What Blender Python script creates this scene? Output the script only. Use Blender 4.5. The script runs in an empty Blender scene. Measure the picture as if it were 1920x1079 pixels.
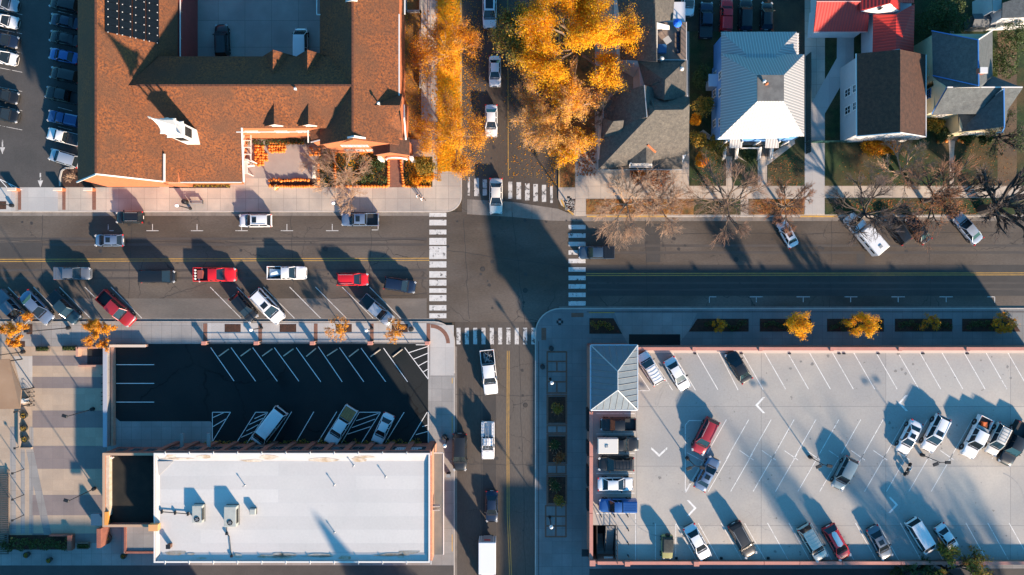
import bpy, math, random
from math import sin, cos, pi, radians, atan2, hypot
from mathutils import Vector
SC = bpy.context.scene
COL = SC.collection

# ------------------------------------------------------------------ camera
H = 102.4                 # camera height above the street in metres
S = 0.08                  # metres of ground per pixel of the 1920 px wide photograph
cam_d = bpy.data.cameras.new('camera'); cam_d.lens = 24.0; cam_d.sensor_width = 36.0
cam_d.clip_start = 1.0; cam_d.clip_end = 6000
cam = bpy.data.objects.new('camera', cam_d); COL.objects.link(cam)
cam.location = (0, 0, H); cam.rotation_euler = (0, 0, 0)
SC.camera = cam

# ------------------------------------------------------------------ light
SUN_EL = math.atan(0.33)
SX, SY = 0.57, -0.82      # direction (ground plane) towards the sun
sun_d = bpy.data.lights.new('sun', 'SUN'); sun_d.energy = 4.8; sun_d.angle = radians(1.8)
sun_d.color = (1.0, 0.77, 0.565)
sun = bpy.data.objects.new('sun', sun_d); COL.objects.link(sun)
to_sun = Vector((SX, SY, 0)).normalized() * cos(SUN_EL) + Vector((0, 0, sin(SUN_EL)))
sun.rotation_euler = to_sun.to_track_quat('Z', 'Y').to_euler(); sun.location = (60, -80, 60)
w = bpy.data.worlds.new('World'); SC.world = w; w.use_nodes = True
nt = w.node_tree; bg = nt.nodes['Background']
sky = nt.nodes.new('ShaderNodeTexSky'); sky.sky_type = 'NISHITA'; sky.sun_disc = False
sky.sun_elevation = SUN_EL; sky.sun_rotation = atan2(SX, SY); sky.air_density = 1.0; sky.dust_density = 0.4; sky.ozone_density = 3.0
mx = nt.nodes.new('ShaderNodeMix'); mx.data_type = 'RGBA'; mx.blend_type = 'MULTIPLY'; mx.inputs[0].default_value = 1.0
mx.inputs[7].default_value = (0.34, 0.86, 0.98, 1)
nt.links.new(sky.outputs[0], mx.inputs[6]); nt.links.new(mx.outputs[2], bg.inputs[0]); bg.inputs[1].default_value = 0.110
SC.view_settings.view_transform = 'Standard'; SC.view_settings.look = 'None'
SC.view_settings.gamma = 1.0; SC.view_settings.exposure = 1.40

# ------------------------------------------------------------------ coordinates
def W(px, py, z=0.0):
    """point seen at photo pixel (px,py) that stands z metres above the street"""
    k = (H - z) / H * S
    return Vector(((px - 960) * k, (539.5 - py) * k, z))
def G(px, py, z=0.0):
    """true ground position in photo pixels, at height z"""
    return Vector(((px - 960) * S, (539.5 - py) * S, z))

# ------------------------------------------------------------------ materials
MATS = {}
def _n(t, k, **kw):
    n = t.nodes.new(k)
    for a, b in kw.items(): setattr(n, a, b)
    return n
def rgb(c): return (c[0], c[1], c[2], 1)
def mat(name, c1, c2=None, scale=1.0, rough=0.85, metal=0.0, fine=0.0, fscale=12.0, bump=0.0, stretch=(1, 1, 1), rot=0.0,
        c3=None, s3=0.12, coat=0.0, joints=None, island=None, trans=0.0, wave=None, ramp=(0.35, 0.65), spec=0.5, wear=None, cracks=None, spots=None):
    if name in MATS: return MATS[name]
    m = bpy.data.materials.new(name); m.use_nodes = True; MATS[name] = m
    t = m.node_tree; L = t.links.new; b = t.nodes['Principled BSDF']
    b.inputs['Roughness'].default_value = rough; b.inputs['Metallic'].default_value = metal
    b.inputs['Specular IOR Level'].default_value = spec
    if coat: b.inputs['Coat Weight'].default_value = coat; b.inputs['Coat Roughness'].default_value = 0.05
    b.inputs['Base Color'].default_value = rgb(c1)
    if c2 is None and not fine and island is None and joints is None and wave is None: return m
    tc = _n(t, 'ShaderNodeTexCoord'); mp = _n(t, 'ShaderNodeMapping')
    mp.inputs['Scale'].default_value = stretch; mp.inputs['Rotation'].default_value = (0, 0, rot)
    L(tc.outputs['Object'], mp.inputs[0]); vec = mp.outputs[0]
    def noise(sc, det=4.0, r=0.6):
        n = _n(t, 'ShaderNodeTexNoise'); n.inputs['Scale'].default_value = sc; n.inputs['Detail'].default_value = det
        n.inputs['Roughness'].default_value = r; L(vec, n.inputs['Vector']); return n.outputs[0]
    def rmp(f, lo, hi):
        n = _n(t, 'ShaderNodeMapRange'); n.inputs[1].default_value = lo; n.inputs[2].default_value = hi
        L(f, n.inputs[0]); return n.outputs[0]
    def mix(f, a, bb, mode='MIX'):
        n = _n(t, 'ShaderNodeMix', data_type='RGBA', blend_type=mode)
        if isinstance(f, float): n.inputs[0].default_value = f
        else: L(f, n.inputs[0])
        for i, v in ((6, a), (7, bb)):
            if isinstance(v, tuple): n.inputs[i].default_value = rgb(v)
            else: L(v, n.inputs[i])
        return n.outputs[2]
    cur = tuple(c1)
    if c2 is not None: cur = mix(rmp(noise(scale), *ramp), tuple(c1), tuple(c2))
    if c3 is not None: cur = mix(rmp(noise(s3, 3.0, 0.55), 0.42, 0.68), cur, tuple(c3))
    if island is not None:
        g = _n(t, 'ShaderNodeNewGeometry'); r = _n(t, 'ShaderNodeValToRGB')
        L(g.outputs['Random Per Island'], r.inputs[0]); el = r.color_ramp.elements
        while len(el) < len(island): el.new(0.5)
        for i, c in enumerate(island): el[i].position = i / max(1, len(island) - 1); el[i].color = rgb(c)
        cur = r.outputs[0]
    if wave is not None:      # (scale, darker colour, axis)
        wv = _n(t, 'ShaderNodeTexWave', wave_type='BANDS', bands_direction=wave[2]); wv.inputs['Scale'].default_value = wave[0]
        L(tc.outputs['Object'], wv.inputs['Vector']); cur = mix(rmp(wv.outputs[1], 0.0, wave[3] if len(wave) > 3 else 0.35), tuple(wave[1]), cur)
        bp = _n(t, 'ShaderNodeBump'); bp.inputs['Strength'].default_value = 0.5; bp.inputs['Distance'].default_value = 0.05
        L(wv.outputs[1], bp.inputs['Height']); L(bp.outputs[0], b.inputs['Normal'])
    if joints is not None:    # (width, height, mortar, colour)
        br = _n(t, 'ShaderNodeTexBrick'); br.offset = joints[4] if len(joints) > 4 else 0.0
        br.inputs['Scale'].default_value = 1.0; br.inputs['Brick Width'].default_value = joints[0]; br.inputs['Row Height'].default_value = joints[1]
        br.inputs['Mortar Size'].default_value = joints[2]; br.inputs['Mortar Smooth'].default_value = 0.1
        L(tc.outputs['Object'], br.inputs['Vector']); br.inputs['Color1'].default_value = (1, 1, 1, 1); br.inputs['Color2'].default_value = (.88, .88, .885, 1); br.inputs['Mortar'].default_value = (1, 1, 1, 1)
        cur = mix(br.outputs['Fac'], mix(1.0, cur, br.outputs['Color'], 'MULTIPLY'), tuple(joints[3]))
    if cracks is not None:    # (scale, width, colour)
        nv = _n(t, 'ShaderNodeTexNoise'); nv.inputs['Scale'].default_value = 0.6; nv.inputs['Detail'].default_value = 5; L(tc.outputs['Object'], nv.inputs[0])
        ad = _n(t, 'ShaderNodeVectorMath', operation='MULTIPLY_ADD'); L(nv.outputs['Color'], ad.inputs[0]); ad.inputs[1].default_value = (2.2, 2.2, 0); L(tc.outputs['Object'], ad.inputs[2])
        vo = _n(t, 'ShaderNodeTexVoronoi', feature='DISTANCE_TO_EDGE'); vo.inputs['Scale'].default_value = cracks[0]; L(ad.outputs[0], vo.inputs['Vector'])
        msk = rmp(noise(0.09, 2.0), 0.45, 0.6)
        a = rmp(vo.outputs['Distance'], cracks[1], 0.0)
        mu = _n(t, 'ShaderNodeMath', operation='MULTIPLY'); L(a, mu.inputs[0]); L(msk, mu.inputs[1])
        cur = mix(mu.outputs[0], cur, tuple(cracks[2]))
    if spots is not None:     # drips and stains: colour, threshold, scale
        cur = mix(rmp(noise(spots[2], 3.0, 0.65), spots[1], spots[1] + 0.05), cur, tuple(spots[0]))
    if wear is not None:      # worn paint: colour showing through, threshold
        cur = mix(rmp(noise(1.3, 6.0, 0.75), wear[1], wear[1] + 0.06), cur, tuple(wear[0]))
    if fine:
        f = noise(fscale, 3.0, 0.7); fr = _n(t, 'ShaderNodeMapRange'); fr.inputs[1].default_value = 0.25; fr.inputs[2].default_value = 0.75
        fr.inputs[3].default_value = 1 - fine; fr.inputs[4].default_value = 1 + fine; L(f, fr.inputs[0])
        vm = _n(t, 'ShaderNodeVectorMath', operation='SCALE')
        if isinstance(cur, tuple): vm.inputs[0].default_value = cur
        else: L(cur, vm.inputs[0])
        L(fr.outputs[0], vm.inputs['Scale']); cur = vm.outputs[0]
    if isinstance(cur, tuple): b.inputs['Base Color'].default_value = rgb(cur)
    else: L(cur, b.inputs['Base Color'])
    if bump:
        bp = _n(t, 'ShaderNodeBump'); bp.inputs['Strength'].default_value = bump; bp.inputs['Distance'].default_value = 0.05
        L(noise(fscale, 4.0, 0.7), bp.inputs['Height']); L(bp.outputs[0], b.inputs['Normal'])
    if trans:
        tr = _n(t, 'ShaderNodeBsdfTranslucent'); ms = _n(t, 'ShaderNodeMixShader'); ms.inputs[0].default_value = trans
        if not isinstance(cur, tuple): L(cur, tr.inputs[0])
        else: tr.inputs[0].default_value = rgb(cur)
        out = t.nodes['Material Output']; L(b.outputs[0], ms.inputs[1]); L(tr.outputs[0], ms.inputs[2]); L(ms.outputs[0], out.inputs[0])
    return m

ASPH = mat('asphalt', (0.083, 0.064, 0.048), (0.051, 0.040, 0.033), scale=0.22, c3=(0.125, 0.104, 0.088), s3=0.09, fine=0.22, fscale=5, rough=0.9, stretch=(0.5, 1.2, 1), cracks=(0.10, 0.007, (0.030, 0.028, 0.028)), spots=((0.035, 0.032, 0.03), 0.70, 0.55))
ASPHN = mat('asphalt_side_street', (0.081, 0.062, 0.048), (0.050, 0.039, 0.032), scale=0.25, c3=(0.100, 0.088, 0.078), s3=0.06, fine=0.22, fscale=5, rough=0.9, stretch=(1.3, 0.3, 1), cracks=(0.12, 0.007, (0.030, 0.028, 0.028)), spots=((0.035, 0.032, 0.03), 0.70, 0.55))
ASPHD = mat('new_asphalt', (0.0085, 0.0135, 0.0155), (0.014, 0.018, 0.020), scale=0.2, c3=(0.026, 0.025, 0.024), s3=0.07, fine=0.2, fscale=6, rough=0.85, spec=0.25, cracks=(0.09, 0.014, (0.004, 0.004, 0.005)), spots=((0.035, 0.032, 0.028), 0.72, 0.4))
ASPHL = mat('lot_asphalt', (0.075, 0.07, 0.068), (0.055, 0.053, 0.052), scale=0.2, fine=0.15, fscale=5, rough=0.9)
ASPHB = mat('pale_asphalt', (0.17, 0.145, 0.125), (0.13, 0.112, 0.10), scale=0.4, c3=(0.10, 0.09, 0.08), s3=0.12, fine=0.15, fscale=5, rough=0.9, stretch=(0.4, 1.4, 1))
CONC = mat('concrete', (0.575, 0.480, 0.392), (0.496, 0.419, 0.346), scale=0.35, c3=(0.33, 0.295, 0.265), s3=0.15, fine=0.07, fscale=6, rough=0.9, joints=(1.9, 1.9, 0.022, (0.22, 0.19, 0.17)))
CONCW = mat('pale_concrete', (0.493, 0.466, 0.440), (0.431, 0.414, 0.396), scale=0.4, c3=(0.42, 0.41, 0.40), s3=0.15, fine=0.06, fscale=6, rough=0.9, joints=(2.5, 4.5, 0.02, (0.33, 0.31, 0.3)))
CONCG = mat('grey_concrete', (0.33, 0.315, 0.30), (0.275, 0.265, 0.255), scale=0.35, c3=(0.23, 0.22, 0.21), s3=0.15, fine=0.07, fscale=6, rough=0.9, joints=(1.5, 1.9, 0.02, (0.16, 0.15, 0.15)))
GUTT = mat('gutter_concrete', (0.243, 0.211, 0.184), (0.180, 0.158, 0.140), scale=0.8, fine=0.12, fscale=6, rough=0.9, joints=(3.0, 99, 0.025, (0.10, 0.09, 0.08)))
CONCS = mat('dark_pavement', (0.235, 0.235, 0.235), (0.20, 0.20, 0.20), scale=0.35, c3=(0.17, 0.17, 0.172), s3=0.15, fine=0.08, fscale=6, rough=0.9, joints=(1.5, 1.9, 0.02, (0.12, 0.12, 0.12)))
KERB = mat('kerb_concrete', (0.50, 0.45, 0.40), (0.42, 0.38, 0.34), scale=1.0, rough=0.85)
KERBY = mat('yellow_kerb_paint', (0.60, 0.34, 0.06), (0.45, 0.27, 0.08), scale=1.5, rough=0.8)
DECKM = mat('deck_concrete', (0.503, 0.454, 0.392), (0.411, 0.378, 0.339), scale=0.14, c3=(0.33, 0.325, 0.315), s3=0.05, fine=0.08, fscale=4, rough=0.9, joints=(18, 8.6, 0.035, (0.22, 0.215, 0.21)), cracks=(0.25, 0.004, (0.25, 0.24, 0.23)), spots=((0.20, 0.19, 0.175), 0.68, 0.8))  # broad dark noise: stains plus soft shadow variation put into the colour; spots are drips
PAINT = mat('white_paint', (0.612, 0.595, 0.570), (0.510, 0.493, 0.476), scale=2, rough=0.8, wear=((0.10, 0.095, 0.09), 0.56))
PAINTL = mat('lot_paint', (0.86, 0.85, 0.83), (0.75, 0.74, 0.73), scale=2, rough=0.8, wear=((0.10, 0.10, 0.10), 0.66))
PAINTW = mat('worn_white_paint', (0.60, 0.58, 0.55), (0.46, 0.44, 0.42), scale=2, rough=0.8, wear=((0.085, 0.08, 0.075), 0.52))
PAINTD = mat('deck_paint', (0.78, 0.77, 0.74), (0.62, 0.61, 0.59), scale=2, rough=0.8, wear=((0.40, 0.39, 0.36), 0.56))
PAINTY = mat('yellow_paint', (0.52, 0.30, 0.06), (0.36, 0.22, 0.06), scale=1.5, rough=0.8, wear=((0.12, 0.09, 0.06), 0.62))
BRICKP = mat('brick_paving', (0.25, 0.115, 0.075), (0.19, 0.09, 0.065), scale=3, rough=0.9, joints=(0.4, 0.2, 0.01, (0.13, 0.08, 0.06), 0.5))
MULCH = mat('mulch', (0.075, 0.032, 0.02), (0.035, 0.02, 0.014), scale=2.5, fine=0.5, fscale=9, rough=1.0, bump=0.4)
GRASS = mat('lawn', (0.028, 0.052, 0.015), (0.016, 0.032, 0.011), scale=1.2, c3=(0.085, 0.058, 0.026), s3=0.22, fine=0.55, fscale=9, rough=1.0, bump=0.6)
GRASSL = mat('leafy_lawn', (0.24, 0.105, 0.035), (0.07, 0.06, 0.025), scale=0.9, c3=(0.36, 0.17, 0.04), s3=0.35, fine=0.5, fscale=9, rough=1.0, bump=0.5)
GRASSY = mat('yellow_leaf_litter', (0.62, 0.30, 0.03), (0.36, 0.16, 0.03), scale=1.2, c3=(0.62, 0.36, 0.05), s3=0.3, fine=0.5, fscale=9, rough=1.0, bump=0.5)
DIRTB = mat('brown_ground', (0.13, 0.085, 0.055), (0.075, 0.055, 0.038), scale=0.7, c3=(0.16, 0.10, 0.05), s3=0.3, fine=0.4, fscale=8, rough=1.0, bump=0.4)
DIRT = mat('earth', (0.06, 0.045, 0.032), (0.035, 0.03, 0.022), scale=0.7, c3=(0.09, 0.06, 0.035), s3=0.2, fine=0.4, fscale=8, rough=1.0, bump=0.4)
SHING = mat('orange_shingle', (0.260, 0.081, 0.023), (0.075, 0.032, 0.019), scale=3.6, c3=(0.115, 0.048, 0.024), s3=0.22, fine=0.5, fscale=8, rough=0.95, bump=0.3, ramp=(0.36, 0.64))
SHGREY = mat('grey_shingle', (0.123, 0.107, 0.089), (0.065, 0.059, 0.053), scale=2.4, fine=0.35, fscale=6, rough=0.95, bump=0.3, ramp=(0.3, 0.7))
SHBRN = mat('brown_shingle', (0.094, 0.044, 0.028), (0.053, 0.028, 0.020), scale=2.2, fine=0.3, fscale=7, rough=0.95, bump=0.3)
SHPALE = mat('pale_shingle', (0.098, 0.108, 0.112), (0.068, 0.076, 0.080), scale=1.8, fine=0.25, fscale=7, rough=0.95, bump=0.2)
WMETAL = mat('white_metal_roof', (0.307, 0.300, 0.295), rough=0.5, wave=(0.8, (0.52, 0.50, 0.49), 'X', 0.22))
WMETALY = mat('white_metal_roof_side', (0.307, 0.300, 0.295), rough=0.5, wave=(0.8, (0.52, 0.50, 0.49), 'Y', 0.22))
RMETAL = mat('red_metal_roof', (0.50, 0.028, 0.018), rough=0.5, wave=(0.75, (0.30, 0.02, 0.02), 'X', 0.22))
RMETALY = mat('red_metal_roof_side', (0.56, 0.035, 0.022), rough=0.5, wave=(0.75, (0.38, 0.03, 0.025), 'Y', 0.22))
SMETAL = mat('seamed_metal_roof', (0.150, 0.182, 0.215), (0.125, 0.155, 0.185), scale=0.8, rough=0.6, fine=0.08, spec=0.2)
SEAM = mat('roof_seam', (0.20, 0.20, 0.20), rough=0.6)
BRICK = mat('orange_brick', (0.50, 0.15, 0.055), (0.38, 0.12, 0.05), scale=2, fine=0.2, fscale=9, rough=0.9)
BRICKR = mat('red_brick', (0.30, 0.11, 0.075), (0.22, 0.085, 0.065), scale=1.5, fine=0.25, fscale=9, rough=0.9)
PINKC = mat('pink_coping', (0.527, 0.230, 0.178), (0.459, 0.204, 0.162), scale=0.8, fine=0.08, fscale=7, rough=0.85)
REDSID = mat('red_siding', (0.34, 0.055, 0.05), (0.27, 0.05, 0.045), scale=0.7, rough=0.8)
WTRIM = mat('white_trim', (0.680, 0.646, 0.612), rough=0.6)
CREAM = mat('cream_siding', (0.66, 0.56, 0.36), (0.58, 0.49, 0.32), scale=0.6, rough=0.8)
WHSID = mat('white_siding', (0.62, 0.62, 0.64), (0.55, 0.55, 0.58), scale=0.6, rough=0.8)
BLSID = mat('blue_siding', (0.12, 0.30, 0.62), (0.10, 0.26, 0.55), scale=0.6, rough=0.8)
BLTRIM = mat('blue_trim', (0.05, 0.20, 0.50), rough=0.6)
MEMB = mat('white_membrane', (0.602, 0.575, 0.545), (0.533, 0.519, 0.497), scale=0.10, c3=(0.60, 0.565, 0.545), s3=0.07, fine=0.05, fscale=3, rough=0.8, spots=((0.42, 0.39, 0.35), 0.72, 0.5), joints=(22, 1.9, 0.025, (0.52, 0.51, 0.50), 0.5))
STAIN = mat('membrane_stain', (0.36, 0.27, 0.18), (0.55, 0.50, 0.44), scale=1.2, rough=0.95)
BLKRF = mat('black_gravel_roof', (0.008, 0.009, 0.008), (0.018, 0.016, 0.012), scale=0.8, fine=0.3, fscale=8, rough=0.95)
TAN = mat('tan_paving', (0.448, 0.342, 0.252), (0.381, 0.297, 0.224), scale=0.3, fine=0.08, fscale=6, rough=0.9, joints=(1.6, 1.6, 0.015, (0.36, 0.27, 0.19)))
PURP = mat('purple_paving', (0.225, 0.185, 0.175), (0.19, 0.16, 0.155), scale=0.3, fine=0.08, fscale=6, rough=0.9, joints=(1.6, 1.6, 0.015, (0.16, 0.13, 0.14)))
METD = mat('dark_metal', (0.025, 0.027, 0.03), rough=0.5, metal=0.4)
METG = mat('grey_metal', (0.36, 0.37, 0.38), (0.30, 0.31, 0.32), scale=2, rough=0.45, metal=0.3)
ACM = mat('unit_grey_paint', (0.42, 0.43, 0.39), (0.36, 0.37, 0.34), scale=1.5, rough=0.6)
GLASS = mat('dark_glass', (0.012, 0.018, 0.024), rough=0.06, spec=0.6)
GLASSW = mat('pale_glass', (0.10, 0.13, 0.16), rough=0.10, spec=0.7)
RUB = mat('rubber', (0.018, 0.018, 0.019), rough=0.9)
RIMM = mat('rim_metal', (0.45, 0.45, 0.47), rough=0.35, metal=0.8)
PLAS = mat('black_plastic', (0.022, 0.023, 0.025), rough=0.6)
HEADL = mat('headlight_lens', (0.420, 0.432, 0.444), rough=0.15)
TAILL = mat('taillight_lens', (0.50, 0.02, 0.02), rough=0.2)
WOODT = mat('tan_wood', (0.42, 0.22, 0.08), (0.33, 0.17, 0.065), scale=2, rough=0.8, joints=(1.1, 0.30, 0.012, (0.15, 0.08, 0.03)))
WOODG = mat('weathered_wood', (0.20, 0.155, 0.12), (0.15, 0.12, 0.10), scale=2, rough=0.9, joints=(9, 0.14, 0.012, (0.08, 0.06, 0.05)))
SOLAR = mat('solar_cell', (0.006, 0.009, 0.013), rough=0.35, spec=0.15, joints=(0.5, 0.5, 0.006, (0.012, 0.018, 0.025)))
BARK = mat('bark', (0.20, 0.145, 0.105), (0.13, 0.095, 0.07), scale=6, rough=0.95)
BARKP = mat('pale_bark', (0.440, 0.297, 0.198), (0.330, 0.220, 0.143), scale=6, rough=0.95)
BARKD = mat('dark_bark', (0.075, 0.06, 0.052), (0.045, 0.038, 0.034), scale=6, rough=0.95)
TWIGP = mat('pink_twig', (0.36, 0.185, 0.11), (0.27, 0.14, 0.085), scale=4, rough=0.95)
LYEL = mat('golden_leaf', (1, 1, 1), island=[(0.84, 0.25, 0.01), (0.92, 0.41, 0.015), (0.94, 0.52, 0.02), (0.84, 0.48, 0.03), (0.58, 0.36, 0.03)], trans=0.42, rough=0.8, spec=0.1)
LORA = mat('orange_leaf', (1, 1, 1), island=[(0.66, 0.21, 0.02), (0.82, 0.34, 0.02), (0.88, 0.46, 0.03), (0.52, 0.26, 0.05)], trans=0.42, rough=0.8, spec=0.1)
LPIN = mat('peach_leaf', (1, 1, 1), island=[(0.74, 0.36, 0.10), (0.86, 0.46, 0.08), (0.66, 0.36, 0.16), (0.90, 0.55, 0.07)], trans=0.42, rough=0.8, spec=0.1)
LGRN = mat('green_leaf', (1, 1, 1), island=[(0.03, 0.055, 0.015), (0.05, 0.09, 0.02), (0.09, 0.12, 0.03), (0.02, 0.035, 0.012)], trans=0.25, rough=0.7)
LMIX = mat('turning_leaf', (1, 1, 1), island=[(0.08, 0.11, 0.02), (0.30, 0.24, 0.03), (0.55, 0.28, 0.03), (0.05, 0.07, 0.02)], trans=0.3, rough=0.7)
LRED = mat('rust_leaf', (1, 1, 1), island=[(0.30, 0.09, 0.03), (0.42, 0.15, 0.04), (0.20, 0.07, 0.03), (0.45, 0.22, 0.05)], trans=0.3, rough=0.8)
PUMP = mat('pumpkin_orange', (0.78, 0.22, 0.02), (0.65, 0.17, 0.02), scale=2, rough=0.5)
STEM = mat('stem_green', (0.09, 0.10, 0.04), rough=0.8)
SKIN = mat('skin', (0.50, 0.30, 0.22), rough=0.6)
def paint(name, c, metal=0.25, rough=0.32):
    return mat('car_paint_' + name, c, rough=rough, metal=metal, coat=0.6)
CP = dict(white=paint('white', (0.74, 0.74, 0.75), 0.0), offwhite=paint('off_white', (0.66, 0.62, 0.56), 0.0), silver=paint('silver', (0.42, 0.45, 0.50), 0.35), grey=paint('grey', (0.16, 0.18, 0.21), 0.4),
    greyblue=paint('grey_blue', (0.16, 0.22, 0.32), 0.35), blue=paint('blue', (0.03, 0.11, 0.32), 0.3), navy=paint('navy', (0.012, 0.022, 0.05), 0.2), black=paint('black', (0.008, 0.009, 0.011), 0.0, 0.4),
    red=paint('red', (0.62, 0.012, 0.018), 0.0), maroon=paint('maroon', (0.34, 0.022, 0.03), 0.1), teal=paint('dark_teal', (0.02, 0.05, 0.07), 0.2), palegreen=paint('pale_green_grey', (0.24, 0.29, 0.30), 0.3),
    slate=paint('slate', (0.05, 0.085, 0.13), 0.3), olive=paint('olive', (0.32, 0.30, 0.10), 0.0, 0.6), tan=paint('pale_gold', (0.60, 0.54, 0.46), 0.15), dkblue=paint('deep_blue', (0.02, 0.07, 0.20), 0.3))

# ------------------------------------------------------------------ mesh builder
class M:
    def __init__(s): s.v = []; s.f = []
    def add(s, vs, fs):
        o = len(s.v); s.v.extend([tuple(p) for p in vs]); s.f.extend([tuple(i + o for i in f) for f in fs]); return s
    def box(s, c, d, rz=0.0, taper=1.0):
        x, y, z = d[0] / 2, d[1] / 2, d[2] / 2; cr, sr = cos(rz), sin(rz); vs = []
        for zz in (-z, z):
            t = taper if zz > 0 else 1.0
            for xx, yy in ((-x, -y), (x, -y), (x, y), (-x, y)):
                xx *= t; yy *= t; vs.append((c[0] + xx * cr - yy * sr, c[1] + xx * sr + yy * cr, c[2] + zz))
        return s.add(vs, [(3, 2, 1, 0), (4, 5, 6, 7), (0, 1, 5, 4), (1, 2, 6, 5), (2, 3, 7, 6), (3, 0, 4, 7)])
    def bbox(s, c, d, rz=0.0, b=0.04):        # box with bevelled top edge
        x, y = d[0] / 2, d[1] / 2; cr, sr = cos(rz), sin(rz); vs = []; z0 = c[2] - d[2] / 2; z1 = c[2] + d[2] / 2
        for zz, i in ((z0, 0), (z1 - b, 0), (z1, b)):
            for xx, yy in ((-x + i, -y + i), (x - i, -y + i), (x - i, y - i), (-x + i, y - i)):
                vs.append((c[0] + xx * cr - yy * sr, c[1] + xx * sr + yy * cr, zz))
        fs = [(3, 2, 1, 0), (8, 9, 10, 11)]
        for a in (0, 4):
            for i in range(4): j = (i + 1) % 4; fs.append((a + i, a + j, a + 4 + j, a + 4 + i))
        return s.add(vs, fs)
    def prism(s, poly, z0, z1):
        a = sum(poly[i][0] * poly[(i + 1) % len(poly)][1] - poly[(i + 1) % len(poly)][0] * poly[i][1] for i in range(len(poly)))
        if a < 0: poly = poly[::-1]
        n = len(poly); vs = [(p[0], p[1], z0) for p in poly] + [(p[0], p[1], z1) for p in poly]
        return s.add(vs, [tuple(range(n - 1, -1, -1)), tuple(range(n, 2 * n))] + [(i, (i + 1) % n, n + (i + 1) % n, n + i) for i in range(n)])
    def tube(s, p0, p1, r0, r1=None, n=8, caps=True):
        r1 = r0 if r1 is None else r1; p0 = Vector(p0); p1 = Vector(p1); d = (p1 - p0)
        if d.length < 1e-6: return s
        d.normalize(); u = d.orthogonal().normalized(); v = d.cross(u); vs = []
        for p, r in ((p0, r0), (p1, r1)):
            for i in range(n): a = 2 * pi * i / n; vs.append(p + (u * cos(a) + v * sin(a)) * r)
        fs = [(i, (i + 1) % n, n + (i + 1) % n, n + i) for i in range(n)]
        if caps: fs += [tuple(range(n - 1, -1, -1)), tuple(range(n, 2 * n))]
        return s.add(vs, fs)
    def path(s, pts, r, n=6):
        for a, b in zip(pts[:-1], pts[1:]): s.tube(a, b, r, r, n)
        return s
    def lathe(s, c, prof, n=12, ax='z'):
        vs = []; c = Vector(c)
        for r, z in prof:
            for i in range(n):
                a = 2 * pi * i / n
                p = (r * cos(a), r * sin(a), z) if ax == 'z' else (r * cos(a), z, r * sin(a))
                vs.append(c + Vector(p))
        fs = []
        for k in range(len(prof) - 1):
            for i in range(n): j = (i + 1) % n; fs.append((k * n + i, k * n + j, (k + 1) * n + j, (k + 1) * n + i))
        fs += [tuple(range(n - 1, -1, -1)), tuple(range((len(prof) - 1) * n, len(prof) * n))]
        return s.add(vs, fs)
    def pane(s, pts, th=0.03, out=0.0):       # thin slab from a polygon
        P = [Vector(p) for p in pts]; nrm = (P[1] - P[0]).cross(P[2] - P[0])
        if nrm.length < 1e-9: return s
        nrm.normalize(); n = len(P); vs = [p + nrm * out for p in P] + [p - nrm * (th - out) for p in P]
        return s.add(vs, [tuple(range(n)), tuple(range(2 * n - 1, n - 1, -1))] + [(i, n + i, n + (i + 1) % n, (i + 1) % n) for i in range(n)])
    def loft(s, rings, closed=True):
        n = len(rings[0]); vs = [p for r in rings for p in r]; fs = []
        for k in range(len(rings) - 1):
            for i in range(n if closed else n - 1): j = (i + 1) % n; fs.append((k * n + i, k * n + j, (k + 1) * n + j, (k + 1) * n + i))
        fs += [tuple(range(n - 1, -1, -1)), tuple(range((len(rings) - 1) * n, len(rings) * n))]
        return s.add(vs, fs)
    def mesh(s, name, m, smooth=False):
        me = bpy.data.meshes.new(name); me.from_pydata(s.v, [], s.f); me.materials.append(m)
        if smooth:
            me.polygons.foreach_set('use_smooth', [True] * len(me.polygons))
            me.set_sharp_from_angle(angle=radians(38))
        return me
    def parts(s, name, m, parent=None):      # every connected piece becomes an object of its own
        par = list(range(len(s.v)))
        def fd(i):
            while par[i] != i: par[i] = par[par[i]]; i = par[i]
            return i
        for f in s.f:
            for i in f[1:]: par[fd(i)] = fd(f[0])
        g = {}
        for f in s.f: g.setdefault(fd(f[0]), []).append(f)
        for fs in g.values():
            ids = sorted({i for f in fs for i in f}); mp = {a: k for k, a in enumerate(ids)}; q = M(); q.v = [s.v[i] for i in ids]; q.f = [tuple(mp[i] for i in f) for f in fs]; q.build(name, m, parent)
    def build(s, name, m, parent=None, smooth=False):
        return put(name, s.mesh(name, m, smooth), parent)
def fixn(me):
    import bmesh
    bm = bmesh.new(); bm.from_mesh(me); bmesh.ops.recalc_face_normals(bm, faces=bm.faces); bm.to_mesh(me); bm.free(); return me
def put(name, me, parent=None):
    o = bpy.data.objects.new(name, me); COL.objects.link(o); o.parent = parent; return o
def thing(name, label, cat, loc=(0, 0, 0), rz=0.0, group=None):
    o = bpy.data.objects.new(name, None); COL.objects.link(o); o.location = loc; o.rotation_euler = (0, 0, rz)
    o.empty_display_size = 0.5; o['label'] = label; o['category'] = cat
    if group: o['group'] = group
    return o
def tag(o, label, cat, group=None):
    o['label'] = label; o['category'] = cat
    if group: o['group'] = group
    return o
def copy_tree(o, parent=None):
    kids = list(o.children); c = o.copy(); COL.objects.link(c); c.parent = parent
    for ch in kids: copy_tree(ch, c)
    return c
def structure(name, m, material):
    o = m.build(name, material); fixn(o.data); o['kind'] = 'structure'; return o
def slab(name, poly, z0, z1, material, img=False):
    P = [(W(p[0], p[1], z1) if img else G(p[0], p[1])) for p in poly]
    return structure(name, M().prism([(p.x, p.y) for p in P], z0, z1), material)
def rect(x0, y0, x1, y1): return [(x0, y0), (x1, y0), (x1, y1), (x0, y1)]
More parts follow.
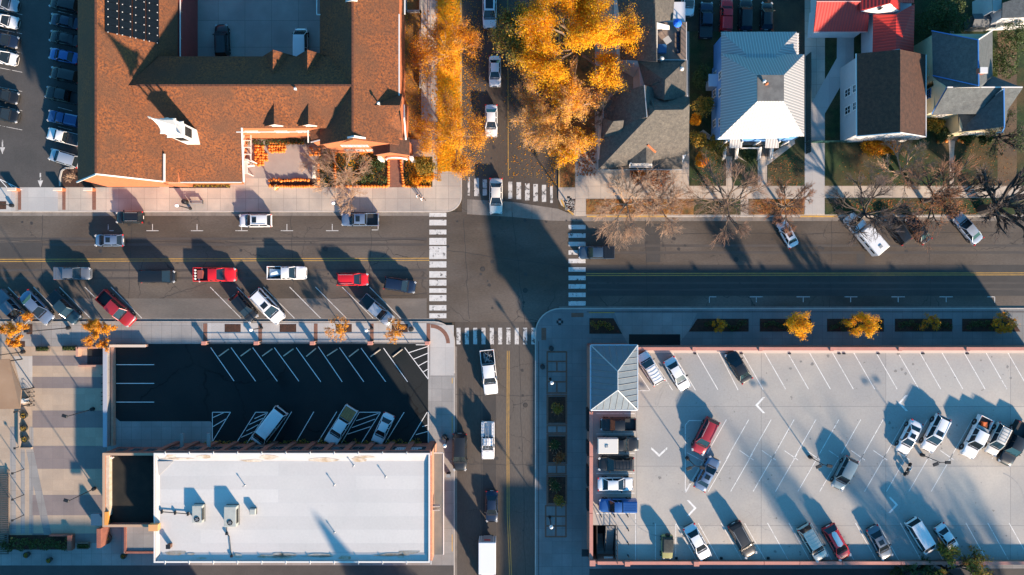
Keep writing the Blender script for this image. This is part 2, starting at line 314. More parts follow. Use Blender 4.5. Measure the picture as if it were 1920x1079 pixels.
# ================================================================== ground
o = structure('ground', M().add([(-2500, -2500, -0.02), (2500, -2500, -0.02), (2500, 2500, -0.02), (-2500, 2500, -0.02)], [(0, 1, 2, 3)]), DIRT)
slab('street', rect(-900, 398, 2900, 604), -0.01, 0.004, ASPH)
slab('side_street', [(853, 604), (1003, 604), (1003, 2000), (853, 2000)], -0.01, 0.004, ASPHN)
slab('side_street', [(866, -900), (1047, -900), (1047, 398), (866, 398)], -0.01, 0.004, ASPHN)
def arc(cx, cy, r, a0, a1, n=8):
    return [(cx + r * cos(radians(a0 + (a1 - a0) * i / n)), cy - r * sin(radians(a0 + (a1 - a0) * i / n))) for i in range(n + 1)]
Z = 0.13
# city blocks, each a raised slab with a rounded street corner
NW = [(-900, 398), (-900, -900), (866, -900)] + arc(836, 368, 30, 0, -90)
NE = [(2900, 405), (2900, -900), (1047, -900), (1047, 374), (1052, 385), (1078, 405)]
SW = [(-900, 2000), (-900, 603), (815, 603)] + arc(815, 641, 38, 90, 0) + [(853, 2000)]
SE = [(2900, 2000), (1003, 2000)] + [(1003, 632)] + arc(1050, 625, 47, 180, 90)[0:] + [(2900, 578)]
slab('pavement', NW, -0.01, Z, CONC); slab('pavement', NE, -0.01, Z, CONC)
slab('pavement', SW, -0.01, Z, CONCG); slab('pavement', SE, -0.01, Z, CONCS)
# gutters (flat concrete strips beside the kerbs)
slab('gutter', rect(-900, 398, 836, 405), 0, 0.008, GUTT)
slab('gutter', [(836, 398)] + arc(836, 368, 30, -90, 0) + [(876, 398), (1000, 399), (1036, 410), (1078, 412), (2900, 413), (2900, 405), (1078, 405), (1052, 385), (1047, 374), (1040, 374), (1040, 392), (1000, 386), (960, 380), (876, 380), (876, 398), (866, 405), (836, 405)][0:1] , 0, 0.008, GUTT) if False else None
slab('gutter', [(876, 374), (960, 379), (1047, 392), (1078, 405), (2900, 405), (2900, 414), (1078, 415), (1030, 414), (960, 407), (876, 402)], 0, 0.008, GUTT)
slab('gutter', rect(-900, 597, 815, 603), 0, 0.008, GUTT)
slab('gutter', rect(853, 650, 857, 2000), 0, 0.008, GUTT)
slab('gutter', rect(1048, 575, 2900, 578), 0, 0.008, GUTT)
slab('pale_strip', rect(-900, 560, 800, 597), 0.0, 0.007, ASPHB)
# kerbs
def ribbon(pts, wd, z0, z1, m, name='kerb'):
    n = len(pts); L = []; R = []
    for i, p in enumerate(pts):
        a = pts[max(0, i - 1)]; b = pts[min(n - 1, i + 1)]; dx, dy = b[0] - a[0], b[1] - a[1]; l = hypot(dx, dy) or 1
        nx, ny = -dy / l * wd / 2, dx / l * wd / 2; L.append((p[0] + nx, p[1] + ny)); R.append((p[0] - nx, p[1] - ny))
    return slab(name, L + R[::-1], z0, z1, m)
ribbon([(-900, 397), (836, 397)] + arc(836, 368, 29, -90, 0) + [(865, 300)], 2.2, 0.0, Z + 0.012, KERB)
ribbon([(865, 300), (865, -900)], 2.2, 0, Z + 0.012, KERBY)
ribbon([(1048, -900), (1048, 352)], 2.2, 0, Z + 0.012, KERBY)
ribbon([(1052, 375), (1058, 388), (1075, 403)], 3.0, 0, Z + 0.014, KERBY)
ribbon([(1100, 406), (1250, 406)], 2.4, 0, Z + 0.012, KERBY); ribbon([(1250, 406), (1500, 406)], 2.2, 0, Z + 0.012, KERB)
ribbon([(1500, 406), (1570, 406)], 2.4, 0, Z + 0.012, KERBY); ribbon([(1570, 406), (2900, 406)], 2.2, 0, Z + 0.012, KERB)
ribbon([(-900, 604), (815, 604)] + arc(815, 641, 37, 90, 0) + [(852, 700)], 2.2, 0, Z + 0.012, KERB)
ribbon([(852, 708), (852, 2000)], 2, 0, Z + 0.012, KERB)
ribbon([(848, 709), (848, 719)], 1.6, Z, Z + 0.006, KERBY, 'kerb_paint'); ribbon([(848, 780), (848, 812)], 1.6, Z, Z + 0.006, KERBY, 'kerb_paint'); ribbon([(848, 1002), (848, 1034)], 1.6, Z, Z + 0.006, KERBY, 'kerb_paint')
ribbon([(1004, 2000), (1004, 632)] + arc(1050, 625, 46, 180, 90) + [(2900, 579)], 2.2, 0, Z + 0.012, KERB)
ribbon([(1104, 586.5), (1152, 586.5)], 1.6, Z, Z + 0.006, KERBY, 'kerb_paint')
ribbon([(1010, 2000), (1010, 640)], 1.0, Z, Z + 0.004, MULCH, 'pavement_joint'); ribbon([(1100, 585), (2900, 585)], 1.0, Z, Z + 0.004, MULCH, 'pavement_joint')
# northwest block
slab('parking_lot', [(-900, -900), (300, -900), (300, 352), (-900, 352)], Z, Z + 0.01, ASPHL)
slab('courtyard', rect(330, -900, 640, 150), Z, Z + 0.014, mat('courtyard_concrete', (.36, .34, .31), (.29, .275, .26), scale=.3, c3=(.22, .21, .2), s3=.12, fine=.1, rough=.9, joints=(4, 4, .03, (.15, .145, .14))))
slab('driveway_apron', rect(37, 352, 110, 396), Z, Z + 0.01, CONCW); slab('driveway_apron', rect(-60, 352, 30, 396), Z, Z + 0.01, CONCW)
slab('patio', [(458, 262), (596, 262), (596, 335), (458, 335)], Z, Z + 0.012, mat('patio_concrete', (0.37, 0.32, 0.29), (0.31, 0.27, 0.25), scale=0.4, fine=0.08, rough=0.9))
for a, b in ((35, 41), (118, 124), (174, 181)): slab('brick_band', rect(a, 358, b, 394), Z, Z + 0.014, BRICKP)
slab('lawn', rect(596, 262, 730, 351), Z, Z + 0.03, GRASS); slab('lawn', rect(757, 295, 811, 351), Z, Z + 0.03, GRASS)
slab('path', [(731, 292), (750, 292), (757, 352), (731, 352)], Z, Z + 0.035, BRICKP)
slab('lawn', rect(746, -300, 790, 262), Z, Z + 0.03, GRASSL); slab('planting_strip', rect(821, -900, 863, 322), Z, Z + 0.03, GRASSY)
slab('planting_bed', rect(119, 315, 200, 351), Z, Z + 0.06, MULCH); slab('planting_bed', rect(318, 342, 432, 353), Z, Z + 0.06, MULCH)
slab('planting_bed', rect(0, 378, 13, 393), Z, Z + 0.02, MULCH); slab('planting_bed', rect(507, 336, 598, 350), Z, Z + 0.05, MULCH)
ribbon([(140, 316), (124, 316), (117, 322), (114, 334), (114, 350)], 3, Z, Z + 0.12, KERB)
# northeast block
slab('planting_strip', rect(1050, 270, 1078, 352), Z, Z + 0.03, GRASSL); slab('planting_strip', rect(1050, -900, 1115, 270), Z, Z + 0.03, GRASSL)
slab('lawn', rect(1120, 318, 1500, 349), Z, Z + 0.03, GRASSL) if False else None
slab('planting_strip', [(1099, 374), (1300, 374), (1300, 403), (1099, 403)], Z, Z + 0.03, GRASSL)
slab('planting_strip', rect(1300, 374, 1388, 403), Z, Z + 0.03, GRASS); slab('planting_strip', rect(1403, 374, 1507, 403), Z, Z + 0.03, GRASSL)
slab('planting_strip', rect(1546, 372, 2900, 403), Z, Z + 0.03, GRASS)
slab('lawn', rect(1292, 60, 1356, 349), Z, Z + 0.03, GRASS); slab('lawn', rect(1356, 60, 1361, 349), Z, Z + 0.028, DIRT); slab('lawn', rect(1373, 60, 1420, 349), Z, Z + 0.03, GRASS)
slab('lawn', [(1438, 300), (1508, 250), (1508, 349), (1438, 349)], Z, Z + 0.03, GRASS); slab('planting_bed', [(1438, 60), (1508, 60), (1508, 245), (1438, 295)], Z, Z + 0.03, DIRT)
slab('lawn', rect(1546, 60, 1779, 349), Z, Z + 0.03, GRASS); slab('lawn', rect(1788, 60, 1869, 349), Z, Z + 0.03, GRASS)
slab('side_yard', rect(1869, 60, 1905, 349), Z, Z + 0.03, DIRTB); slab('lawn', rect(1905, 60, 2900, 349), Z, Z + 0.03, GRASS)
slab('back_yard', rect(1230, -900, 1508, 60), Z, Z + 0.02, DIRT); slab('back_yard', rect(1546, -900, 2900, 60), Z, Z + 0.02, GRASS)
slab('driveway', [(1508, 265), (1508, 402), (1545, 402), (1545, 265), (1545, 215), (1600, 120), (1600, -100), (1570, -100), (1568, 110), (1515, 205)], Z, Z + 0.035, CONCW)
slab('path', [(1400, 305), (1362, 285), (1310, 250), (1318, 244), (1361, 276)], Z, Z + 0.034, CONC)
slab('path', [(1438, 300), (1436, 312), (1490, 270), (1488, 258)], Z, Z + 0.038, CONC)
slab('path', [(1777, 262), (1790, 262), (1787, 290), (1787, 350), (1779, 350), (1779, 290)], Z, Z + 0.038, CONC)
slab('path', [(1115, 150), (1123, 150), (1126, 165), (1140, 178), (1080, 178), (1080, 165), (1115, 163)], Z, Z + 0.036, BRICKP)
# southwest block
slab('parking_lot', [(218, 645), (803, 645), (803, 834), (398, 834), (398, 793), (395, 790), (226, 790), (218, 783)], Z, Z + 0.012, ASPHD)
slab('pavement_patch', rect(218, 790, 398, 836), Z, Z + 0.006, CONCG)
for a, b in ((382, 389), (485, 492), (589, 596), (694, 701), (800, 807)): slab('brick_band', rect(a, 607, b, 641), Z, Z + 0.014, BRICKP)
slab('brick_band', arc(808, 644, 36, 90, 0) + arc(808, 644, 29, 0, 90), Z, Z + 0.014, BRICKP)
for a, b in ((422, 452), (525, 556), (630, 660), (735, 765)): slab('tree_pit', rect(a, 608, b, 623), Z, Z + 0.02, MULCH)
slab('tree_pit', rect(51, 608, 62, 627), Z, Z + 0.02, MULCH); slab('tree_pit', rect(16, 640, 48, 651), Z, Z + 0.02, MULCH)
slab('pavement_panel', rect(390, 606, 800, 642), Z, Z + 0.006, CONCW); slab('pavement_panel', rect(807, 610, 851, 704), Z, Z + 0.006, CONCW)
slab('plaza', rect(-900, 650, 203, 1015), Z, Z + 0.008, TAN)
for a, b in ((667, 686), (707, 728), (770, 802), (836, 879), (928, 966), (1000, 1018)): slab('plaza_band', rect(62, a, 202, b), Z, Z + 0.014, PURP)
slab('plaza_panel', [(26, 668), (62, 668), (62, 728), (41, 728)], Z, Z + 0.014, CONCW)
for a, b in ((20, 31), (40, 48), (56, 64)): slab('plaza_band', rect(a, 800, b, 1000), Z, Z + 0.012, CONCG)
slab('plaza_band', [(48, 835), (62, 835), (98, 1003), (84, 1003)], Z, Z + 0.016, CONCG)
slab('alley', rect(-900, 1060, 852, 2000), Z, Z + 0.01, ASPHL)
slab('planting_bed', rect(10, 1003, 135, 1030), Z, Z + 0.05, MULCH)
# southeast block: planters along the pavement
PL = [[(1105, 597), (1150, 597), (1166, 626), (1105, 626)], [(1307, 598), (1403, 598), (1403, 622), (1291, 622)], rect(1424, 598, 1520, 622), rect(1550, 598, 1656, 622), rect(1677, 598, 1784, 622), [(1803, 598), (1896, 598), (1912, 622), (1803, 622)]]
for q in PL: slab('planting_bed', q, Z, Z + 0.03, MULCH)
slab('driveway_apron', [(1152, 587), (1307, 587), (1290, 622), (1268, 650), (1180, 650), (1166, 626)], Z, Z + 0.006, CONCG)
slab('brick_band', rect(1179, 627, 1275, 650), Z, Z + 0.012, ASPHD); slab('brick_band', rect(1071, 587, 1094, 595), Z, Z + 0.012, BRICKP); slab('brick_band', rect(1015, 615, 1024, 638), Z, Z + 0.012, BRICKP)
def frame_grid(x0, y0, x1, y1, rows, mid):
    t = 3.0
    for y in rows: slab('brick_band', rect(x0, y - t / 2, x1, y + t / 2), Z, Z + 0.012, BRICKP)
    for x in (x0, x1): slab('brick_band', rect(x - t / 2, y0 - 1, x + t / 2, y1 + 1), Z, Z + 0.015, BRICKP)
    for a, b in mid: slab('brick_band', rect((x0 + x1) / 2 - t / 2, a, (x0 + x1) / 2 + t / 2, b), Z, Z + 0.018, BRICKP)
frame_grid(1026, 660, 1062, 738, (660, 678, 697, 716, 737), ((678, 697), (716, 737)))
frame_grid(1026, 798, 1062, 812, (798, 812), ((798, 812),)); frame_grid(1026, 872, 1061, 888, (872, 888), ((872, 888),)); frame_grid(1023, 948, 1061, 1006, (948, 968, 986, 1006), ((948, 1006),))
for a, b in ((740, 796), (814, 870), (890, 946)):
    slab('planting_bed', rect(1028, a + 4, 1060, b - 3), Z, Z + 0.03, MULCH)
    for r in (rect(1024.5, a, 1028, b), rect(1060, a, 1063.5, b), rect(1028, a, 1060, a + 3), rect(1028, b - 2, 1060, b)): slab('brick_band', r, Z, Z + 0.02, BRICKP)
slab('alley', rect(1105, 1066, 2900, 2000), Z, Z + 0.01, ASPHL)

# ------------------------------------------------------------------ road patches and markings
PATCH = mat('asphalt_patch', (0.058, 0.053, 0.050), (0.048, 0.044, 0.042), scale=0.5, fine=0.15, fscale=6, rough=0.9)
for q in (rect(1100, 497, 1960, 555), rect(1606, 474, 1622, 496), rect(1211, 420, 1238, 492), rect(0, 455, 78, 483)): slab('road_patch', q, 0.004, 0.0065, PATCH)
slab('road_patch', rect(905, 660, 930, 1200), 0.004, 0.0065, PATCH)
RD = 0.011
def lines(name, segs, wd, z, m):
    mm = M()
    for (x0, y0, x1, y1) in segs:
        l = hypot(x1 - x0, y1 - y0); nx, ny = -(y1 - y0) / l * wd / 2, (x1 - x0) / l * wd / 2
        P = [G(x0 + nx, y0 + ny), G(x1 + nx, y1 + ny), G(x1 - nx, y1 - ny), G(x0 - nx, y0 - ny)]
        mm.prism([(p.x, p.y) for p in P], z - 0.004, z)
    return structure(name, mm, m)
def bars(name, rects, z, m):
    mm = M()
    for (x0, y0, x1, y1) in rects:
        a, b = G(x0, y1), G(x1, y0); mm.prism([(a.x, a.y), (b.x, a.y), (b.x, b.y), (a.x, b.y)], z - 0.004, z)
    return structure(name, mm, m)
bars('crosswalk', [(805, a, 837, b) for a, b in ((399.5, 407), (412.5, 423), (431, 440), (446.5, 459.5), (462, 486), (490.5, 502), (509, 521), (525, 536), (541, 549.5), (553.5, 565), (572.5, 582.5), (588, 597))], RD, PAINT)
bars('crosswalk', [(1066, 422 + 15.9 * i, 1098, 430.3 + 15.9 * i) for i in range(10)], RD, PAINT)
bars('crosswalk', [(856 + 15.6 * i, 615, 863.5 + 15.6 * i, 646) for i in range(10)], RD + 0.001, PAINTW)
bars('crosswalk', [(877, 333, 881, 367), (889, 334, 898, 368), (905, 336, 913, 367), (953, 341, 960.5, 373), (968.5, 342, 977, 374), (984.5, 344, 993, 376), (1000, 345.5, 1008.5, 378), (1016, 347, 1024, 379), (1031.5, 349, 1036.5, 381)], RD, PAINTW)
lines('centre_line', [(-300, 487.5, 805, 484.5), (-300, 491.5, 805, 488.5), (1099, 513.3, 1960, 512), (1099, 517, 1960, 515.7)], 1.4, RD, PAINTY)
lines('centre_line', [(951.2, 658, 950.5, 810), (954.6, 658, 954, 810), (950.5, 810, 951, 960), (954, 810, 954.6, 960), (951, 960, 956.5, 1100), (954.6, 960, 960, 1100)], 1.3, RD, PAINTY)
lines('centre_line', [(952, -60, 953, 330)], 1.2, RD, PAINTY)
T = []
for x in (286, 369.5, 453, 538, 623): T += [(x, 420.5, x, 432), (x - 11.5, 433, x + 11.5, 433)]
T += [(709, 420, 709, 432), (697, 431.5, 709, 431.5), (203, 421, 203, 432), (205, 433, 213, 433)]
for x in (1418, 1506, 1595, 1684, 1774): T += [(x, 558, x, 567), (x - 12.5, 557, x + 12.5, 557)]
T += [(1330, 558, 1330, 568), (1330, 557, 1343, 557), (1865, 557, 1865, 568), (1851, 557, 1865, 557)]
lines('parking_bay_mark', T, 1.2, RD, PAINT)
lines('parking_bay_line', [(x - 1, 538.5, x + 57, 597) for x in (-34, 16, 64, 112.5, 160, 209, 395, 445, 495, 544, 592.5, 642.5, 694)], 1.3, RD, PAINT)
LZ = Z + 0.02
lines('parking_bay_line', [(219, y, 290, y) for y in (684, 719, 754)] + [(396, 652, 439.5, 714.5), (434, 652, 480, 715), (474.5, 652, 520.5, 715), (515, 652, 561, 715), (556, 652, 602, 716), (597, 650, 642, 716), (637, 652, 682.5, 716), (677.5, 653, 723.5, 716), (719.5, 653, 764.5, 716), (759, 652, 803, 711), (803, 647, 803, 711), (780, 646.7, 803, 646.7),
    (767, 661.5, 802, 650), (776, 673.5, 802, 662.5), (785, 686, 802, 677), (794, 697.5, 802, 692.5)], 1.2, LZ, PAINTL)
hat = [(399, 773, 433, 773), (399, 773, 399, 828), (433, 773, 399, 828), (400, 783, 420, 774), (400, 800, 427, 784), (480, 773, 503, 773), (480, 773, 443, 832), (503, 773, 463, 832), (478, 785, 500, 775), (468, 796, 494, 784), (463, 808, 485, 796), (453, 820, 480, 808),
    (547.5, 772, 512, 830), (589, 772, 555, 830), (632, 772, 596, 830), (674, 773, 714, 773), (674, 773, 640, 832), (714, 773, 677, 832), (668, 789, 710, 775), (660, 802, 703, 786), (652, 814, 695, 800), (758, 773, 722, 832), (801, 773, 765, 833), (803, 773, 803, 830), (792, 800, 802, 797), (780, 815, 802, 809)]
lines('parking_bay_line', hat, 1.2, LZ, PAINTL)
lines('parking_bay_line', [(110, 22 + 36 * k, 137, 29 + 36 * k) for k in range(7)] + [(-20, 16 + 36 * k, 43, 28.5 + 36 * k) for k in range(7)], 0.9, LZ, PAINTW)
lines('parking_bay_line', [(0, 336, 43, 357), (0, 336, 17, 355), (14, 342, 30, 357)], 1.2, LZ, PAINTL)
mm = M()
for (x, y) in ((77, 352), (6, 290)):
    for poly in ([(x - 5, y - 13), (x + 5, y - 13), (x, y)], [(x - 1.3, y - 27), (x + 1.3, y - 27), (x + 1.3, y - 14), (x - 1.3, y - 14)]):
        mm.prism([(G(*p).x, G(*p).y) for p in poly], LZ - 0.004, LZ)
structure('arrow_marking', mm, PAINTW)
# fallen leaves, nobody could count them
def litter(n, boxes, z, m, size=0.12, seed=1):
    R = random.Random(seed); mm = M()
    for i in range(n):
        x0, y0, x1, y1 = R.choice(boxes); p = G(R.triangular(x0, x1, R.uniform(x0, x1)), R.uniform(y0, y1), z + R.random() * 0.03)
        a = R.random() * 6.28; s = size * R.uniform(0.5, 1.2); u = Vector((cos(a), sin(a), R.uniform(-.3, .3))) * s; v = Vector((-sin(a), cos(a), R.uniform(-.3, .3))) * s
        mm.add([p - u - v, p + u - v, p + u + v, p - u + v], [(0, 1, 2, 3)])
    o = mm.build('fallen_leaves', m); o['kind'] = 'stuff'; return o
litter(2600, [(866, -20, 915, 330), (866, 100, 900, 330), (940, 60, 1047, 335), (1025, 0, 1047, 350)], 0.02, LORA, 0.055, 1)
litter(5200, [(820, -20, 865, 322)], 0.17, LYEL, 0.10, 2)
litter(3800, [(750, 20, 822, 262), (757, 295, 812, 352), (815, 0, 830, 340), (600, 262, 730, 350)], 0.17, LORA, 0.07, 3)
litter(3200, [(1052, 200, 1077, 350), (1100, 375, 1300, 402), (1403, 375, 1507, 402), (1555, 375, 1900, 402), (1080, 240, 1118, 330)], 0.17, LRED, 0.08, 4)
litter(1000, [(1300, 250, 1360, 350), (1440, 290, 1508, 350), (1560, 270, 1779, 350), (1790, 270, 1905, 350)], 0.17, LRED, 0.06, 5)

def cover(x, y, r, lb):
    t = thing('manhole_cover', lb, 'manhole cover', G(x, y, 0.009), 0, 'manhole covers'); mm = M(); mm.lathe((0, 0, 0), [(r, 0), (r, 0.006)], 20); mm.build('frame', METD, t); mm = M(); mm.lathe((0, 0, 0.006), [(r * .82, 0), (r * .82, 0.006)], 20); mm.build('lid', mat('iron_lid', (.045, .04, .036), rough=.8), t)
for x, y, lb in ((905, 505, 'iron manhole cover left of centre in the crossing'), (985, 545, 'iron manhole cover at the lower right of the crossing'), (610, 467, 'iron manhole cover in the main street above the yellow line left of the crossing'), (1380, 487, 'iron manhole cover in the shaded right arm of the main street'), (985, 760, 'iron manhole cover in the lower side street right of the yellow line'), (1000, 250, 'iron manhole cover in the upper side street under the trees')): cover(x, y, .36, lb)
POL = mat('tyre_polish', (0.074, 0.062, 0.054), (0.056, 0.048, 0.043), scale=0.9, fine=0.2, fscale=5, rough=0.7, stretch=(0.15, 2.0, 1))
for y in (448, 459, 507, 522): slab('tyre_track', rect(-900, y - 2.2, 800, y + 2.2), 0.004, 0.0056, POL)
for y in (461, 474, 531, 543): slab('tyre_track', rect(1102, y - 2.2, 2900, y + 2.2), 0.0045, 0.0074, POL)

R = random.Random(21); mm = M()
def seal(x0, y0, x1, y1, wob, wd):
    n = 14; pts = []
    for i in range(n + 1): u = i / n; pts.append((x0 + (x1 - x0) * u + R.gauss(0, wob), y0 + (y1 - y0) * u + R.gauss(0, wob)))
    for a, b in zip(pts[:-1], pts[1:]):
        l = hypot(b[0] - a[0], b[1] - a[1]) or 1; nx, ny = -(b[1] - a[1]) / l * wd / 2, (b[0] - a[0]) / l * wd / 2
        P = [G(a[0] + nx, a[1] + ny), G(b[0] + nx, b[1] + ny), G(b[0] - nx, b[1] - ny), G(a[0] - nx, a[1] - ny)]; mm.add([(p.x, p.y, .0092 + R.random() * .001) for p in P], [(0, 3, 2, 1)])
for q in ((0, 452, 420, 455), (420, 455, 800, 450), (80, 402, 78, 560), (248, 405, 240, 560), (545, 405, 552, 560), (700, 405, 690, 560), (840, 470, 1060, 500), (870, 410, 880, 600), (960, 400, 985, 610), (1110, 440, 1900, 436), (1210, 412, 1214, 575), (1560, 412, 1556, 575), (1740, 412, 1746, 575), (1110, 540, 1900, 546), (900, 650, 905, 1079), (975, 650, 985, 1079), (890, 0, 885, 330), (985, 0, 1000, 330), (855, 870, 1000, 872), (855, 740, 1000, 744), (866, 120, 1045, 124), (420, 520, 520, 590), (300, 560, 390, 530), (620, 560, 800, 552)): seal(*q, .9, .75)
structure('crack_sealing', mm, mat('tar', (.028, .026, .026), rough=.7))
mm = M()
for i in range(130):
    if i < 80: x, y = R.uniform(0, 1900), R.choice((453, 466, 515, 531, 412, 420)) + R.gauss(0, 3)
    else: x, y = R.choice((915, 925, 980)) + R.gauss(0, 4), R.uniform(0, 1079)
    c = G(x, y, .0082 + R.random() * .0008); r_ = R.uniform(.08, .32); n = 9; mm.add([(c.x + r_ * R.uniform(.6, 1.3) * cos(6.283 * k / n), c.y + r_ * R.uniform(.6, 1.2) * sin(6.283 * k / n), c.z) for k in range(n)], [tuple(range(n))])
structure('oil_spots', mm, mat('oil', (.032, .029, .028), (.045, .04, .036), scale=3, rough=.6))
# ================================================================== buildings
def hit(px, py, p0, p1, p2):
    """where the line of sight through a pixel meets the plane of three points"""
    n = (p1 - p0).cross(p2 - p0); o = Vector((0, 0, H)); d = W(px, py, 0) - o
    return o + d * (n.dot(p0 - o) / n.dot(d))
def sheet(name, faces, m, parent, th=0.18):
    """roof plates: each face a polygon of (px,py,z) given anticlockwise or not; turned to face up"""
    mm = M()
    for f in faces:
        P = [W(*p) for p in f]; n = (P[1] - P[0]).cross(P[2] - P[0])
        if n.z < 0: P = P[::-1]
        mm.pane(P, th)
    return mm.build(name, m, parent)
def tsheet(name, faces, m, parent, th=0.18):
    mm = M()
    for f in faces:
        P = [Vector(p) for p in f]; n = (P[1] - P[0]).cross(P[2] - P[0])
        if n.z < 0: P = P[::-1]
        mm.pane(P, th)
    return mm.build(name, m, parent)
def walls(name, poly, z0, m, parent):
    """solid body below a roof: poly of (px,py,ztop) as seen in the photo, extruded down to z0"""
    P = [W(*p) for p in poly]; n = len(P)
    mm = M(); mm.add([(p.x, p.y, z0) for p in P] + [tuple(p) for p in P], [tuple(range(n - 1, -1, -1)), tuple(range(n, 2 * n))] + [(i, (i + 1) % n, n + (i + 1) % n, n + i) for i in range(n)])
    o = mm.build(name, m, parent); fixn(o.data); return o
def strip(name, segs, r, m, parent):
    mm = M()
    for a, b in segs: mm.tube(W(*a), W(*b), r, r, 4)
    return mm.build(name, m, parent)
def window(parent, c, u, w_, h_, fm=None, rows=1, cols=2):
    """window centred at c (Vector) on a wall running along horizontal unit vector u; outward = u x z"""
    u = Vector(u).normalized(); nrm = u.cross(Vector((0, 0, 1))); zz = Vector((0, 0, 1)); c = Vector(c)
    g = M()
    def plate(cc, a, b, t, out): P = [cc + u * x * a / 2 + zz * y * b / 2 + nrm * out for x, y in ((-1, -1), (1, -1), (1, 1), (-1, 1))]; g.pane(P, t)
    plate(c, w_, h_, 0.10, 0.05); o = g.build('window', GLASS, parent)
    g = M(); t = 0.12
    def plate2(cc, a, b): P = [cc + u * x * a / 2 + zz * y * b / 2 + nrm * 0.10 for x, y in ((-1, -1), (1, -1), (1, 1), (-1, 1))]; g.pane(P, 0.12)
    for s in (-1, 1): plate2(c + zz * s * (h_ / 2), w_ + 2 * t, t); plate2(c + u * s * (w_ / 2), t, h_ - t)
    for i in range(1, cols): plate2(c + u * (w_ * (i / cols - .5)), 0.05, h_ - t)
    for i in range(1, rows + 1): plate2(c + zz * (h_ * (i / (rows + 1) - .5)), w_ - t, 0.05)
    g.build('frame', fm or WTRIM, o); return o
def vec(px, py, z): p = G(px, py); return Vector((p.x, p.y, z))

# ---- brick church hall with cupola (northwest)
ch = thing('church_hall', 'large brick church hall with orange shingle roofs, cupola and solar panels on the corner block', 'building', vec(450, 200, 0))
ch.location = (0, 0, 0)
X = lambda v: (v) * S            # offset in ground pixels to metres
def gable_y(name, xl, xr, xm, y0, y1, ze_l, ze_r, zr, m, parent, th=0.2):
    """roof with a ridge along y; all in ground pixels relative to centre (x right, y up)"""
    a = [(X(xl), X(y0), ze_l), (X(xl), X(y1), ze_l), (X(xm), X(y1), zr), (X(xm), X(y0), zr)]
    b = [(X(xr), X(y0), ze_r), (X(xr), X(y1), ze_r), (X(xm), X(y1), zr), (X(xm), X(y0), zr)]
    return tsheet(name, [a, b], m, parent, th)
# west wing
gable_y('roof', -761, -592, -678, 186, 700, 6.7, 5.6, 13.4, SHING, ch)
def solid_gable_y(name, xl, xr, xm, y0, y1, zel, zer, zr, m, parent, zb=0.0):
    mm = M(); vs = []
    for y in (y0, y1): vs += [(X(xl), X(y), zb), (X(xr), X(y), zb), (X(xr), X(y), zer), (X(xm), X(y), zr), (X(xl), X(y), zel)]
    mm.add(vs, [(0, 1, 2, 3, 4), (5, 9, 8, 7, 6), (0, 4, 9, 5), (1, 6, 7, 2), (2, 7, 8, 3), (3, 8, 9, 4), (0, 5, 6, 1)]); o = mm.build(name, m, parent); fixn(o.data); return o
solid_gable_y('wall', -756, -597, -678, 188.5, 690, 6.1, 5.5, 13.0, BRICK, ch)
strip('fascia', [((144, 342, 6.75), (180, 327, 13.35)), ((180, 327, 13.35), (306, 341, 6.9))], 0.13, WTRIM, ch)
strip('fascia', [((308, 341, 7.25), (308, 289, 7.25))], 0.16, WTRIM, ch)
# middle wing, ridge runs east-west
zr, sl = 10.5, 0.0431
def zs(y): return zr - sl * (340 - y)            # south slope height at ground offset y
def zn(y): return zr - sl * (y - 340)
tsheet('roof', [[(X(-640), X(340), zr), (X(-268), X(340), zr), (X(-268), X(276), zs(276)), (X(-640), X(276), zs(276))],
                [(X(-636), X(276), zs(276)), (X(-468), X(276), zs(276)), (X(-483), X(190), zs(190)), (X(-608), X(190), zs(190)), (X(-608), X(276), zs(276))]], SHING, ch, 0.16)
tsheet('roof', [[(X(-650), X(340), zr), (X(-268), X(340), zr), (X(-268), X(400), zn(400)), (X(-610), X(400), zn(400))]], SHING, ch, 0.16)
mm = M(); mm.add([(X(-600), X(278), 0), (X(-270), X(278), 0), (X(-270), X(278), zs(278) - .2), (X(-600), X(278), zs(278) - .2), (X(-600), X(398), 0), (X(-270), X(398), 0), (X(-270), X(398), zn(398) - .2), (X(-600), X(398), zn(398) - .2), (X(-270), X(340), zr - .2), (X(-600), X(340), zr - .2)],
    [(0, 1, 2, 3), (5, 4, 7, 6), (3, 2, 8, 9), (9, 8, 6, 7), (1, 5, 6, 8, 2), (4, 0, 3, 9, 7), (0, 4, 5, 1)]); o = mm.build('wall', BRICK, ch); fixn(o.data)
mm = M(); mm.prism([(X(-604), X(193)), (X(-502), X(193)), (X(-494), X(280)), (X(-604), X(280))], 0, 3.7); mm.build('wall', BRICK, ch)
strip('fascia', [((316, 342.5, zs(190)), (453, 342.5, zs(190)))], 0.10, WTRIM, ch)
mm = M(); mm.tube((X(-483), X(190), zs(190)), (X(-468), X(277), zs(277)), 0.13, 0.13, 4); mm.build('fascia', WTRIM, ch)
strip('gutter_pipe', [((443, 248, 7.5), (577, 247.5, 7.5))], 0.09, WTRIM, ch)
# east wing
gable_y('roof', -336, -197, -268, 250, 700, 6.9, 6.9, 10.5, SHING, ch)
tsheet('roof', [[(X(-268), X(340), 10.5), (X(-268), X(250), 10.5), (X(-197), X(250), 6.9), (X(-197), X(215), 6.5), (X(-240), X(215), 6.5), (X(-268), X(250), 10.45)]][:0] + [[(X(-268), X(262), 10.5), (X(-336), X(262), 6.9), (X(-300), X(252), 7.1), (X(-268), X(249), 10.4)]], SHING, ch)
solid_gable_y('wall', -333, -200, -268, 252, 690, 6.6, 6.6, 10.2, BRICK, ch)
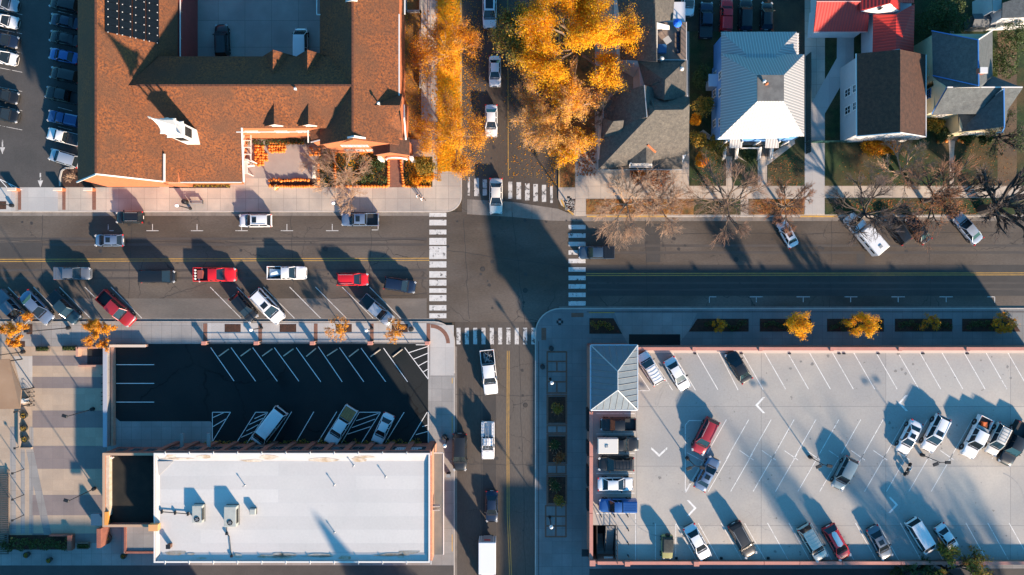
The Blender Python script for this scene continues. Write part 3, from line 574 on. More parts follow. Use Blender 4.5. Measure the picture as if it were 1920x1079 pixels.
# entrance gable facing the street and lower porch roofs
tsheet('roof', [[(X(-300), X(262), 8.2), (X(-262), X(262), 8.2), (X(-215), X(252), 7.0)][:0] or [(X(-318), X(256), 6.9), (X(-268), X(262), 9.6), (X(-268), X(330), 9.6), (X(-318), X(330), 6.9)],
                [(X(-268), X(262), 9.6), (X(-222), X(256), 6.9), (X(-222), X(330), 6.9), (X(-268), X(330), 9.6)]], SHING, ch)
sheet('roof', [[(699, 259, 5.0), (731, 259, 6.6), (731, 286, 6.6), (700, 291, 5.0)], [(731, 259, 6.6), (768, 258, 5.0), (768, 291, 5.0), (731, 286, 6.6)]], SHBRN, ch)
walls('porch_wall', [(703, 262, 4.8), (765, 262, 4.8), (765, 289, 4.8), (731, 285, 6.2), (703, 289, 4.8)], 0, BRICK, ch)
mm = M()
for k in range(10):
    a0, a1 = pi * k / 10, pi * (k + 1) / 10; c = W(740, 292, 3.6)
    mm.tube((c.x + 1.5 * cos(a0), c.y - 0.25, 1.9 + 1.5 * sin(a0)), (c.x + 1.5 * cos(a1), c.y - 0.25, 1.9 + 1.5 * sin(a1)), 0.16, 0.16, 5)
mm.build('arch', WTRIM, ch)
mm = M(); c = W(740, 292, 3.6)
for s in (-1, 1): mm.box((c.x + s * 2.3, c.y - 0.2, 1.6), (0.5, 0.4, 3.2))
mm.parts('pilaster', WTRIM, ch)
sheet('roof', [[(583, 266, 5.2), (634, 253, 7.4), (662, 240, 8.2), (612, 226, 7.4), (578, 226, 6.2)]], SHING, ch)
walls('wall', [(588, 268, 4.9), (634, 256, 6.8), (634, 240, 6.8), (588, 240, 4.9)], 0, BRICK, ch)
strip('fascia', [((583, 267, 5.2), (634, 254, 7.4)), ((577, 226, 6.3), (578, 268, 5.2))], 0.10, WTRIM, ch)
# white pediments
mm = M(); mm.pane([W(634, 260.5, 8.6), W(664, 254, 10.9), W(700, 260.5, 8.6)], 0.25); mm.pane([W(629, 258, 7.2), W(735, 258, 7.2), W(735, 256, 7.3), W(629, 256, 7.3)], .1) ; mm.build('pediment', WTRIM, ch)
# east cross gable
tsheet('roof', [[(X(-252), X(312), 8.9), (X(-192), X(312), 8.9), (X(-192), X(340), 6.6), (X(-228), X(340), 6.9)], [(X(-252), X(312), 8.9), (X(-192), X(312), 8.9), (X(-192), X(262), 6.2), (X(-225), X(262), 6.9)]], SHING, ch)
mm = M(); mm.add([(X(-194), X(262), 0), (X(-194), X(339), 0), (X(-194), X(339), 6.4), (X(-194), X(312), 8.7), (X(-194), X(262), 6.0), (X(-210), X(262), 0), (X(-210), X(339), 0), (X(-210), X(339), 6.4), (X(-210), X(312), 8.7), (X(-210), X(262), 6.0)],
    [(0, 1, 2, 3, 4), (9, 8, 7, 6, 5), (0, 5, 6, 1), (1, 6, 7, 2), (2, 7, 8, 3), (3, 8, 9, 4), (4, 9, 5, 0)]); o = mm.build('wall', BRICK, ch); fixn(o.data)
strip('fascia', [((757.5, 197, 6.6), (758, 222, 8.9)), ((758, 222, 8.9), (761, 262, 6.2)), ((748.5, 27, 6.9), (748.5, 192, 6.9)), ((759, 0, 6.9), (759, 27, 6.9))], 0.12, WTRIM, ch)
# dormers on the street side
for dx in (516, 580):
    c = W(dx, 235, 8.9); yb = c.y + 4.4; hw = 1.75
    f = c.y; zb = 7.9; zp = 9.4; zt = zs((f) / S)
    tsheet('dormer_roof', [[(c.x - hw, f, zb + .3), (c.x, f, zp), (c.x, yb, zp), (c.x - hw, yb, zb + .3)], [(c.x + hw, f, zb + .3), (c.x, f, zp), (c.x, yb, zp), (c.x + hw, yb, zb + .3)]], SHING, ch, 0.12)
    mm = M(); mm.add([(c.x - hw + .1, f + .15, 6.5), (c.x + hw - .1, f + .15, 6.5), (c.x + hw - .1, f + .15, zb + .25), (c.x, f + .15, zp - .1), (c.x - hw + .1, f + .15, zb + .25), (c.x - hw + .1, yb, 6.5), (c.x + hw - .1, yb, 6.5), (c.x + hw - .1, yb, zb + .25), (c.x, yb, zp - .1), (c.x - hw + .1, yb, zb + .25)],
        [(0, 1, 2, 3, 4), (9, 8, 7, 6, 5), (0, 4, 9, 5), (1, 6, 7, 2), (2, 7, 8, 3), (3, 8, 9, 4), (0, 5, 6, 1)]); o = mm.build('dormer_wall', WTRIM, ch); fixn(o.data)
    window(ch, (c.x, f + 0.13, 7.6), (1, 0, 0), 1.3, 0.7)
# dormers on the courtyard side
for dx in (515, 579):
    c = W(dx, 97, 8.9); yf = c.y; hw = 2.3; zp = 9.6; zb = 7.0
    tsheet('dormer_roof', [[(c.x - hw, yf, zb), (c.x, yf, zp), (c.x, yf - 5.2, zp), (c.x - hw, yf - 3.4, zb)], [(c.x + hw, yf, zb), (c.x, yf, zp), (c.x, yf - 5.2, zp), (c.x + hw, yf - 3.4, zb)]], SHING, ch, 0.15)
    mm = M(); mm.add([(c.x - hw + .15, yf - .15, 0), (c.x + hw - .15, yf - .15, 0), (c.x + hw - .15, yf - .15, zb), (c.x, yf - .15, zp - .2), (c.x - hw + .15, yf - .15, zb), (c.x - hw + .15, yf - 3, 0), (c.x + hw - .15, yf - 3, 0), (c.x + hw - .15, yf - 3, zb), (c.x, yf - 3, zp - .2), (c.x - hw + .15, yf - 3, zb)],
        [(0, 1, 2, 3, 4), (9, 8, 7, 6, 5), (0, 4, 9, 5), (1, 6, 7, 2), (2, 7, 8, 3), (3, 8, 9, 4)]); o = mm.build('dormer_wall', BRICK, ch); fixn(o.data)
# courtyard gutters and red siding wall
strip('gutter_pipe', [((338, 0, 5.7), (338, 108, 5.7)), ((338, 108, 5.7), (500, 108, 7.9))], 0.08, WTRIM, ch)
strip('gutter_pipe', [((594, 0, 6.9), (594, 28, 6.9)), ((594, 28, 6.9), (603, 28, 6.9)), ((603, 28, 6.9), (603, 100, 6.9))], 0.08, WTRIM, ch)
mm = M(); mm.box((X(-591.5), X(500), 2.6), (0.5, 17.2 * 2.0, 5.0)); mm.build('siding_wall', REDSID, ch)
mm = M()
for yy in (-5, 22, 72): mm.tube(W(339, yy, 5.4), W(360, yy + 15, 0.3), 0.10, 0.10, 5)
mm.parts('downpipe', mat('pipe_brown', (0.40, 0.17, 0.10), rough=0.7), ch)
# street side windows
for x in (474, 529, 570): window(ch, (W(x, 254, 5).x, X(277.8), 5.2), (1, 0, 0), 1.6, 0.9)
mm = M(); mm.box((X(-533 + 10), X(277), 6.6), (0.2, 0.3, 0.2)); 
for x in (650, 667, 684): window(ch, (W(x, 262, 5).x, X(251.5), 5.6), (1, 0, 0), 1.05, 0.9)
for x in (655, 675, 695): window(ch, (W(x, 268, 2.5).x, X(251.5), 2.5), (1, 0, 0), 1.05, 0.9)
# cupola
cp = G(402, 277.5); cp = Vector((cp.x, cp.y, 0)); zb = 6.4
mm = M(); mm.box((cp.x, cp.y, 9.1), (1.8, 1.8, 5.4)); q = mm.build('cupola', WTRIM, ch)
mm = M()
for s in (-1, 1): 
    for k in range(9): mm.box((cp.x + s * .93, cp.y, 9.3 + k * 0.22), (0.06, 1.2, 0.09)); mm.box((cp.x, cp.y + s * .93, 9.3 + k * 0.22), (1.2, 0.06, 0.09))
mm.build('louvre', METD, q)
mm = M(); mm.bbox((cp.x, cp.y, 11.9), (2.15, 2.15, 0.2)); mm.bbox((cp.x, cp.y, 13.8), (2.0, 2.0, 0.2)); mm.parts('cornice', WTRIM, q)
mm = M()
for a in (-1, 1):
    for b in (-1, 1): mm.box((cp.x + a * .74, cp.y + b * .74, 12.85), (0.2, 0.2, 1.7))
mm.parts('column', WTRIM, q)
mm = M(); mm.lathe((cp.x, cp.y, 13.9), [(1.1, 0), (0.5, 1.7), (0.16, 3.3), (0.05, 4.2)], 8); mm.build('spire', WTRIM, q)
mm = M(); mm.lathe((cp.x, cp.y, 18.0), [(0.05, 0), (0.16, 0.2), (0.16, 0.35), (0.03, 0.8)], 8); mm.build('finial', METG, q)
# solar panels (each 1.0 x 1.65 m) on the west wing
p0, p1, p2 = (vec(960 - 678, 0, 13.4), vec(960 - 592, 0, 5.6), vec(960 - 678, 300, 13.4))
nrm = (p1 - p0).cross(p2 - p0).normalized(); nrm = nrm if nrm.z > 0 else -nrm
sp = thing('solar_panel_array', 'dark solar panel array with small white clamps on the orange roof slope', 'solar panels', (0, 0, 0), 0)
cols = [195.5, 222.5, 247.5, 273, 298]; bots = [60, 65.5, 71, 77, 82.5]
for i in range(4):
    mm = M()
    x0, x1 = cols[i] + .8, cols[i + 1] - .8
    for j in range(6):
        yb0 = bots[i] - j * 14.3; yb1 = bots[i + 1] - j * 14.3
        P = [hit(x0, yb0, p0, p1, p2), hit(x1, yb1, p0, p1, p2), hit(x1, yb1 - 13.8, p0, p1, p2), hit(x0, yb0 - 13.8, p0, p1, p2)]
        mm.pane([v + nrm * 0.16 for v in P], 0.06)
    mm.build('panel_column', SOLAR, sp)
mm = M(); 
for i in range(4):
    for j in range(7):
        for e, xx in ((0, cols[i] + 6), (1, cols[i + 1] - 4)):
            yb = bots[i] + (bots[i + 1] - bots[i]) * (0.2 if e == 0 else 0.85) - j * 14.3; v = hit(xx, yb, p0, p1, p2) + nrm * 0.18; mm.box(tuple(v), (0.12, 0.12, 0.05))
mm.build('clamp', WTRIM, sp)
# small vents on the church roof
for i, (x, y, z, lb) in enumerate([(556, 169, 10.2, 'small white roof vent below the middle ridge of the brick church'), (711, 196, 9.2, 'small white roof vent on the east wing beside the side gable')]):
    v = thing('roof_vent', lb, 'vent', W(x, y, z)); mm = M(); mm.lathe((0, 0, -0.3), [(0.1, 0), (0.1, 0.7), (0.2, 0.72), (0.2, 0.95)], 10); mm.build('pipe', METG, v); mm = M(); mm.lathe((0, 0, 0.65), [(0.22, 0), (0.05, 0.18)], 10); mm.build('cap', WTRIM, v)
mm = M(); mm.pane([W(648, 4, 9.9), W(672, 4, 9.9), W(661, 1, 11.3)], 0.2); mm.pane([W(648, 6, 9.7), W(672, 6, 9.7), W(672, 4.2, 9.8), W(648, 4.2, 9.8)], .1); mm.build('pediment', WTRIM, ch)
# areaway walls by the east side
aw = thing('retaining_wall', 'low concrete areaway wall on the east side of the church below bare branches', 'wall', vec(775, 60, Z))
mm = M(); c0 = vec(760, -20, 0); 
for a, b in (((762, -60), (762, 24)), ((762, 24), (789, 24)), ((789, -60), (789, 24)), ((789, 60), (789, 165))):
    A, B = G(*a), G(*b); d = B - A; mm.box(((A.x + B.x) / 2 - aw.location.x, (A.y + B.y) / 2 - aw.location.y, 0.3), (abs(d.x) + .25, abs(d.y) + .25, 0.6))
mm.build('wall_run', CONCG, aw)
fn = thing('fence', 'thin metal fence running between the church lawn and the leafy pavement strip', 'fence', vec(808, 60, Z)); mm = M()
for k in range(18): mm.box((0, 8 - k * 1.2, 0.5), (0.05, 0.05, 1.0))
mm.build('post', WODD if False else METG, fn); mm = M(); mm.box((0, -2.2, 0.95), (0.06, 20.5, 0.06)); mm.box((0, -2.2, 0.3), (0.05, 20.5, 0.05)); mm.build('rail', METG, fn)

# ---- white roofed brick building (southwest)
wb = thing('brick_commercial_building', 'long brick building with a flat white membrane roof and brick facade windows', 'building')
ZT = 6.3
P = [W(289, 852, ZT), W(806, 849, ZT), W(803, 1055, ZT), W(289, 1055, ZT)]
x0, x1 = W(289, 0, ZT).x, W(806, 0, ZT).x; y1, y0 = W(0, 850, ZT).y, W(0, 1055, ZT).y
def parapet(x0, y0, x1, y1, zr, zt, t, wall_m, cope_m, roof_m, parent, zb=0.0, inner=None):
    mm = M()
    for a, b, c, d in ((x0, y0, x1, y0 + t), (x0, y1 - t, x1, y1), (x0, y0 + t, x0 + t, y1 - t), (x1 - t, y0 + t, x1, y1 - t)): mm.prism([(a, b), (c, b), (c, d), (a, d)], zb, zt)
    mm.parts('wall', wall_m, parent)
    mm = M(); e = 0.03
    for a, b, c, d in ((x0 - e, y0 - e, x1 + e, y0 + t + e), (x0 - e, y1 - t - e, x1 + e, y1 + e), (x0 - e, y0 + t + e, x0 + t + e, y1 - t - e), (x1 - t - e, y0 + t + e, x1 + e, y1 - t - e)): mm.prism([(a, b), (c, b), (c, d), (a, d)], zt, zt + 0.07)
    mm.parts('coping', cope_m, parent)
    mm = M(); mm.prism([(x0 + t, y0 + t), (x1 - t, y0 + t), (x1 - t, y1 - t), (x0 + t, y1 - t)], zr - 0.4, zr); mm.build('roof', roof_m, parent)
parapet(x0, y0, x1, y1, 5.98, ZT, 0.16, BRICKR, WTRIM, MEMB, wb)
mm = M(); t = .3
for k in range(3): pass
# inner membrane upstand slopes
t = 0.19; u = 0.6
mm = M(); zz = 6.0
mm.add([(x0 + t, y1 - t, zz + .22), (x1 - t, y1 - t, zz + .22), (x1 - t - .2, y1 - t - u * 1.6, zz), (x0 + t + u, y1 - t - u * 1.6, zz)], [(0, 3, 2, 1)])
mm.add([(x0 + t, y0 + t, zz + .20), (x1 - t, y0 + t, zz + .20), (x1 - t - .2, y0 + t + u * 1.7, zz), (x0 + t + u, y0 + t + u * 1.7, zz)], [(0, 1, 2, 3)])
mm.add([(x0 + t, y0 + t, zz + .22), (x0 + t, y1 - t, zz + .22), (x0 + t + u * .8, y1 - t - 1, zz), (x0 + t + u * .8, y0 + t + 1, zz)], [(0, 3, 2, 1)])
mm.build('roof_cant', mat('cant_membrane', (0.55, 0.53, 0.51), (0.50, 0.475, 0.45), scale=0.7, fine=0.08, rough=0.85), wb)
R = random.Random(5)
mm = M()
for i in range(26):
    top = i < 8; bx = R.uniform(x0 + 2, x1 - 2); by = (y1 - t - R.uniform(.3, 1.0)) if top else (y0 + t + R.uniform(.3, 1.2)); w_, h_ = R.uniform(.5, 3.2), R.uniform(.15, .45)
    zc = 6.015 + (0.22 * max(0, 1 - ((y1 - t - by) / (u * 1.6))) if top else 0.20 * max(0, 1 - (by - y0 - t) / (u * 1.7))); tilt = (0.22 / .96) if top else (-0.20 / 1.02)
    n = 9; vs = []
    for k in range(n):
        a = 2 * pi * k / n; dx, dy = w_ * cos(a) * R.uniform(.6, 1), h_ * sin(a) * R.uniform(.6, 1); vs.append((bx + dx, by + dy, zc + dy * tilt + 0.01))
    mm.add(vs, [tuple(range(n))])
mm.build('stain', STAIN, wb)
mm = M(); mm.add([(x0 + t + .3, y1 - 1.2, 6.0), (x0 + t + .3, y1 - 3.2, 6.05), (x0 + t + 2.2, y1 - 1.2, 6.0)], [(0, 1, 2)]); mm.pane([Vector((x0 + t + .3, y1 - 1.2, 6.2)), Vector((x0 + t + .3, y1 - 3.3, 6.06)), Vector((x0 + t + 2.4, y1 - 1.2, 6.06))], 0.05); mm.build('roof_cricket', CONCW, wb)
mm = M()
for k in range(12): mm.box((x0 + 1.6 + k * 3.4, y0 + .02, ZT + .1), (0.08, 0.5, 0.1)); mm.box((x0 + 1.6 + k * 3.4, y1 - .02, ZT + .1), (0.08, 0.5, 0.1))
mm.build('coping_joint', WTRIM, wb)
# north facade with brick pilasters and windows
mm = M(); g = M(); fr = []
n = 13
for k in range(n + 1):
    xx = x0 + 0.35 + (x1 - x0 - .7) * k / n; mm.box((xx, y1 + 0.16, 2.9), (0.75, 0.32, 5.8))
mm.prism([(x0, y1), (x1, y1), (x1, y1 + .34), (x0, y1 + .34)], 5.8, 6.25); mm.parts('pilaster', BRICKR, wb)
for k in range(n):
    xx = x0 + 0.35 + (x1 - x0 - .7) * (k + .5) / n; window(wb, (xx, y1, 3.6), (-1, 0, 0), 1.9, 1.7, mat('dark_frame', (0.10, 0.11, 0.12), rough=0.6))
mm = M(); mm.box((x1 - 3.5, y1 + .2, 5.0), (3.2, 0.12, 0.5)); mm.box((x1 - 3.2, y1 + .2, 4.2), (3.6, 0.12, 0.35)); mm.build('sign_board', mat('sign_blue_grey', (0.45, 0.50, 0.55), rough=0.5), wb)
mm = M()
for k in range(9): mm.box((x1 - 4.8 + k * .33, y1 + .275, 5.0), (0.16, 0.04, 0.28))
mm.build('sign_lettering', METD, wb)
mm = M(); mm.box((W(345, 840, 3).x, y1 + 1.2, 3.6), (0.5, 2.0, 0.25)); mm.box((W(395, 840, 3).x, y1 + 1.2, 3.6), (0.5, 2.0, 0.25)); mm.parts('canopy_bracket', CONCG, wb)
# east side: brick facade and glass awning
mm = M(); mm.prism([(x1 + .002, y0), (x1 + .25, y0 - .1), (x1 + .25, y1 + .1), (x1 + .002, y1)], 0, 5.6); mm.build('brick_front', mat('peach_brick', (0.62, 0.30, 0.18), (0.50, 0.24, 0.15), scale=2, fine=0.15, rough=0.9), wb)
aX0, aX1, aY1, aY0 = W(806, 0, 3.3).x, W(831, 0, 3.3).x, W(0, 850, 3.3).y, W(0, 1040, 3.3).y
mm = M(); mm.box(((aX0 + aX1) / 2, (aY0 + aY1) / 2, 3.3), (aX1 - aX0, aY1 - aY0, 0.12)); aw2 = mm.build('awning', mat('awning_grey', (0.17, 0.17, 0.155), (0.13, 0.135, 0.125), scale=0.6, c3=(0.22, 0.20, 0.17), s3=0.4, rough=0.5), wb)
mm = M(); mm.box((aX1 + .05, (aY0 + aY1) / 2, 3.34), (0.14, aY1 - aY0, 0.2)); mm.box(((aX0 + aX1) / 2, aY1 + .05, 3.34), (aX1 - aX0, 0.12, 0.2)); mm.build('awning_rim', WTRIM, aw2)
sx, sy = W(816, 952, 4.6).x, W(816, 952, 4.6).y
mm = M()
for dy in (-.28, .28): mm.box((sx, sy + dy, 4.6), (1.4, 0.07, 0.9))
mm.build('blade_sign', mat('sign_frame', (0.55, 0.52, 0.48), rough=0.5), wb)
# black roofed annex to the west
an = thing('brick_annex', 'small annex with a black gravel roof left of the white roofed building', 'building')
ax0, ax1, ay1, ay0 = W(193, 0, 3.8).x, x0 - 0.02, W(0, 850, 3.8).y, W(0, 988, 3.8).y
parapet(ax0, ay0, ax1, ay1, 2.9, 3.8, 0.3, BRICKR, mat('coping_tan', (0.45, 0.30, 0.20), rough=0.7), BLKRF, an)
mm = M(); mm.box((ax0 + .55, (ay0 + ay1) / 2 + .6, 3.25), (0.5, ay1 - ay0 - 1.8, 0.7)); mm.build('parapet_lining', mat('tan_flashing', (0.50, 0.38, 0.26), (0.62, 0.52, 0.42), scale=1.2, rough=0.8), an)
mm = M(); mm.box((ax0 + .52, ay0 + 1.2, 3.65), (0.5, 1.9, 0.5)); mm.build('painted_panel', mat('orange_panel', (0.72, 0.30, 0.06), rough=0.6), an)
mm = M(); mm.lathe((ax0 + 1.0, ay1 - .8, 2.9), [(.12, 0), (.12, .4), (.2, .42), (.2, .5)], 8); mm.build('roof_vent', WTRIM, an)
for k in range(3): window(an, (ax0 + 1.6 + k * 2.2, ay1, 2.0), (-1, 0, 0), 1.2, 1.3, MATS['dark_frame'])
mm = M(); mm.prism([(W(235, 0, 2).x, ay0), (ax1, ay0), (ax1, W(0, 1036, 2).y), (W(235, 0, 2).x, W(0, 1036, 2).y)], 2.2, 2.4); q = mm.build('porch_roof', CONCG, an)
mm = M(); a, b = W(235, 1036, 2.5), W(290, 988, 2.5)
mm.box((a.x, (a.y + b.y) / 2, 1.3), (0.3, b.y - a.y, 2.6)); mm.box(((a.x + ax1) / 2, a.y, 1.3), (ax1 - a.x, 0.3, 2.6)); mm.build('porch_wall', BRICKR, an)
mm = M(); c = W(180, 975, 3.0); mm.box((c.x, c.y, 2.9), (1.5, 1.7, 0.15)); mm.build('side_canopy', mat('blue_glass_roof', (0.03, 0.08, 0.14), rough=0.2), an)
mm = M(); c = W(185, 1010, 2.5); mm.box((c.x, c.y, 1.25), (0.6, 2.8, 2.5)); mm.build('buttress', BRICKR, an)
mm = M(); c = W(289, 989, 6.6); mm.box((c.x, c.y, 6.5), (1.3, 0.9, 0.8)); mm.build('chimney', mat('orange_chimney', (0.66, 0.33, 0.13), rough=0.8), wb)
# rooftop units (they could be lifted away)
def ac(px, py, w_, d_, h_, lb, vent=True):
    t = thing('air_conditioner', lb, 'air conditioner', W(px, py, 6.0), 0, 'units on the white roof')
    mm = M(); mm.bbox((0, 0, h_ / 2 + .12), (w_, d_, h_), 0, .04); mm.build('casing', ACM, t); mm = M(); mm.box((0, 0, 0.07), (w_ + .1, d_ + .1, 0.12)); mm.build('base', METD, t)
    if vent:
        mm = M(); mm.lathe((0, -d_ * .28, h_ + .121), [(.38, 0), (.38, .07), (.3, .08)], 16); f = mm.build('fan_guard', METD, t)
        mm = M(); 
        for k in range(5): a = k * 1.2566; mm.box((.15 * cos(a), -d_ * .28 + .15 * sin(a), h_ + .215), (.26, .08, .015), a)
        mm.build('fan_blade', METG, f); mm = M()
        for k in range(6): mm.box((w_ / 2 + .012, 0, .35 + k * .12), (.03, d_ * .7, .05))
        mm.build('louvre', METD, t)
ac(375, 961, 1.4, 2.4, .8, 'smaller grey rooftop air conditioner with one round fan, left of its taller neighbour')
ac(437, 965, 1.7, 2.8, .95, 'larger grey rooftop air conditioner with a round fan and side louvres')
ac(476, 958, 0.8, 0.8, 0.5, 'small square grey vent box right of the two air conditioners', False)
vb = thing('roof_vent', 'small square brown vent box near the lower left corner of the white roof', 'vent', W(320, 1022, 6.0)); mm = M(); mm.box((0, 0, .35), (.5, .5, .7)); mm.build('housing', mat('rust_brown', (.16, .08, .05), rough=.8), vb); mm = M(); mm.box((0, 0, .74), (.6, .6, .08)); mm.build('cap', METD, vb)
for x, y, lb in ((627, 909, 'thin white vent pipe near the middle of the white roof'), (723, 894, 'thin white vent pipe on the right part of the white roof'), (663, 873, 'short vent pipe near the top edge of the white roof'), (627, 998, 'short dark vent pipe inside the lower middle of the white roof'), (459, 910, 'thin vent pipe above the larger rooftop air conditioner')):
    v = thing('vent_pipe', lb, 'vent pipe', W(x, y, 5.98), 0, 'vent pipes on the white roof'); mm = M(); mm.lathe((0, 0, 0), [(.16, 0), (.06, .06), (.06, .55), (.1, .56), (.1, .66)], 8); mm.build('pipe', METG, v)
pp = thing('roof_pipe', 'dark conduit on small blocks running from the rooftop unit to the parapet', 'pipe', W(427, 985, 6.0)); A = [W(*q, 6.14) - pp.location for q in ((425, 975), (425, 1001), (430, 1006), (434, 1043))]
mm = M(); mm.path(A, .05); mm.build('conduit', METD, pp); mm = M(); mm.box(tuple(A[1]), (.3, .3, .3)); mm.box(tuple(A[3]), (.3, .3, .3)); mm.build('block', METD, pp)
pp = thing('roof_pipe', 'grey duct pipe on supports from the left parapet to the smaller rooftop unit', 'pipe', W(303, 960, 6.0)); A = [W(*q, 6.16) - pp.location for q in ((303, 960), (328, 962), (352, 964), (366, 965))]
mm = M(); mm.path(A, .06); mm.build('conduit', METD, pp); mm = M()
for q in A[:3]: mm.box((q.x, q.y, .1), (.2, .5, .35))
mm.build('support', METD, pp)

# ---- parking deck (southeast)
DZ = 3.8
dk = thing('parking_garage', 'two storey parking garage with pink parapets around a pale concrete roof deck', 'parking garage')
gx0, gy1, gy0 = W(1106, 0, 4.7).x, W(0, 652, 4.7).y, W(0, 1059, 4.7).y; gx1 = X(962)
mm = M(); 
def pr(a, b, c, d, z0, z1): mm.prism([(a, b), (c, b), (c, d), (a, d)], z0, z1)
# deck slab with an opening for the stairs
sX0, sX1, sY1, sY0 = W(1119, 0, DZ).x, W(1155, 0, DZ).x, W(0, 985, DZ).y, W(0, 1058, DZ).y
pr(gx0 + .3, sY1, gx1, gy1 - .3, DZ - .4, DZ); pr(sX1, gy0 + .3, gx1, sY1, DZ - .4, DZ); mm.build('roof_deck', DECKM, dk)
mm = M(); pr(gx0 + .05, gy0 + .05, gx1 - .05, gy0 + .33, 0, DZ + .70); pr(gx0 + .05, gy1 - .33, gx1 - .05, gy1 - .05, 0, DZ + .70); pr(gx0 + .05, gy0 + .33, gx0 + .33, gy1 - .33, 0, DZ + .70); pr(gx1 - .33, gy0 + .33, gx1 - .05, gy1 - .33, 0, DZ + .70); mm.build('wall', mat('garage_wall', (0.30, 0.17, 0.13), (0.25, 0.14, 0.11), scale=1, rough=.9), dk)
mm = M()
nseg = 9; bx = [W(v, 0, 4.7).x for v in (1106, 1301, 1425.5, 1559, 1687, 1814, 1960)]
def cope(a, b, c, d): mm.prism([(a, b), (c, b), (c, d), (a, d)], DZ + .70, DZ + .88)
for a, b in zip(bx[:-1], bx[1:]): cope(a + .04, gy1 - .42, min(b, gx1) - .04, gy1 + .04)
bx2 = [W(v, 0, 4.7).x for v in (1120, 1176, 1303, 1433, 1500, 1580, 1690, 1820, 1960)]
for a, b in zip(bx2[:-1], bx2[1:]): cope(a + .04, gy0 - .04, min(b, gx1) - .04, gy0 + .42)
by = [W(0, v, 4.7).y for v in (772, 857, 963, 1055)]
for a, b in zip(by[:-1], by[1:]): cope(gx0 - .05, b + .04, gx0 + .45, a - .04)
mm.parts('coping', PINKC, dk)
mm = M(); pr(gx0 + .35, gy1 - .85, gx1, gy1 - .43, DZ, DZ + .12); mm.build('kerb', mat('deck_kerb', (.58, .50, .44), rough=.9), dk)
mm = M()
for v in (1301, 1425.5, 1559, 1687, 1814): c = W(v, 653, 4.7); mm.box((c.x, gy1 - .2, DZ + .95), (.5, .55, .32))
for v in (1176, 1305): c = W(v, 1059, 4.7); mm.box((c.x, gy0 + .2, DZ + 1.0), (.75, .65, .5))
mm.box((gx0 + .35, gy0 + .3, DZ + 1.0), (.8, .8, .5)); mm.parts('parapet_pier', PINKC, dk)
mm = M()
for v in (1303, 1390, 1480, 1573, 1582, 1646, 1730, 1813): c = W(v, 657, DZ); mm.box((c.x, gy1 - .95, DZ + .1), (.35, .2, .2))
for v in (1268, 1352, 1440, 1528): c = W(v, 1056, DZ); mm.box((c.x, gy0 + .6, DZ + .1), (.35, .3, .2))
mm.parts('scupper', METD, dk)
# west face recesses and columns
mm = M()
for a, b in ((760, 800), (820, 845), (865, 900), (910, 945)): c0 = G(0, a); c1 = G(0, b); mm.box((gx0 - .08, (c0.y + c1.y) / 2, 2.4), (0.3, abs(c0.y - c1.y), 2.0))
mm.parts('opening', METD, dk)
mm = M(); c = W(1101, 1050, 3.5); mm.box((gx0 - .5, c.y + .8, 3.0), (1.0, 1.0, .2)); mm.build('side_canopy', METD, dk)
# stairwell
mm = M(); 
for k in range(14): mm.box((sX0 + 1.95, sY1 - .35 - k * .3, DZ - .2 - k * .15), (1.3, .31, .15))
for k in range(8): mm.box((sX0 + .7, sY0 + 1.0 + k * .3, DZ - 2.3 - k * .13), (1.2, .31, .13))
mm.box(((sX0 + sX1) / 2, sY0 + .6, DZ - 2.2), (sX1 - sX0 - .1, 1.1, .15)); mm.build('stairs', CONCG, dk)
mm = M(); pr(sX0, sY0, sX0 + .08, sY1, 0.2, DZ - .02); pr(sX1 - .08, sY0, sX1 - .005, sY1, 0.2, DZ - .41); mm.box(((sX0 + sX1) / 2, (sY0 + sY1) / 2, .3), (sX1 - sX0, sY1 - sY0, .1)); mm.build('stairwell_wall', mat('dark_wall', (.05, .045, .04), rough=.9), dk)
mm = M()
for zz in (.55, 1.05): mm.box((sX1 + .05, (sY0 + sY1) / 2 + .2, DZ + zz), (.06, sY1 - sY0 - .4, .06))
for k in range(8): mm.box((sX1 + .05, sY0 + .5 + k * .75, DZ + .55), (.06, .06, 1.1))
for zz in (.55, 1.05): mm.tube((sX0 + 1.28, sY1, DZ + zz), (sX0 + 1.28, sY0 + 1.3, DZ - 1.9 + zz), .04)
mm.build('railing', METD, dk)
mm = M(); c = W(1144, 1059, 5); mm.box((c.x, sY0 + .7, DZ - .6), (1.3, .25, .2)); mm.build('light_fixture', WTRIM, dk)
# stair tower with hipped seamed roof
tw = thing('stair_tower', 'stair tower with a hipped standing seam metal roof at the garage corner', 'tower')
EZ, RZ = 7.6, 10.8
A, B, C_, D = (W(1107.5, 647.5, EZ), W(1195, 647.5, EZ), W(1195, 769, EZ), W(1107.5, 769, EZ)); cx = (A.x + B.x) / 2; hw = (B.x - A.x) / 2
R0 = Vector((cx, A.y - hw, RZ)); R1 = Vector((cx, D.y + hw, RZ))
tsheet('roof', [[A, B, R0], [C_, D, R1], [B, C_, R1, R0], [D, A, R0, R1]], SMETAL, tw, .14)
mm = M(); mm.prism([(A.x + .35, A.y - .35), (B.x - .35, B.y - .35), (C_.x - .35, C_.y + .35), (D.x + .35, D.y + .35)], 0, EZ - .15); mm.build('wall', BRICKR, tw)
mm = M(); e = Vector((0, 0, .05)); sp_ = 0.86
nx = int((A.y - D.y) / sp_)
for k in range(1, nx + 1):
    yy = A.y - k * sp_
    lim = min(A.y - yy, yy - D.y, hw); 
    for s in (-1, 1): mm.tube(Vector((cx + s * hw, yy, EZ)) + e, Vector((cx + s * (hw - lim), yy, EZ + (RZ - EZ) * lim / hw)) + e, .045, .045, 4)
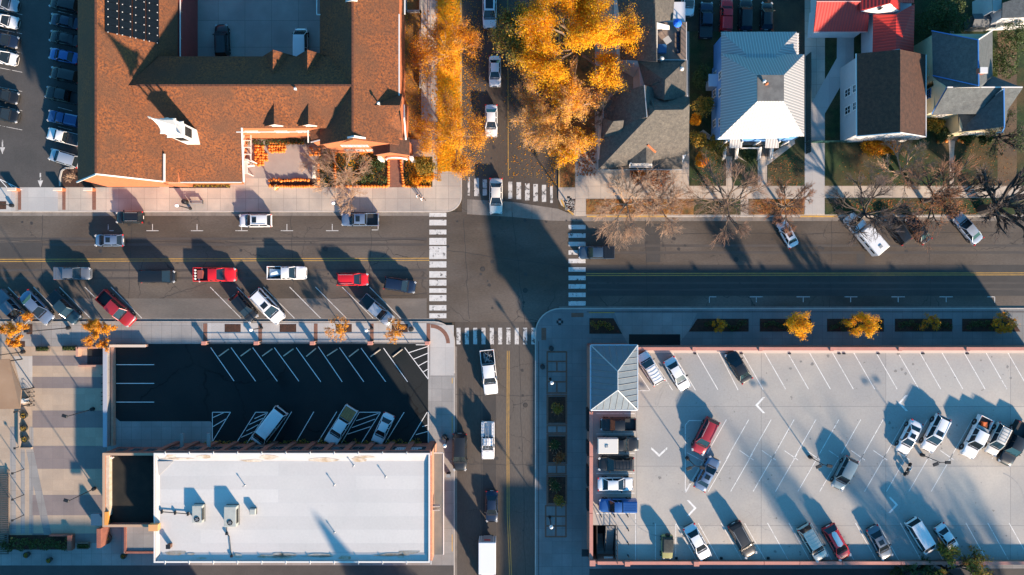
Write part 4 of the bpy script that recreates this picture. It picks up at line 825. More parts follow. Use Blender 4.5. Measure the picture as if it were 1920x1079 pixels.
for k in range(1, int(2 * hw / sp_) + 1):
    xx = A.x + k * sp_; lim = min(xx - A.x, B.x - xx)
    for yy, s in ((A.y, -1), (D.y, 1)): mm.tube(Vector((xx, yy, EZ)) + e, Vector((xx, yy + s * lim, EZ + (RZ - EZ) * lim / hw)) + e, .045, .045, 4)
mm.build('seam', SEAM, tw)
mm = M()
for a, b in ((A, R0), (B, R0), (C_, R1), (D, R1), (R0, R1)): mm.tube(a + e, b + e, .08, .08, 5)
mm.parts('ridge_cap', mat('ridge_grey', (.42, .43, .44), rough=.5), tw)
mm = M()
for a, b in ((A, B), (B, C_), (C_, D), (D, A)): mm.tube(a, b, .11, .11, 5)
mm.build('gutter_pipe', mat('gutter_blue_grey', (.45, .52, .60), rough=.5), tw)
mm = M()
for px, py in ((1108, 692), (1194, 727), (1150, 769), (1184, 769), (1150, 648)): c = W(px, py, EZ); mm.box((c.x, c.y, EZ - .05), (.25, .25, .2))
mm.parts('downpipe_box', METD, tw)
for k in range(3): window(tw, (A.x + .35, A.y - 3 - k * 3, 5.2), (0, -1, 0), 1.3, 1.3, MATS['dark_frame'])
# deck markings: baked flat on the deck slab as painted sheets
def dlines(segs, wd, m=PAINTD):
    mm = M()
    for (x0_, y0_, x1_, y1_) in segs:
        A_, B_ = W(x0_, y0_, DZ), W(x1_, y1_, DZ); d = (B_ - A_); d.normalize(); nn = Vector((-d.y, d.x, 0)) * wd / 2
        P_ = [A_ + nn, B_ + nn, B_ - nn, A_ - nn]; mm.prism([(p_.x, p_.y) for p_ in P_], DZ + .001, DZ + .005)
    o = mm.build('parking_lines', m, dk); fixn(o.data)
sg = [(x, 657.5, x + 41, 731) for x in (1214, 1260, 1307, 1344, 1390)] [:0]
sg += [(1215, 660, 1261, 732), (1260, 660, 1304, 732), (1305, 660, 1346, 731), (1346.5, 658, 1384, 732), (1389, 657, 1431, 731)]
sg += [(x, 657, x + 42, 730) for x in (1431, 1474, 1515, 1558, 1598, 1640, 1681, 1722, 1763.5, 1805, 1846, 1887)]
sg += [(1195, 697, 1219, 733), (1195, 733, 1219, 733)]
for x in (1362, 1404, 1446, 1489, 1530, 1573, 1614, 1656, 1698, 1739, 1781, 1823, 1865, 1902): sg.append((x, 787, x - 42 * 1.0, 861)) if x not in () else None
for x in (1362, 1405, 1447, 1489, 1531, 1573, 1614, 1656, 1698, 1739, 1781, 1823): sg.append((x - 36, 851, x - 77, 922))
sg += [(1285, 797, 1285, 925), (1285, 925, 1321, 863), (1285, 797, 1292, 789), (1292, 789, 1318, 789), (1288, 849, 1318, 865)]
for k in range(11): x = 1372 + 41.8 * k; sg.append((x - 27, 845, x - 1, 863)) if k != 0 else None
for x in (1267, 1309, 1352, 1396, 1439, 1479, 1521, 1562, 1604, 1646, 1688, 1729, 1770, 1811, 1852, 1892): sg.append((x, 981, x + 41, 1054))
sg += [(1192, 963, 1192, 1058), (1229, 982, 1229, 1058), (1267, 982, 1267, 1058), (1118, 963, 1192, 963)]
sg += [(1118, y, 1190, y) for y in (776, 814, 850, 888, 925)]
dlines(sg, 0.10)
mm = M()
def chev(cx_, cy_, a, s=15, t=3.6):
    ca, sa = cos(a), sin(a)
    for sgn in (-1, 1):
        q = [(0, 0), (-s * .95, sgn * s), (-s * .95 - t * 1.2, sgn * s), (-t * 1.4, 0)]
        Q = [W(cx_ + x_ * ca - y_ * sa, cy_ + x_ * sa + y_ * ca, DZ) for x_, y_ in q]; mm.prism([(p_.x, p_.y) for p_ in Q], DZ + .001, DZ + .006 + sgn * .001)
chev(1416, 760, pi); chev(1684, 756, pi); chev(1236, 857, pi / 2); chev(1306, 953, 0); chev(1684, 947, 0)
mm.parts('direction_chevron', PAINTD, dk)

# drips and tyre marks on the deck, ridge caps on the church
R = random.Random(31); mm = M()
for i in range(80):
    b = R.random(); x, y = (R.uniform(1230, 1900), R.choice((672, 690, 700, 800, 830, 890, 905, 1005, 1030)) + R.gauss(0, 6)); c = W(x, y, DZ); r_ = R.uniform(.05, .26); n = 9
    mm.add([(c.x + r_ * R.uniform(.6, 1.3) * cos(6.283 * k / n), c.y + r_ * R.uniform(.6, 1.2) * sin(6.283 * k / n), DZ + .0085 + R.random() * .0008) for k in range(n)], [tuple(range(n))])
o = mm.build('oil_spots', mat('deck_oil', (.17, .165, .155), (.24, .23, .215), scale=2, rough=.7), dk); o['kind'] = 'stuff'
mm = M()
for cx_, cy_, r0, a0, a1 in ((1290, 765, 60, 90, 175), (1300, 770, 66, 92, 178), (1245, 935, 70, 185, 265), (1860, 945, 60, 0, 70)):
    n = 16
    for k in range(n):
        P = [W(cx_ + rr_ * cos(radians(a0 + (a1 - a0) * q / n)), cy_ - rr_ * sin(radians(a0 + (a1 - a0) * q / n)) + (r0 if r0 > 500 else 0), DZ) for q, rr_ in ((k, r0), (k + 1, r0), (k + 1, r0 + 2.2), (k, r0 + 2.2))]
        mm.add([(p.x, p.y, DZ + .0075) for p in P], [(0, 1, 2, 3)])
o = mm.build('tyre_marks', mat('tyre_mark', (.29, .28, .265), (.36, .35, .33), scale=1, rough=.8), dk); fixn(o.data)
RC = mat('ridge_shingle', (.17, .06, .03), (.10, .04, .025), scale=3, rough=.95)
mm = M(); rg = [((X(-678), X(187), 13.42), (X(-678), X(690), 13.42)), ((X(-632), X(340), zr + .02), (X(-270), X(340), zr + .02)), ((X(-268), X(252), 10.52), (X(-268), X(690), 10.52))]
for a, b in rg:
    n = 60; a = Vector(a); b = Vector(b)
    for k in range(n): p = a.lerp(b, (k + .5) / n); d = (b - a); mm.box(tuple(p), (max(abs(d.x) / n * .9, .28), max(abs(d.y) / n * .9, .28), .06 + .01 * (k % 2)))
mm.build('ridge_cap', RC, ch)
for i, (x, y, z, lb) in enumerate([(186, 60, 12.5, 'uppermost'), (187, 130, 12.5, 'second'), (186, 180, 12.5, 'third'), (187, 245, 12.5, 'lowest')]):
    v = thing('roof_vent', lb + ' small dark vent in the line beside the west ridge of the church hall', 'vent', W(x, y, z), 0, 'vents along the west ridge'); mm = M(); mm.lathe((0, 0, -.4), [(.07, 0), (.07, .6)], 8); mm.build('pipe', METD, v); mm = M(); mm.lathe((0, 0, .2), [(.13, 0), (.04, .1)], 8); mm.build('cap', METG, v)
# ================================================================== houses (northeast)
def WX(px, z): return W(px, 0, z).x
def WY(py, z): return W(0, py, z).y
# grey shingled corner house
h = thing('corner_house', 'rambling grey shingled house on the street corner beside the big golden tree', 'house')
sheet('roof', [[(1228, 207, 10.4), (1281, 206, 10.2), (1293, 195, 9.6), (1291, 288, 4.6), (1122, 318, 4.3)],
               [(1228, 207, 10.4), (1122, 318, 4.3), (1126, 262, 4.4), (1131, 205, 4.6), (1152, 176, 4.6), (1206, 176, 6.2)],
               [(1206, 176, 6.2), (1211, 160, 6.4), (1228, 207, 10.4)], [(1206, 170, 6.3), (1293, 182, 6.6), (1293, 195, 9.6), (1281, 206, 10.2), (1228, 207, 10.4)]], SHGREY, h)
sheet('roof', [[(1195, 113, 6.0), (1287, 113, 6.0), (1247, 150, 9.3), (1209, 163, 6.9)], [(1287, 113, 6.0), (1288, 184, 6.0), (1246, 188, 9.3), (1247, 150, 9.3)], [(1247, 150, 9.3), (1246, 188, 9.3), (1206, 178, 6.2), (1209, 163, 6.6)]], SHGREY, h)
sheet('roof', [[(1228, 5, 9.4), (1231, 116, 9.4), (1162, 112, 4.8), (1162, 40, 5.4)], [(1228, 5, 9.4), (1162, 40, 5.4), (1150, -60, 5.4), (1228, -60, 9.4)], [(1228, -60, 9.4), (1228, 5, 9.4), (1229, 42, 8.3), (1262, 38, 6.0), (1268, -60, 6.0)]], SHGREY, h)
sheet('roof', [[(1210, 270, 6.3), (1250, 288, 4.9), (1222, 307, 4.9), (1183, 290, 5.2)][:0] or [(1211, 264, 6.4), (1212, 306, 6.0), (1181, 307, 4.9), (1182, 288, 5.1)], [(1211, 264, 6.4), (1229, 287, 5.2), (1222, 308, 4.9), (1212, 306, 6.0)]], SHGREY, h)
sheet('roof', [[(1122, 300, 4.25), (1280, 287, 4.5), (1279, 318, 3.2), (1122, 318, 3.3)]], SHGREY, h)
walls('wall', [(1126, 262, 4.2), (1131, 208, 4.2), (1152, 179, 4.2), (1290, 179, 4.2), (1288, 286, 4.2), (1278, 308, 3.1), (1126, 310, 3.1)], 0, WHSID, h)
walls('wall', [(1165, 4, 4.7), (1285, 4, 4.7), (1285, 176, 4.7), (1165, 108, 4.7)], 0, WHSID, h)
walls('wall', [(1200, 116, 5.6), (1284, 116, 5.6), (1285, 182, 5.6), (1200, 182, 5.6)], 0, WHSID, h)
walls('wall', [(1160, -60, 4.7), (1262, -60, 4.7), (1262, 36, 4.7), (1160, 36, 4.7)], 0, WHSID, h)
sheet('roof', [[(1208, 160, 9.2), (1213, 220, 10.0), (1153, 236, 4.9), (1152, 176, 4.9)], [(1208, 160, 9.2), (1213, 220, 10.0), (1230, 207, 8.2), (1226, 165, 7.4)]], SHGREY, h)
sheet('roof', [[(1131, 258, 4.9), (1150, 228, 8.0), (1170, 226, 8.2), (1166, 252, 6.4)], [(1131, 258, 4.9), (1150, 228, 8.0), (1130, 222, 4.9)]], SHGREY, h)
strip('trim', [((1208, 160, 9.3), (1213, 220, 10.1))], .07, MATS.get('grey_trim') or mat('grey_trim', (.45, .44, .43), rough=.6), h)
sheet('balcony_floor', [[(1232, 42, 4.95), (1287, 42, 4.95), (1287, 112, 4.95), (1232, 112, 4.95)]], mat('deck_boards', (0.26, 0.20, 0.165), (0.20, 0.16, 0.14), scale=1, rough=.9, joints=(0.14, 9, 0.01, (.12, .09, .08))), h, .2)
mm = M()
for a, b in (((1287, 42, 5.9), (1287, 112, 5.9)), ((1287, 42, 5.4), (1287, 112, 5.4))): mm.tube(W(*a), W(*b), .06, .06, 4)
for k in range(8): mm.tube(W(1287, 42 + k * 10, 4.9), W(1287, 42 + k * 10, 5.9), .05, .05, 4)
mm.build('railing', WTRIM, h)
mm = M(); mm.pane([W(1231, 42, 8.1), W(1255, 48, 6.3), W(1255, 55, 5.1), W(1232, 54, 5.1)], .12); mm.build('gable_wall', WTRIM, h)
strip('fascia', [((1232, 42, 8.2), (1232, 112, 5.2)), ((1195, 112, 6.05), (1288, 113, 6.05)), ((1288, 113, 6.05), (1288, 184, 6.05)), ((1131, 190, 4.6), (1131, 258, 4.4)), ((1131, 258, 4.4), (1150, 258, 4.4)), ((1122, 318.5, 3.3), (1279, 318.5, 3.2)), ((1230, 287.5, 4.5), (1289, 287.5, 4.6))], .07, mat('grey_trim', (.45, .44, .43), rough=.6), h)
strip('trim', [((1258, 240, 6.2), (1290, 240, 6.2))], .12, WTRIM, h)
mm = M(); c = W(1224, 246, 6.3); mm.box(tuple(c + Vector((0, 0, .1))), (.7, .75, .25)); mm.build('skylight', mat('skylight_glass', (.03, .07, .13), rough=.1), h)
window(h, (WX(1201, 4.0), WY(311, 4.0), 4.35), (1, 0, 0), 2.6, .9); window(h, (WX(1201, 4.0) , WY(311, 4.0), 4.35), (1, 0, 0), 2.6, .9) if False else None
strip('gable_trim', [((1181, 306.5, 4.95), (1222, 307.5, 4.95)), ((1181, 313.5, 4.0), (1222, 313.5, 4.0)), ((1181, 308, 4.9), (1181, 314, 4.0)), ((1222, 308, 4.9), (1222, 314, 4.0))], .10, WTRIM, h)
mm = M(); a = W(1214, 272, 6.6); b = W(1229, 286, 5.6); mm.tube(a, b, .16, .16, 4); mm.build('ridge_trim', BRICK, h)
for x, y, lb in ((1238, 115, 'white capped round flue at the deck corner of the grey shingled house'), (1275, 134, 'white flue on the sunlit slope of the grey shingled house')):
    v = thing('roof_flue', lb, 'flue', W(x, y, 6.0)); mm = M(); mm.lathe((0, 0, 0), [(.16, 0), (.16, 1.0)], 10); mm.build('pipe', METG, v); mm = M(); mm.lathe((0, 0, 1.0), [(.3, 0), (.3, .12), (.1, .3)], 10); mm.build('cap', WTRIM, v)
# deck things
t = thing('patio_umbrella', 'bright blue patio umbrella on the wooden roof balcony', 'umbrella', W(1265, 52, 5.0)); mm = M(); mm.lathe((0, 0, 1.6), [(.62, 0), (.42, .2), (.05, .38)], 10); mm.build('canopy', mat('bright_blue_cloth', (.01, .16, .85), rough=.7), t); mm = M(); mm.tube((0, 0, 0), (0, 0, 1.9), .03); mm.build('pole', METG, t)
t = thing('patio_table', 'square pale patio table standing askew on the roof balcony', 'table', W(1249, 79, 4.95), .6); mm = M(); mm.box((0, 0, .72), (.95, .95, .05)); mm.build('table_top', mat('table_grey', (.42, .40, .37), rough=.6), t)
for a in (-1, 1):
    for b in (-1, 1): mm = M(); mm.box((a * .4, b * .4, .35), (.06, .06, .7)); mm.build('leg', METG, t)
t = thing('storage_box', 'flat dark blue storage box at the inner edge of the roof balcony', 'box', W(1240, 94, 4.95)); mm = M(); mm.bbox((0, 0, .3), (1.15, 1.2, .6)); mm.build('body', mat('blue_box', (.02, .10, .24), rough=.6), t); mm = M(); mm.bbox((0, 0, .64), (1.2, 1.25, .08)); mm.build('lid', MATS['blue_box'], t)
t = thing('bench', 'long narrow bench with dark cushions along the right side of the balcony', 'bench', W(1269, 82, 4.95)); mm = M(); mm.box((.1, 0, .42), (.55, 3.2, .08)); mm.build('seat', WOODG, t); mm = M(); mm.box((.35, 0, .7), (.06, 3.2, .5)); mm.build('backrest', WOODG, t)
for k in range(4):
    mm = M(); mm.bbox((.05, -1.2 + k * .8, .52), (.45, .7, .14)); mm.build('cushion', mat('navy_cloth', (.015, .03, .06), rough=.9), t)
for s in (-1, 1): mm = M(); mm.box((.1, s * 1.45, .2), (.5, .06, .4)); mm.build('leg', METD, t)

# house with white hipped metal roof
h = thing('white_roof_house', 'blue sided house with a sunlit white hipped metal roof and two front stairs', 'house')
sheet('roof', [[(1353, 102, 6.0), (1508, 102, 6.0), (1469, 142, 9.7), (1421, 142, 9.7)], [(1350, 258, 6.0), (1508, 256, 6.0), (1469, 189.5, 9.7), (1421, 189.5, 9.7)]], WMETAL, h)
sheet('roof', [[(1353, 102, 6.0), (1350, 258, 6.0), (1421, 189.5, 9.7), (1421, 142, 9.7)], [(1508, 102, 6.0), (1508, 256, 6.0), (1469, 189.5, 9.7), (1469, 142, 9.7)]], WMETALY, h)
sheet('flat_roof', [[(1420, 141, 9.72), (1470, 141, 9.72), (1470, 190, 9.72), (1420, 190, 9.72)]], mat('flat_roof_grey', (.17, .165, .155), (.12, .115, .11), scale=1.2, fine=.1, rough=.9), h, .3)
sheet('roof', [[(1352, 60, 5.0), (1494, 60, 5.0), (1455, 101, 6.6), (1399, 101, 6.6)], [(1399, 101, 6.6), (1455, 101, 6.6), (1456, 110, 6.6), (1398, 110, 6.6)]], WMETAL, h)
sheet('roof', [[(1352, 60, 5.0), (1399, 101, 6.6), (1399, 110, 6.6), (1352, 110, 5.0)], [(1494, 60, 5.0), (1455, 101, 6.6), (1455, 110, 6.6), (1494, 110, 5.0)]], WMETALY, h)
walls('wall', [(1357, 106, 5.8), (1504, 106, 5.8), (1504, 252, 5.8), (1355, 253, 5.8)], 0, BLSID, h); walls('wall', [(1356, 64, 4.8), (1490, 64, 4.8), (1490, 110, 4.8), (1356, 110, 4.8)], 0, BLSID, h)
xw = WX(1356, 5.8) 
for y in (142, 174, 229):
    window(h, (xw - .06, WY(y, 4.6), 4.6), (0, 1, 0), 1.0, 1.3) if False else window(h, (xw - .02, WY(y, 4.6), 4.6), (0, -1, 0), 1.0, 1.2)
for y in (142, 176, 232): window(h, (xw - .02, WY(y, 1.9), 1.9), (0, -1, 0), 1.0, 1.3)
mm = M(); c = W(1336, 149, 3.4); mm.box((c.x + .4, c.y, 2.9), (1.7, 1.8, .2)); mm.box((c.x + .6, c.y, 1.4), (1.3, 1.5, 2.8)); mm.build('side_porch', mat('pale_blue_siding', (.36, .48, .62), rough=.7), h)
mm = M()
for k in range(8): mm.box((WX(1494, 5) + .3, WY(66 + k * 5, 4.0), 3.8), (.5, .25, 1.2))
mm.build('side_rail', WTRIM, h)
# porch
mm = M(); c0, c1 = W(1362, 256, 1.0), W(1478, 272, 1.0); mm.prism([(c0.x, c0.y + 2), (c1.x, c0.y + 2), (c1.x, c1.y), (c0.x, c1.y)], 0, 1.0); mm.build('porch_floor', WOODG, h)
for xa, xb in ((1368, 1391.5), (1435, 1460)):
    sheet('porch_roof', [[(xa + 1, 258, 3.6), (xb + 1, 258, 3.6), (xb, 278, 3.0), (xa, 278, 3.0)]], WMETAL, h)
sheet('porch_roof', [[(1345, 262, 3.9), (1480, 259, 3.9), (1478, 256, 4.2), (1352, 256, 4.2)]], mat('pale_blue_metal', (.42, .55, .66), rough=.5), h)
for xa, xb in ((1361, 1380), (1426, 1445)):
    mm = M()
    for k in range(8):
        c = G((xa + xb) / 2, 277 + k * 2.6); mm.box((c.x, c.y, .95 - k * .12 - .05), ((xb - xa) * S, .22, .1)); mm.box((c.x, c.y, (.9 - k * .12) / 2), ((xb - xa) * S, .2, .9 - k * .12))
    mm.build('steps', WOODG, h)
    for xx in (xa - 2.2, xb + 1.2):
        mm = M()
        for zz in (1.9, 1.3): A_ = W(xx, 278, zz + .1); B_ = W(xx - 2, 299, zz - .9); mm.tube(A_, B_, .07, .07, 4)
        for k in range(9): A_ = W(xx - k * .25, 278 + k * 2.6, 1.9 - k * .11); mm.tube(A_, A_ - Vector((0, 0, .75)), .05, .05, 4)
        A_ = W(xx, 278, 1); B_ = W(xx - 2, 299, .2); mm.add([A_ + Vector((-.08, 0, .8)), B_ + Vector((-.08, 0, .7)), B_ + Vector((-.08, 0, 0)), A_ + Vector((-.08, 0, -.2)), A_ + Vector((.08, 0, .8)), B_ + Vector((.08, 0, .7)), B_ + Vector((.08, 0, 0)), A_ + Vector((.08, 0, -.2))], [(0, 1, 2, 3), (7, 6, 5, 4), (0, 4, 5, 1), (1, 5, 6, 2), (2, 6, 7, 3), (3, 7, 4, 0)])
        mm.build('stair_rail', WTRIM, h)
mm = M(); A_ = W(1388, 280, 1.0); B_ = W(1422, 280, 1.0); mm.tube(A_ + Vector((0, 0, .8)), B_ + Vector((0, 0, .8)), .09, .09, 4)
for k in range(10): p_ = A_.lerp(B_, k / 9); mm.tube(p_, p_ + Vector((0, 0, .8)), .05, .05, 4)
for px in (1362, 1392, 1425, 1462, 1478): c = W(px, 262, 3.5); mm.box((c.x, c.y - .3, 2.2), (.18, .18, 3.0))
mm.build('porch_post', WTRIM, h)
for x, y, lb, m_ in ((1431, 155, 'white turbine vent in the dark square on the white metal roof', WTRIM), (1435, 159, 'slanted brown flashing vent beside the white turbine vent', BRICK)):
    v = thing('roof_vent', lb, 'vent', W(x, y, 9.7)); mm = M(); mm.lathe((0, 0, 0), [(.12, 0), (.12, .3), (.24, .4), (.24, .6), (.05, .7)], 10); mm.build('housing', m_, v); mm = M(); mm.tube((0, 0, 0), (-.6, .5, .25), .03); mm.build('stay', METD, v)

# house with brown gabled roof
h = thing('brown_roof_house', 'pale sided house with a brown gabled roof beside the concrete driveway', 'house')
EZ2, RZ2 = 5.6, 8.8
sheet('roof', [[(1605, 101, EZ2), (1688, 93, RZ2), (1688, 249, RZ2), (1606, 256, EZ2)], [(1736, 103, EZ2), (1688, 93, RZ2), (1688, 249, RZ2), (1736, 257, EZ2)]], SHBRN, h)
wx0, wx1, wy1, wy0 = WX(1609, 5.5), WX(1732, 5.5), WY(106, 5.5), WY(252, 5.5)
mm = M(); xm = W(1688, 0, RZ2).x; vs = []
for y in (wy0, wy1): vs += [(wx0, y, 0), (wx1, y, 0), (wx1, y, EZ2 - .3), (xm, y, RZ2 - .25), (wx0, y, EZ2 - .3)]
mm.add(vs, [(0, 1, 2, 3, 4), (9, 8, 7, 6, 5), (0, 4, 9, 5), (1, 6, 7, 2), (2, 7, 8, 3), (3, 8, 9, 4)]); o = mm.build('wall', mat('greywhite_siding', (.50, .50, .50), (.44, .44, .45), scale=.6, rough=.8, wave=(1.4, (.40, .40, .41), 'Z', .2)), h); fixn(o.data)
strip('fascia', [((1605, 101, EZ2), (1606, 256, EZ2)), ((1736, 103, EZ2), (1736, 257, EZ2)), ((1606, 256, EZ2), (1688, 249, RZ2)), ((1688, 249, RZ2), (1736, 257, EZ2))], .09, WTRIM, h)
for y in (174, 207):
    window(h, (wx0, WY(y, 2.6), 2.6), (0, -1, 0), 1.1, 1.6); window(h, (wx0, WY(y - 8, 4.7), 4.6), (0, -1, 0), 1.1, .9)
for k, xx in enumerate((1632, 1662, 1700, 1718)): window(h, (WX(xx, 3.2), wy0, 3.2), (1, 0, 0), 1.2, 1.4)
for xx in (1672, 1700): window(h, (WX(xx, 5.6), wy0, 5.2), (1, 0, 0), 1.0, 1.0)
# green fence gate by the driveway
gt = thing('garden_gate', 'dark green slatted gate across the driveway beside the white roofed house', 'gate', W(1530, 268, Z)); mm = M()
for k in range(11): mm.box((-1.6 + k * .32, 0, .75), (.2, .06, 1.5))
mm.build('slats', mat('green_paint', (.03, .10, .08), rough=.6), gt); mm = M()
for zz in (.3, 1.2): mm.box((0, -.06, zz), (3.6, .05, .12))
mm.build('rail', MATS['green_paint'], gt)
gt = thing('fence', 'low green fence between the driveway and the brown roofed house', 'fence', W(1566, 267, Z)); mm = M()
for k in range(13): mm.box((-1.5 + k * .25, 0, .6), (.16, .05, 1.2))
mm.build('pickets', MATS['green_paint'], gt); mm = M(); mm.box((0, -.05, .9), (3.2, .05, .1)); mm.build('rail', MATS['green_paint'], gt)
fh = thing('fence', 'tall toothed dark fence along the right side of the white roofed house', 'fence', W(1511, 190, Z)); mm = M()
for k in range(46): mm.box((0, 6.6 - k * .32, .9), (.07, .28, 1.8))
mm.build('boards', mat('dark_green_boards', (.02, .045, .045), rough=.9), fh); mm = M(); mm.box((-.06, -.8, 1.5), (.06, 14.6, .1)); mm.build('rail', MATS['dark_green_boards'], fh)

# house with red metal roofs
h = thing('red_roof_house', 'house with bright red ribbed metal roofs and a small white gable', 'house')
sheet('roof', [[(1532, 3, 5.6), (1612, 3, 5.6), (1630, 24, 4.6), (1627, 60, 3.6), (1526, 60, 3.6)][:4] + [(1627, 60, 3.6), (1526, 60, 3.6)][1:]], RMETAL, h) if False else None
sheet('roof', [[(1532, 4, 5.4), (1614, 4, 5.4), (1630, 23, 4.6), (1627, 60, 3.5), (1526, 60, 3.5)], [(1532, 3.5, 5.4), (1614, 3.5, 5.4), (1614, -60, 3.0), (1532, -60, 3.0)]], RMETAL, h)
sheet('roof', [[(1637, 28, 4.6), (1680, 27, 5.4), (1680, 100, 5.4), (1636, 100, 4.2)], [(1680, 27, 5.4), (1715, 8, 5.0), (1713, 100, 4.2), (1680, 100, 5.4)]], RMETALY, h)
sheet('roof', [[(1612, 20, 5.4), (1669, 6, 7.0), (1669, -60, 7.0), (1612, -60, 5.4)], [(1669, 6, 7.0), (1688, 19, 5.8), (1688, -60, 5.8)], [(1669, -60, 7.0), (1688, -60, 5.8), (1688, 19, 5.8), (1669, 6, 7.0)]][:2] + [[(1688, 4, 5.6), (1714, 6, 4.4), (1714, -60, 4.4), (1688, -60, 5.6)]], RMETAL, h)
mm = M(); mm.add([W(1614, 22, 5.3), W(1669, 7, 6.9), W(1687, 19, 5.7), W(1668, 27, 4.5), W(1614, 22, 4.9)], [(0, 1, 2, 3, 4)]); mm.pane([W(1614, 22, 5.2), W(1668, 27.5, 4.4), W(1686, 19.5, 5.6), W(1669, 7, 6.85)], .2); mm.build('gable_wall', WTRIM, h)
mm = M(); c = W(1649, 17, 6.0); mm.pane([W(1644, 18.5, 5.9), W(1650, 19, 5.9), W(1657, 13.5, 6.45), W(1651, 13.5, 6.45)], .05, .05); mm.build('gable_window', GLASS, h)
walls('wall', [(1536, 8, 3.4), (1622, 8, 3.4), (1622, 56, 3.4), (1532, 56, 3.4)], 0, WHSID, h); walls('wall', [(1640, -40, 4.0), (1709, -40, 4.0), (1709, 98, 4.0), (1640, 98, 4.0)], 0, WHSID, h); walls('wall', [(1618, -40, 4.6), (1684, -40, 4.6), (1684, 22, 4.6), (1618, 20, 4.6)], 0, WHSID, h)
walls('wall', [(1536, -50, 3.0), (1640, -50, 3.0), (1640, 8, 3.0), (1536, 8, 3.0)], 0, WHSID, h)
strip('fascia', [((1526, 60.5, 3.5), (1627, 60.5, 3.5)), ((1531, 3, 5.5), (1614, 3, 5.5))], .07, mat('pink_trim', (.55, .30, .28), rough=.6), h)
mm = M(); mm.add([], []); 
for k, x in enumerate((1690, 1703)): c = W(x, 2, 5.3); mm.box((c.x, c.y + 1, 5.2), (1.2, 1.0, .1))
mm.build('skylight', GLASSW, h)

# cream house with dark and pale gables
h = thing('cream_house', 'cream sided house with steep dark gables edged in bright blue', 'house')
sheet('roof', [[(1747, 58, 5.4), (1834, 75, 10.6), (1835, 161, 10.6), (1749, 142, 5.4)], [(1834, 75, 10.6), (1861, 58, 5.4), (1861, 143, 5.4), (1837, 162, 10.6)],
               [(1749, 142, 5.4), (1835, 161, 10.5), (1776, 163, 7.6), (1774, 162, 7.2)], [(1776, 164, 8.0), (1917, 164, 8.0), (1884, 212, 5.6), (1804, 212, 5.7), (1747, 214, 5.4)], [(1837, 161, 10.5), (1862, 143, 5.4), (1905, 160, 7.0), (1917, 163, 7.9), (1840, 163, 7.9)]], SHPALE, h)
sheet('entry_roof', [[(1881, 166, 8.6), (1882, 238, 7.8), (1797, 249, 3.4), (1796, 211, 3.8), (1848, 196, 5.6)], [(1883, 166, 8.6), (1890, 206, 5.2), (1884, 240, 5.2), (1882.5, 238, 7.7)]], SHPALE, h)
strip('blue_trim', [((1747, 58, 5.45), (1834, 75, 10.65)), ((1834, 75, 10.65), (1835, 161, 10.65)), ((1749, 142, 5.45), (1835, 161, 10.6)), ((1882, 166, 8.7), (1883, 240, 7.8)), ((1776, 164, 7.8), (1747, 214, 5.45)), ((1883, 240, 6.2), (1879, 248, 4.2))], .09, BLTRIM, h)
strip('white_trim', [((1776, 164, 8.05), (1917, 164, 8.05)), ((1796, 211, 4.5), (1850, 195, 5.7)), ((1850, 195, 5.7), (1881, 167, 8.7)), ((1747, 214.5, 5.3), (1775, 214, 5.3)), ((1834, 75, 10.6), (1861, 57, 5.5))], .11, WTRIM, h)
walls('wall', [(1751, 64, 5.1), (1857, 64, 5.1), (1857, 150, 5.1), (1751, 150, 5.1)], 0, CREAM, h); walls('wall', [(1753, 160, 5.2), (1880, 160, 5.2), (1880, 209, 5.2), (1750, 210, 5.2)], 0, CREAM, h)
walls('wall', [(1799, 205, 3.8), (1876, 205, 3.8), (1876, 246, 3.8), (1799, 246, 3.8)], 0, CREAM, h)
mm = M(); mm.pane([W(1753, 160, 5.2), W(1776, 164, 7.7), W(1757, 210, 5.2)], .2); mm.pane([W(1752, 146, 5.2), W(1775, 163, 7.4), W(1753, 164, 5.2)], .2); mm.build('gable_wall', CREAM, h)
xw = WX(1751.5, 5.1)
window(h, (xw, WY(176, 4), 3.9), (0, -1, 0), 1.2, .9, mat('blue_frame', (.03, .14, .36), rough=.5)); window(h, (xw, WY(186, 2.2), 2.0), (0, -1, 0), 1.7, 1.5, MATS['blue_frame'])
for k, xx in enumerate((1813, 1832, 1852, 1868)): window(h, (WX(xx, 2.4), WY(246, 3.8), 2.4), (1, 0, 0), 1.0, 1.3)
window(h, (WX(1763, 3), WY(210, 5.2), 3.2), (1, 0, 0), 1.0, 1.3)
mm = M(); c = W(1837, 135, 10.4); mm.bbox((c.x, c.y, 10.2), (.9, .7, 1.6)); mm.build('chimney', BRICKR, h); mm = M(); mm.box((c.x + .1, c.y, 11.05), (1.0, .8, .12)); mm.build('chimney_cap', WTRIM, h)
mm = M()
for k in range(6): c = G(1783, 251 + k * 3); mm.box((c.x, c.y, (.9 - k * .15) / 2), (1.6, .24, .9 - k * .15))
mm.build('steps', WOODG, h)
mm = M(); c = G(1784, 243); mm.box((c.x, c.y, .45), (2.0, 1.6, .9)); mm.build('porch_floor', WOODG, h)
mm = M(); c = W(1754, 136, 4); mm.bbox((c.x - .6, c.y, 2.0), (.9, 1.0, 4.0)); mm.build('bay', CREAM, h)
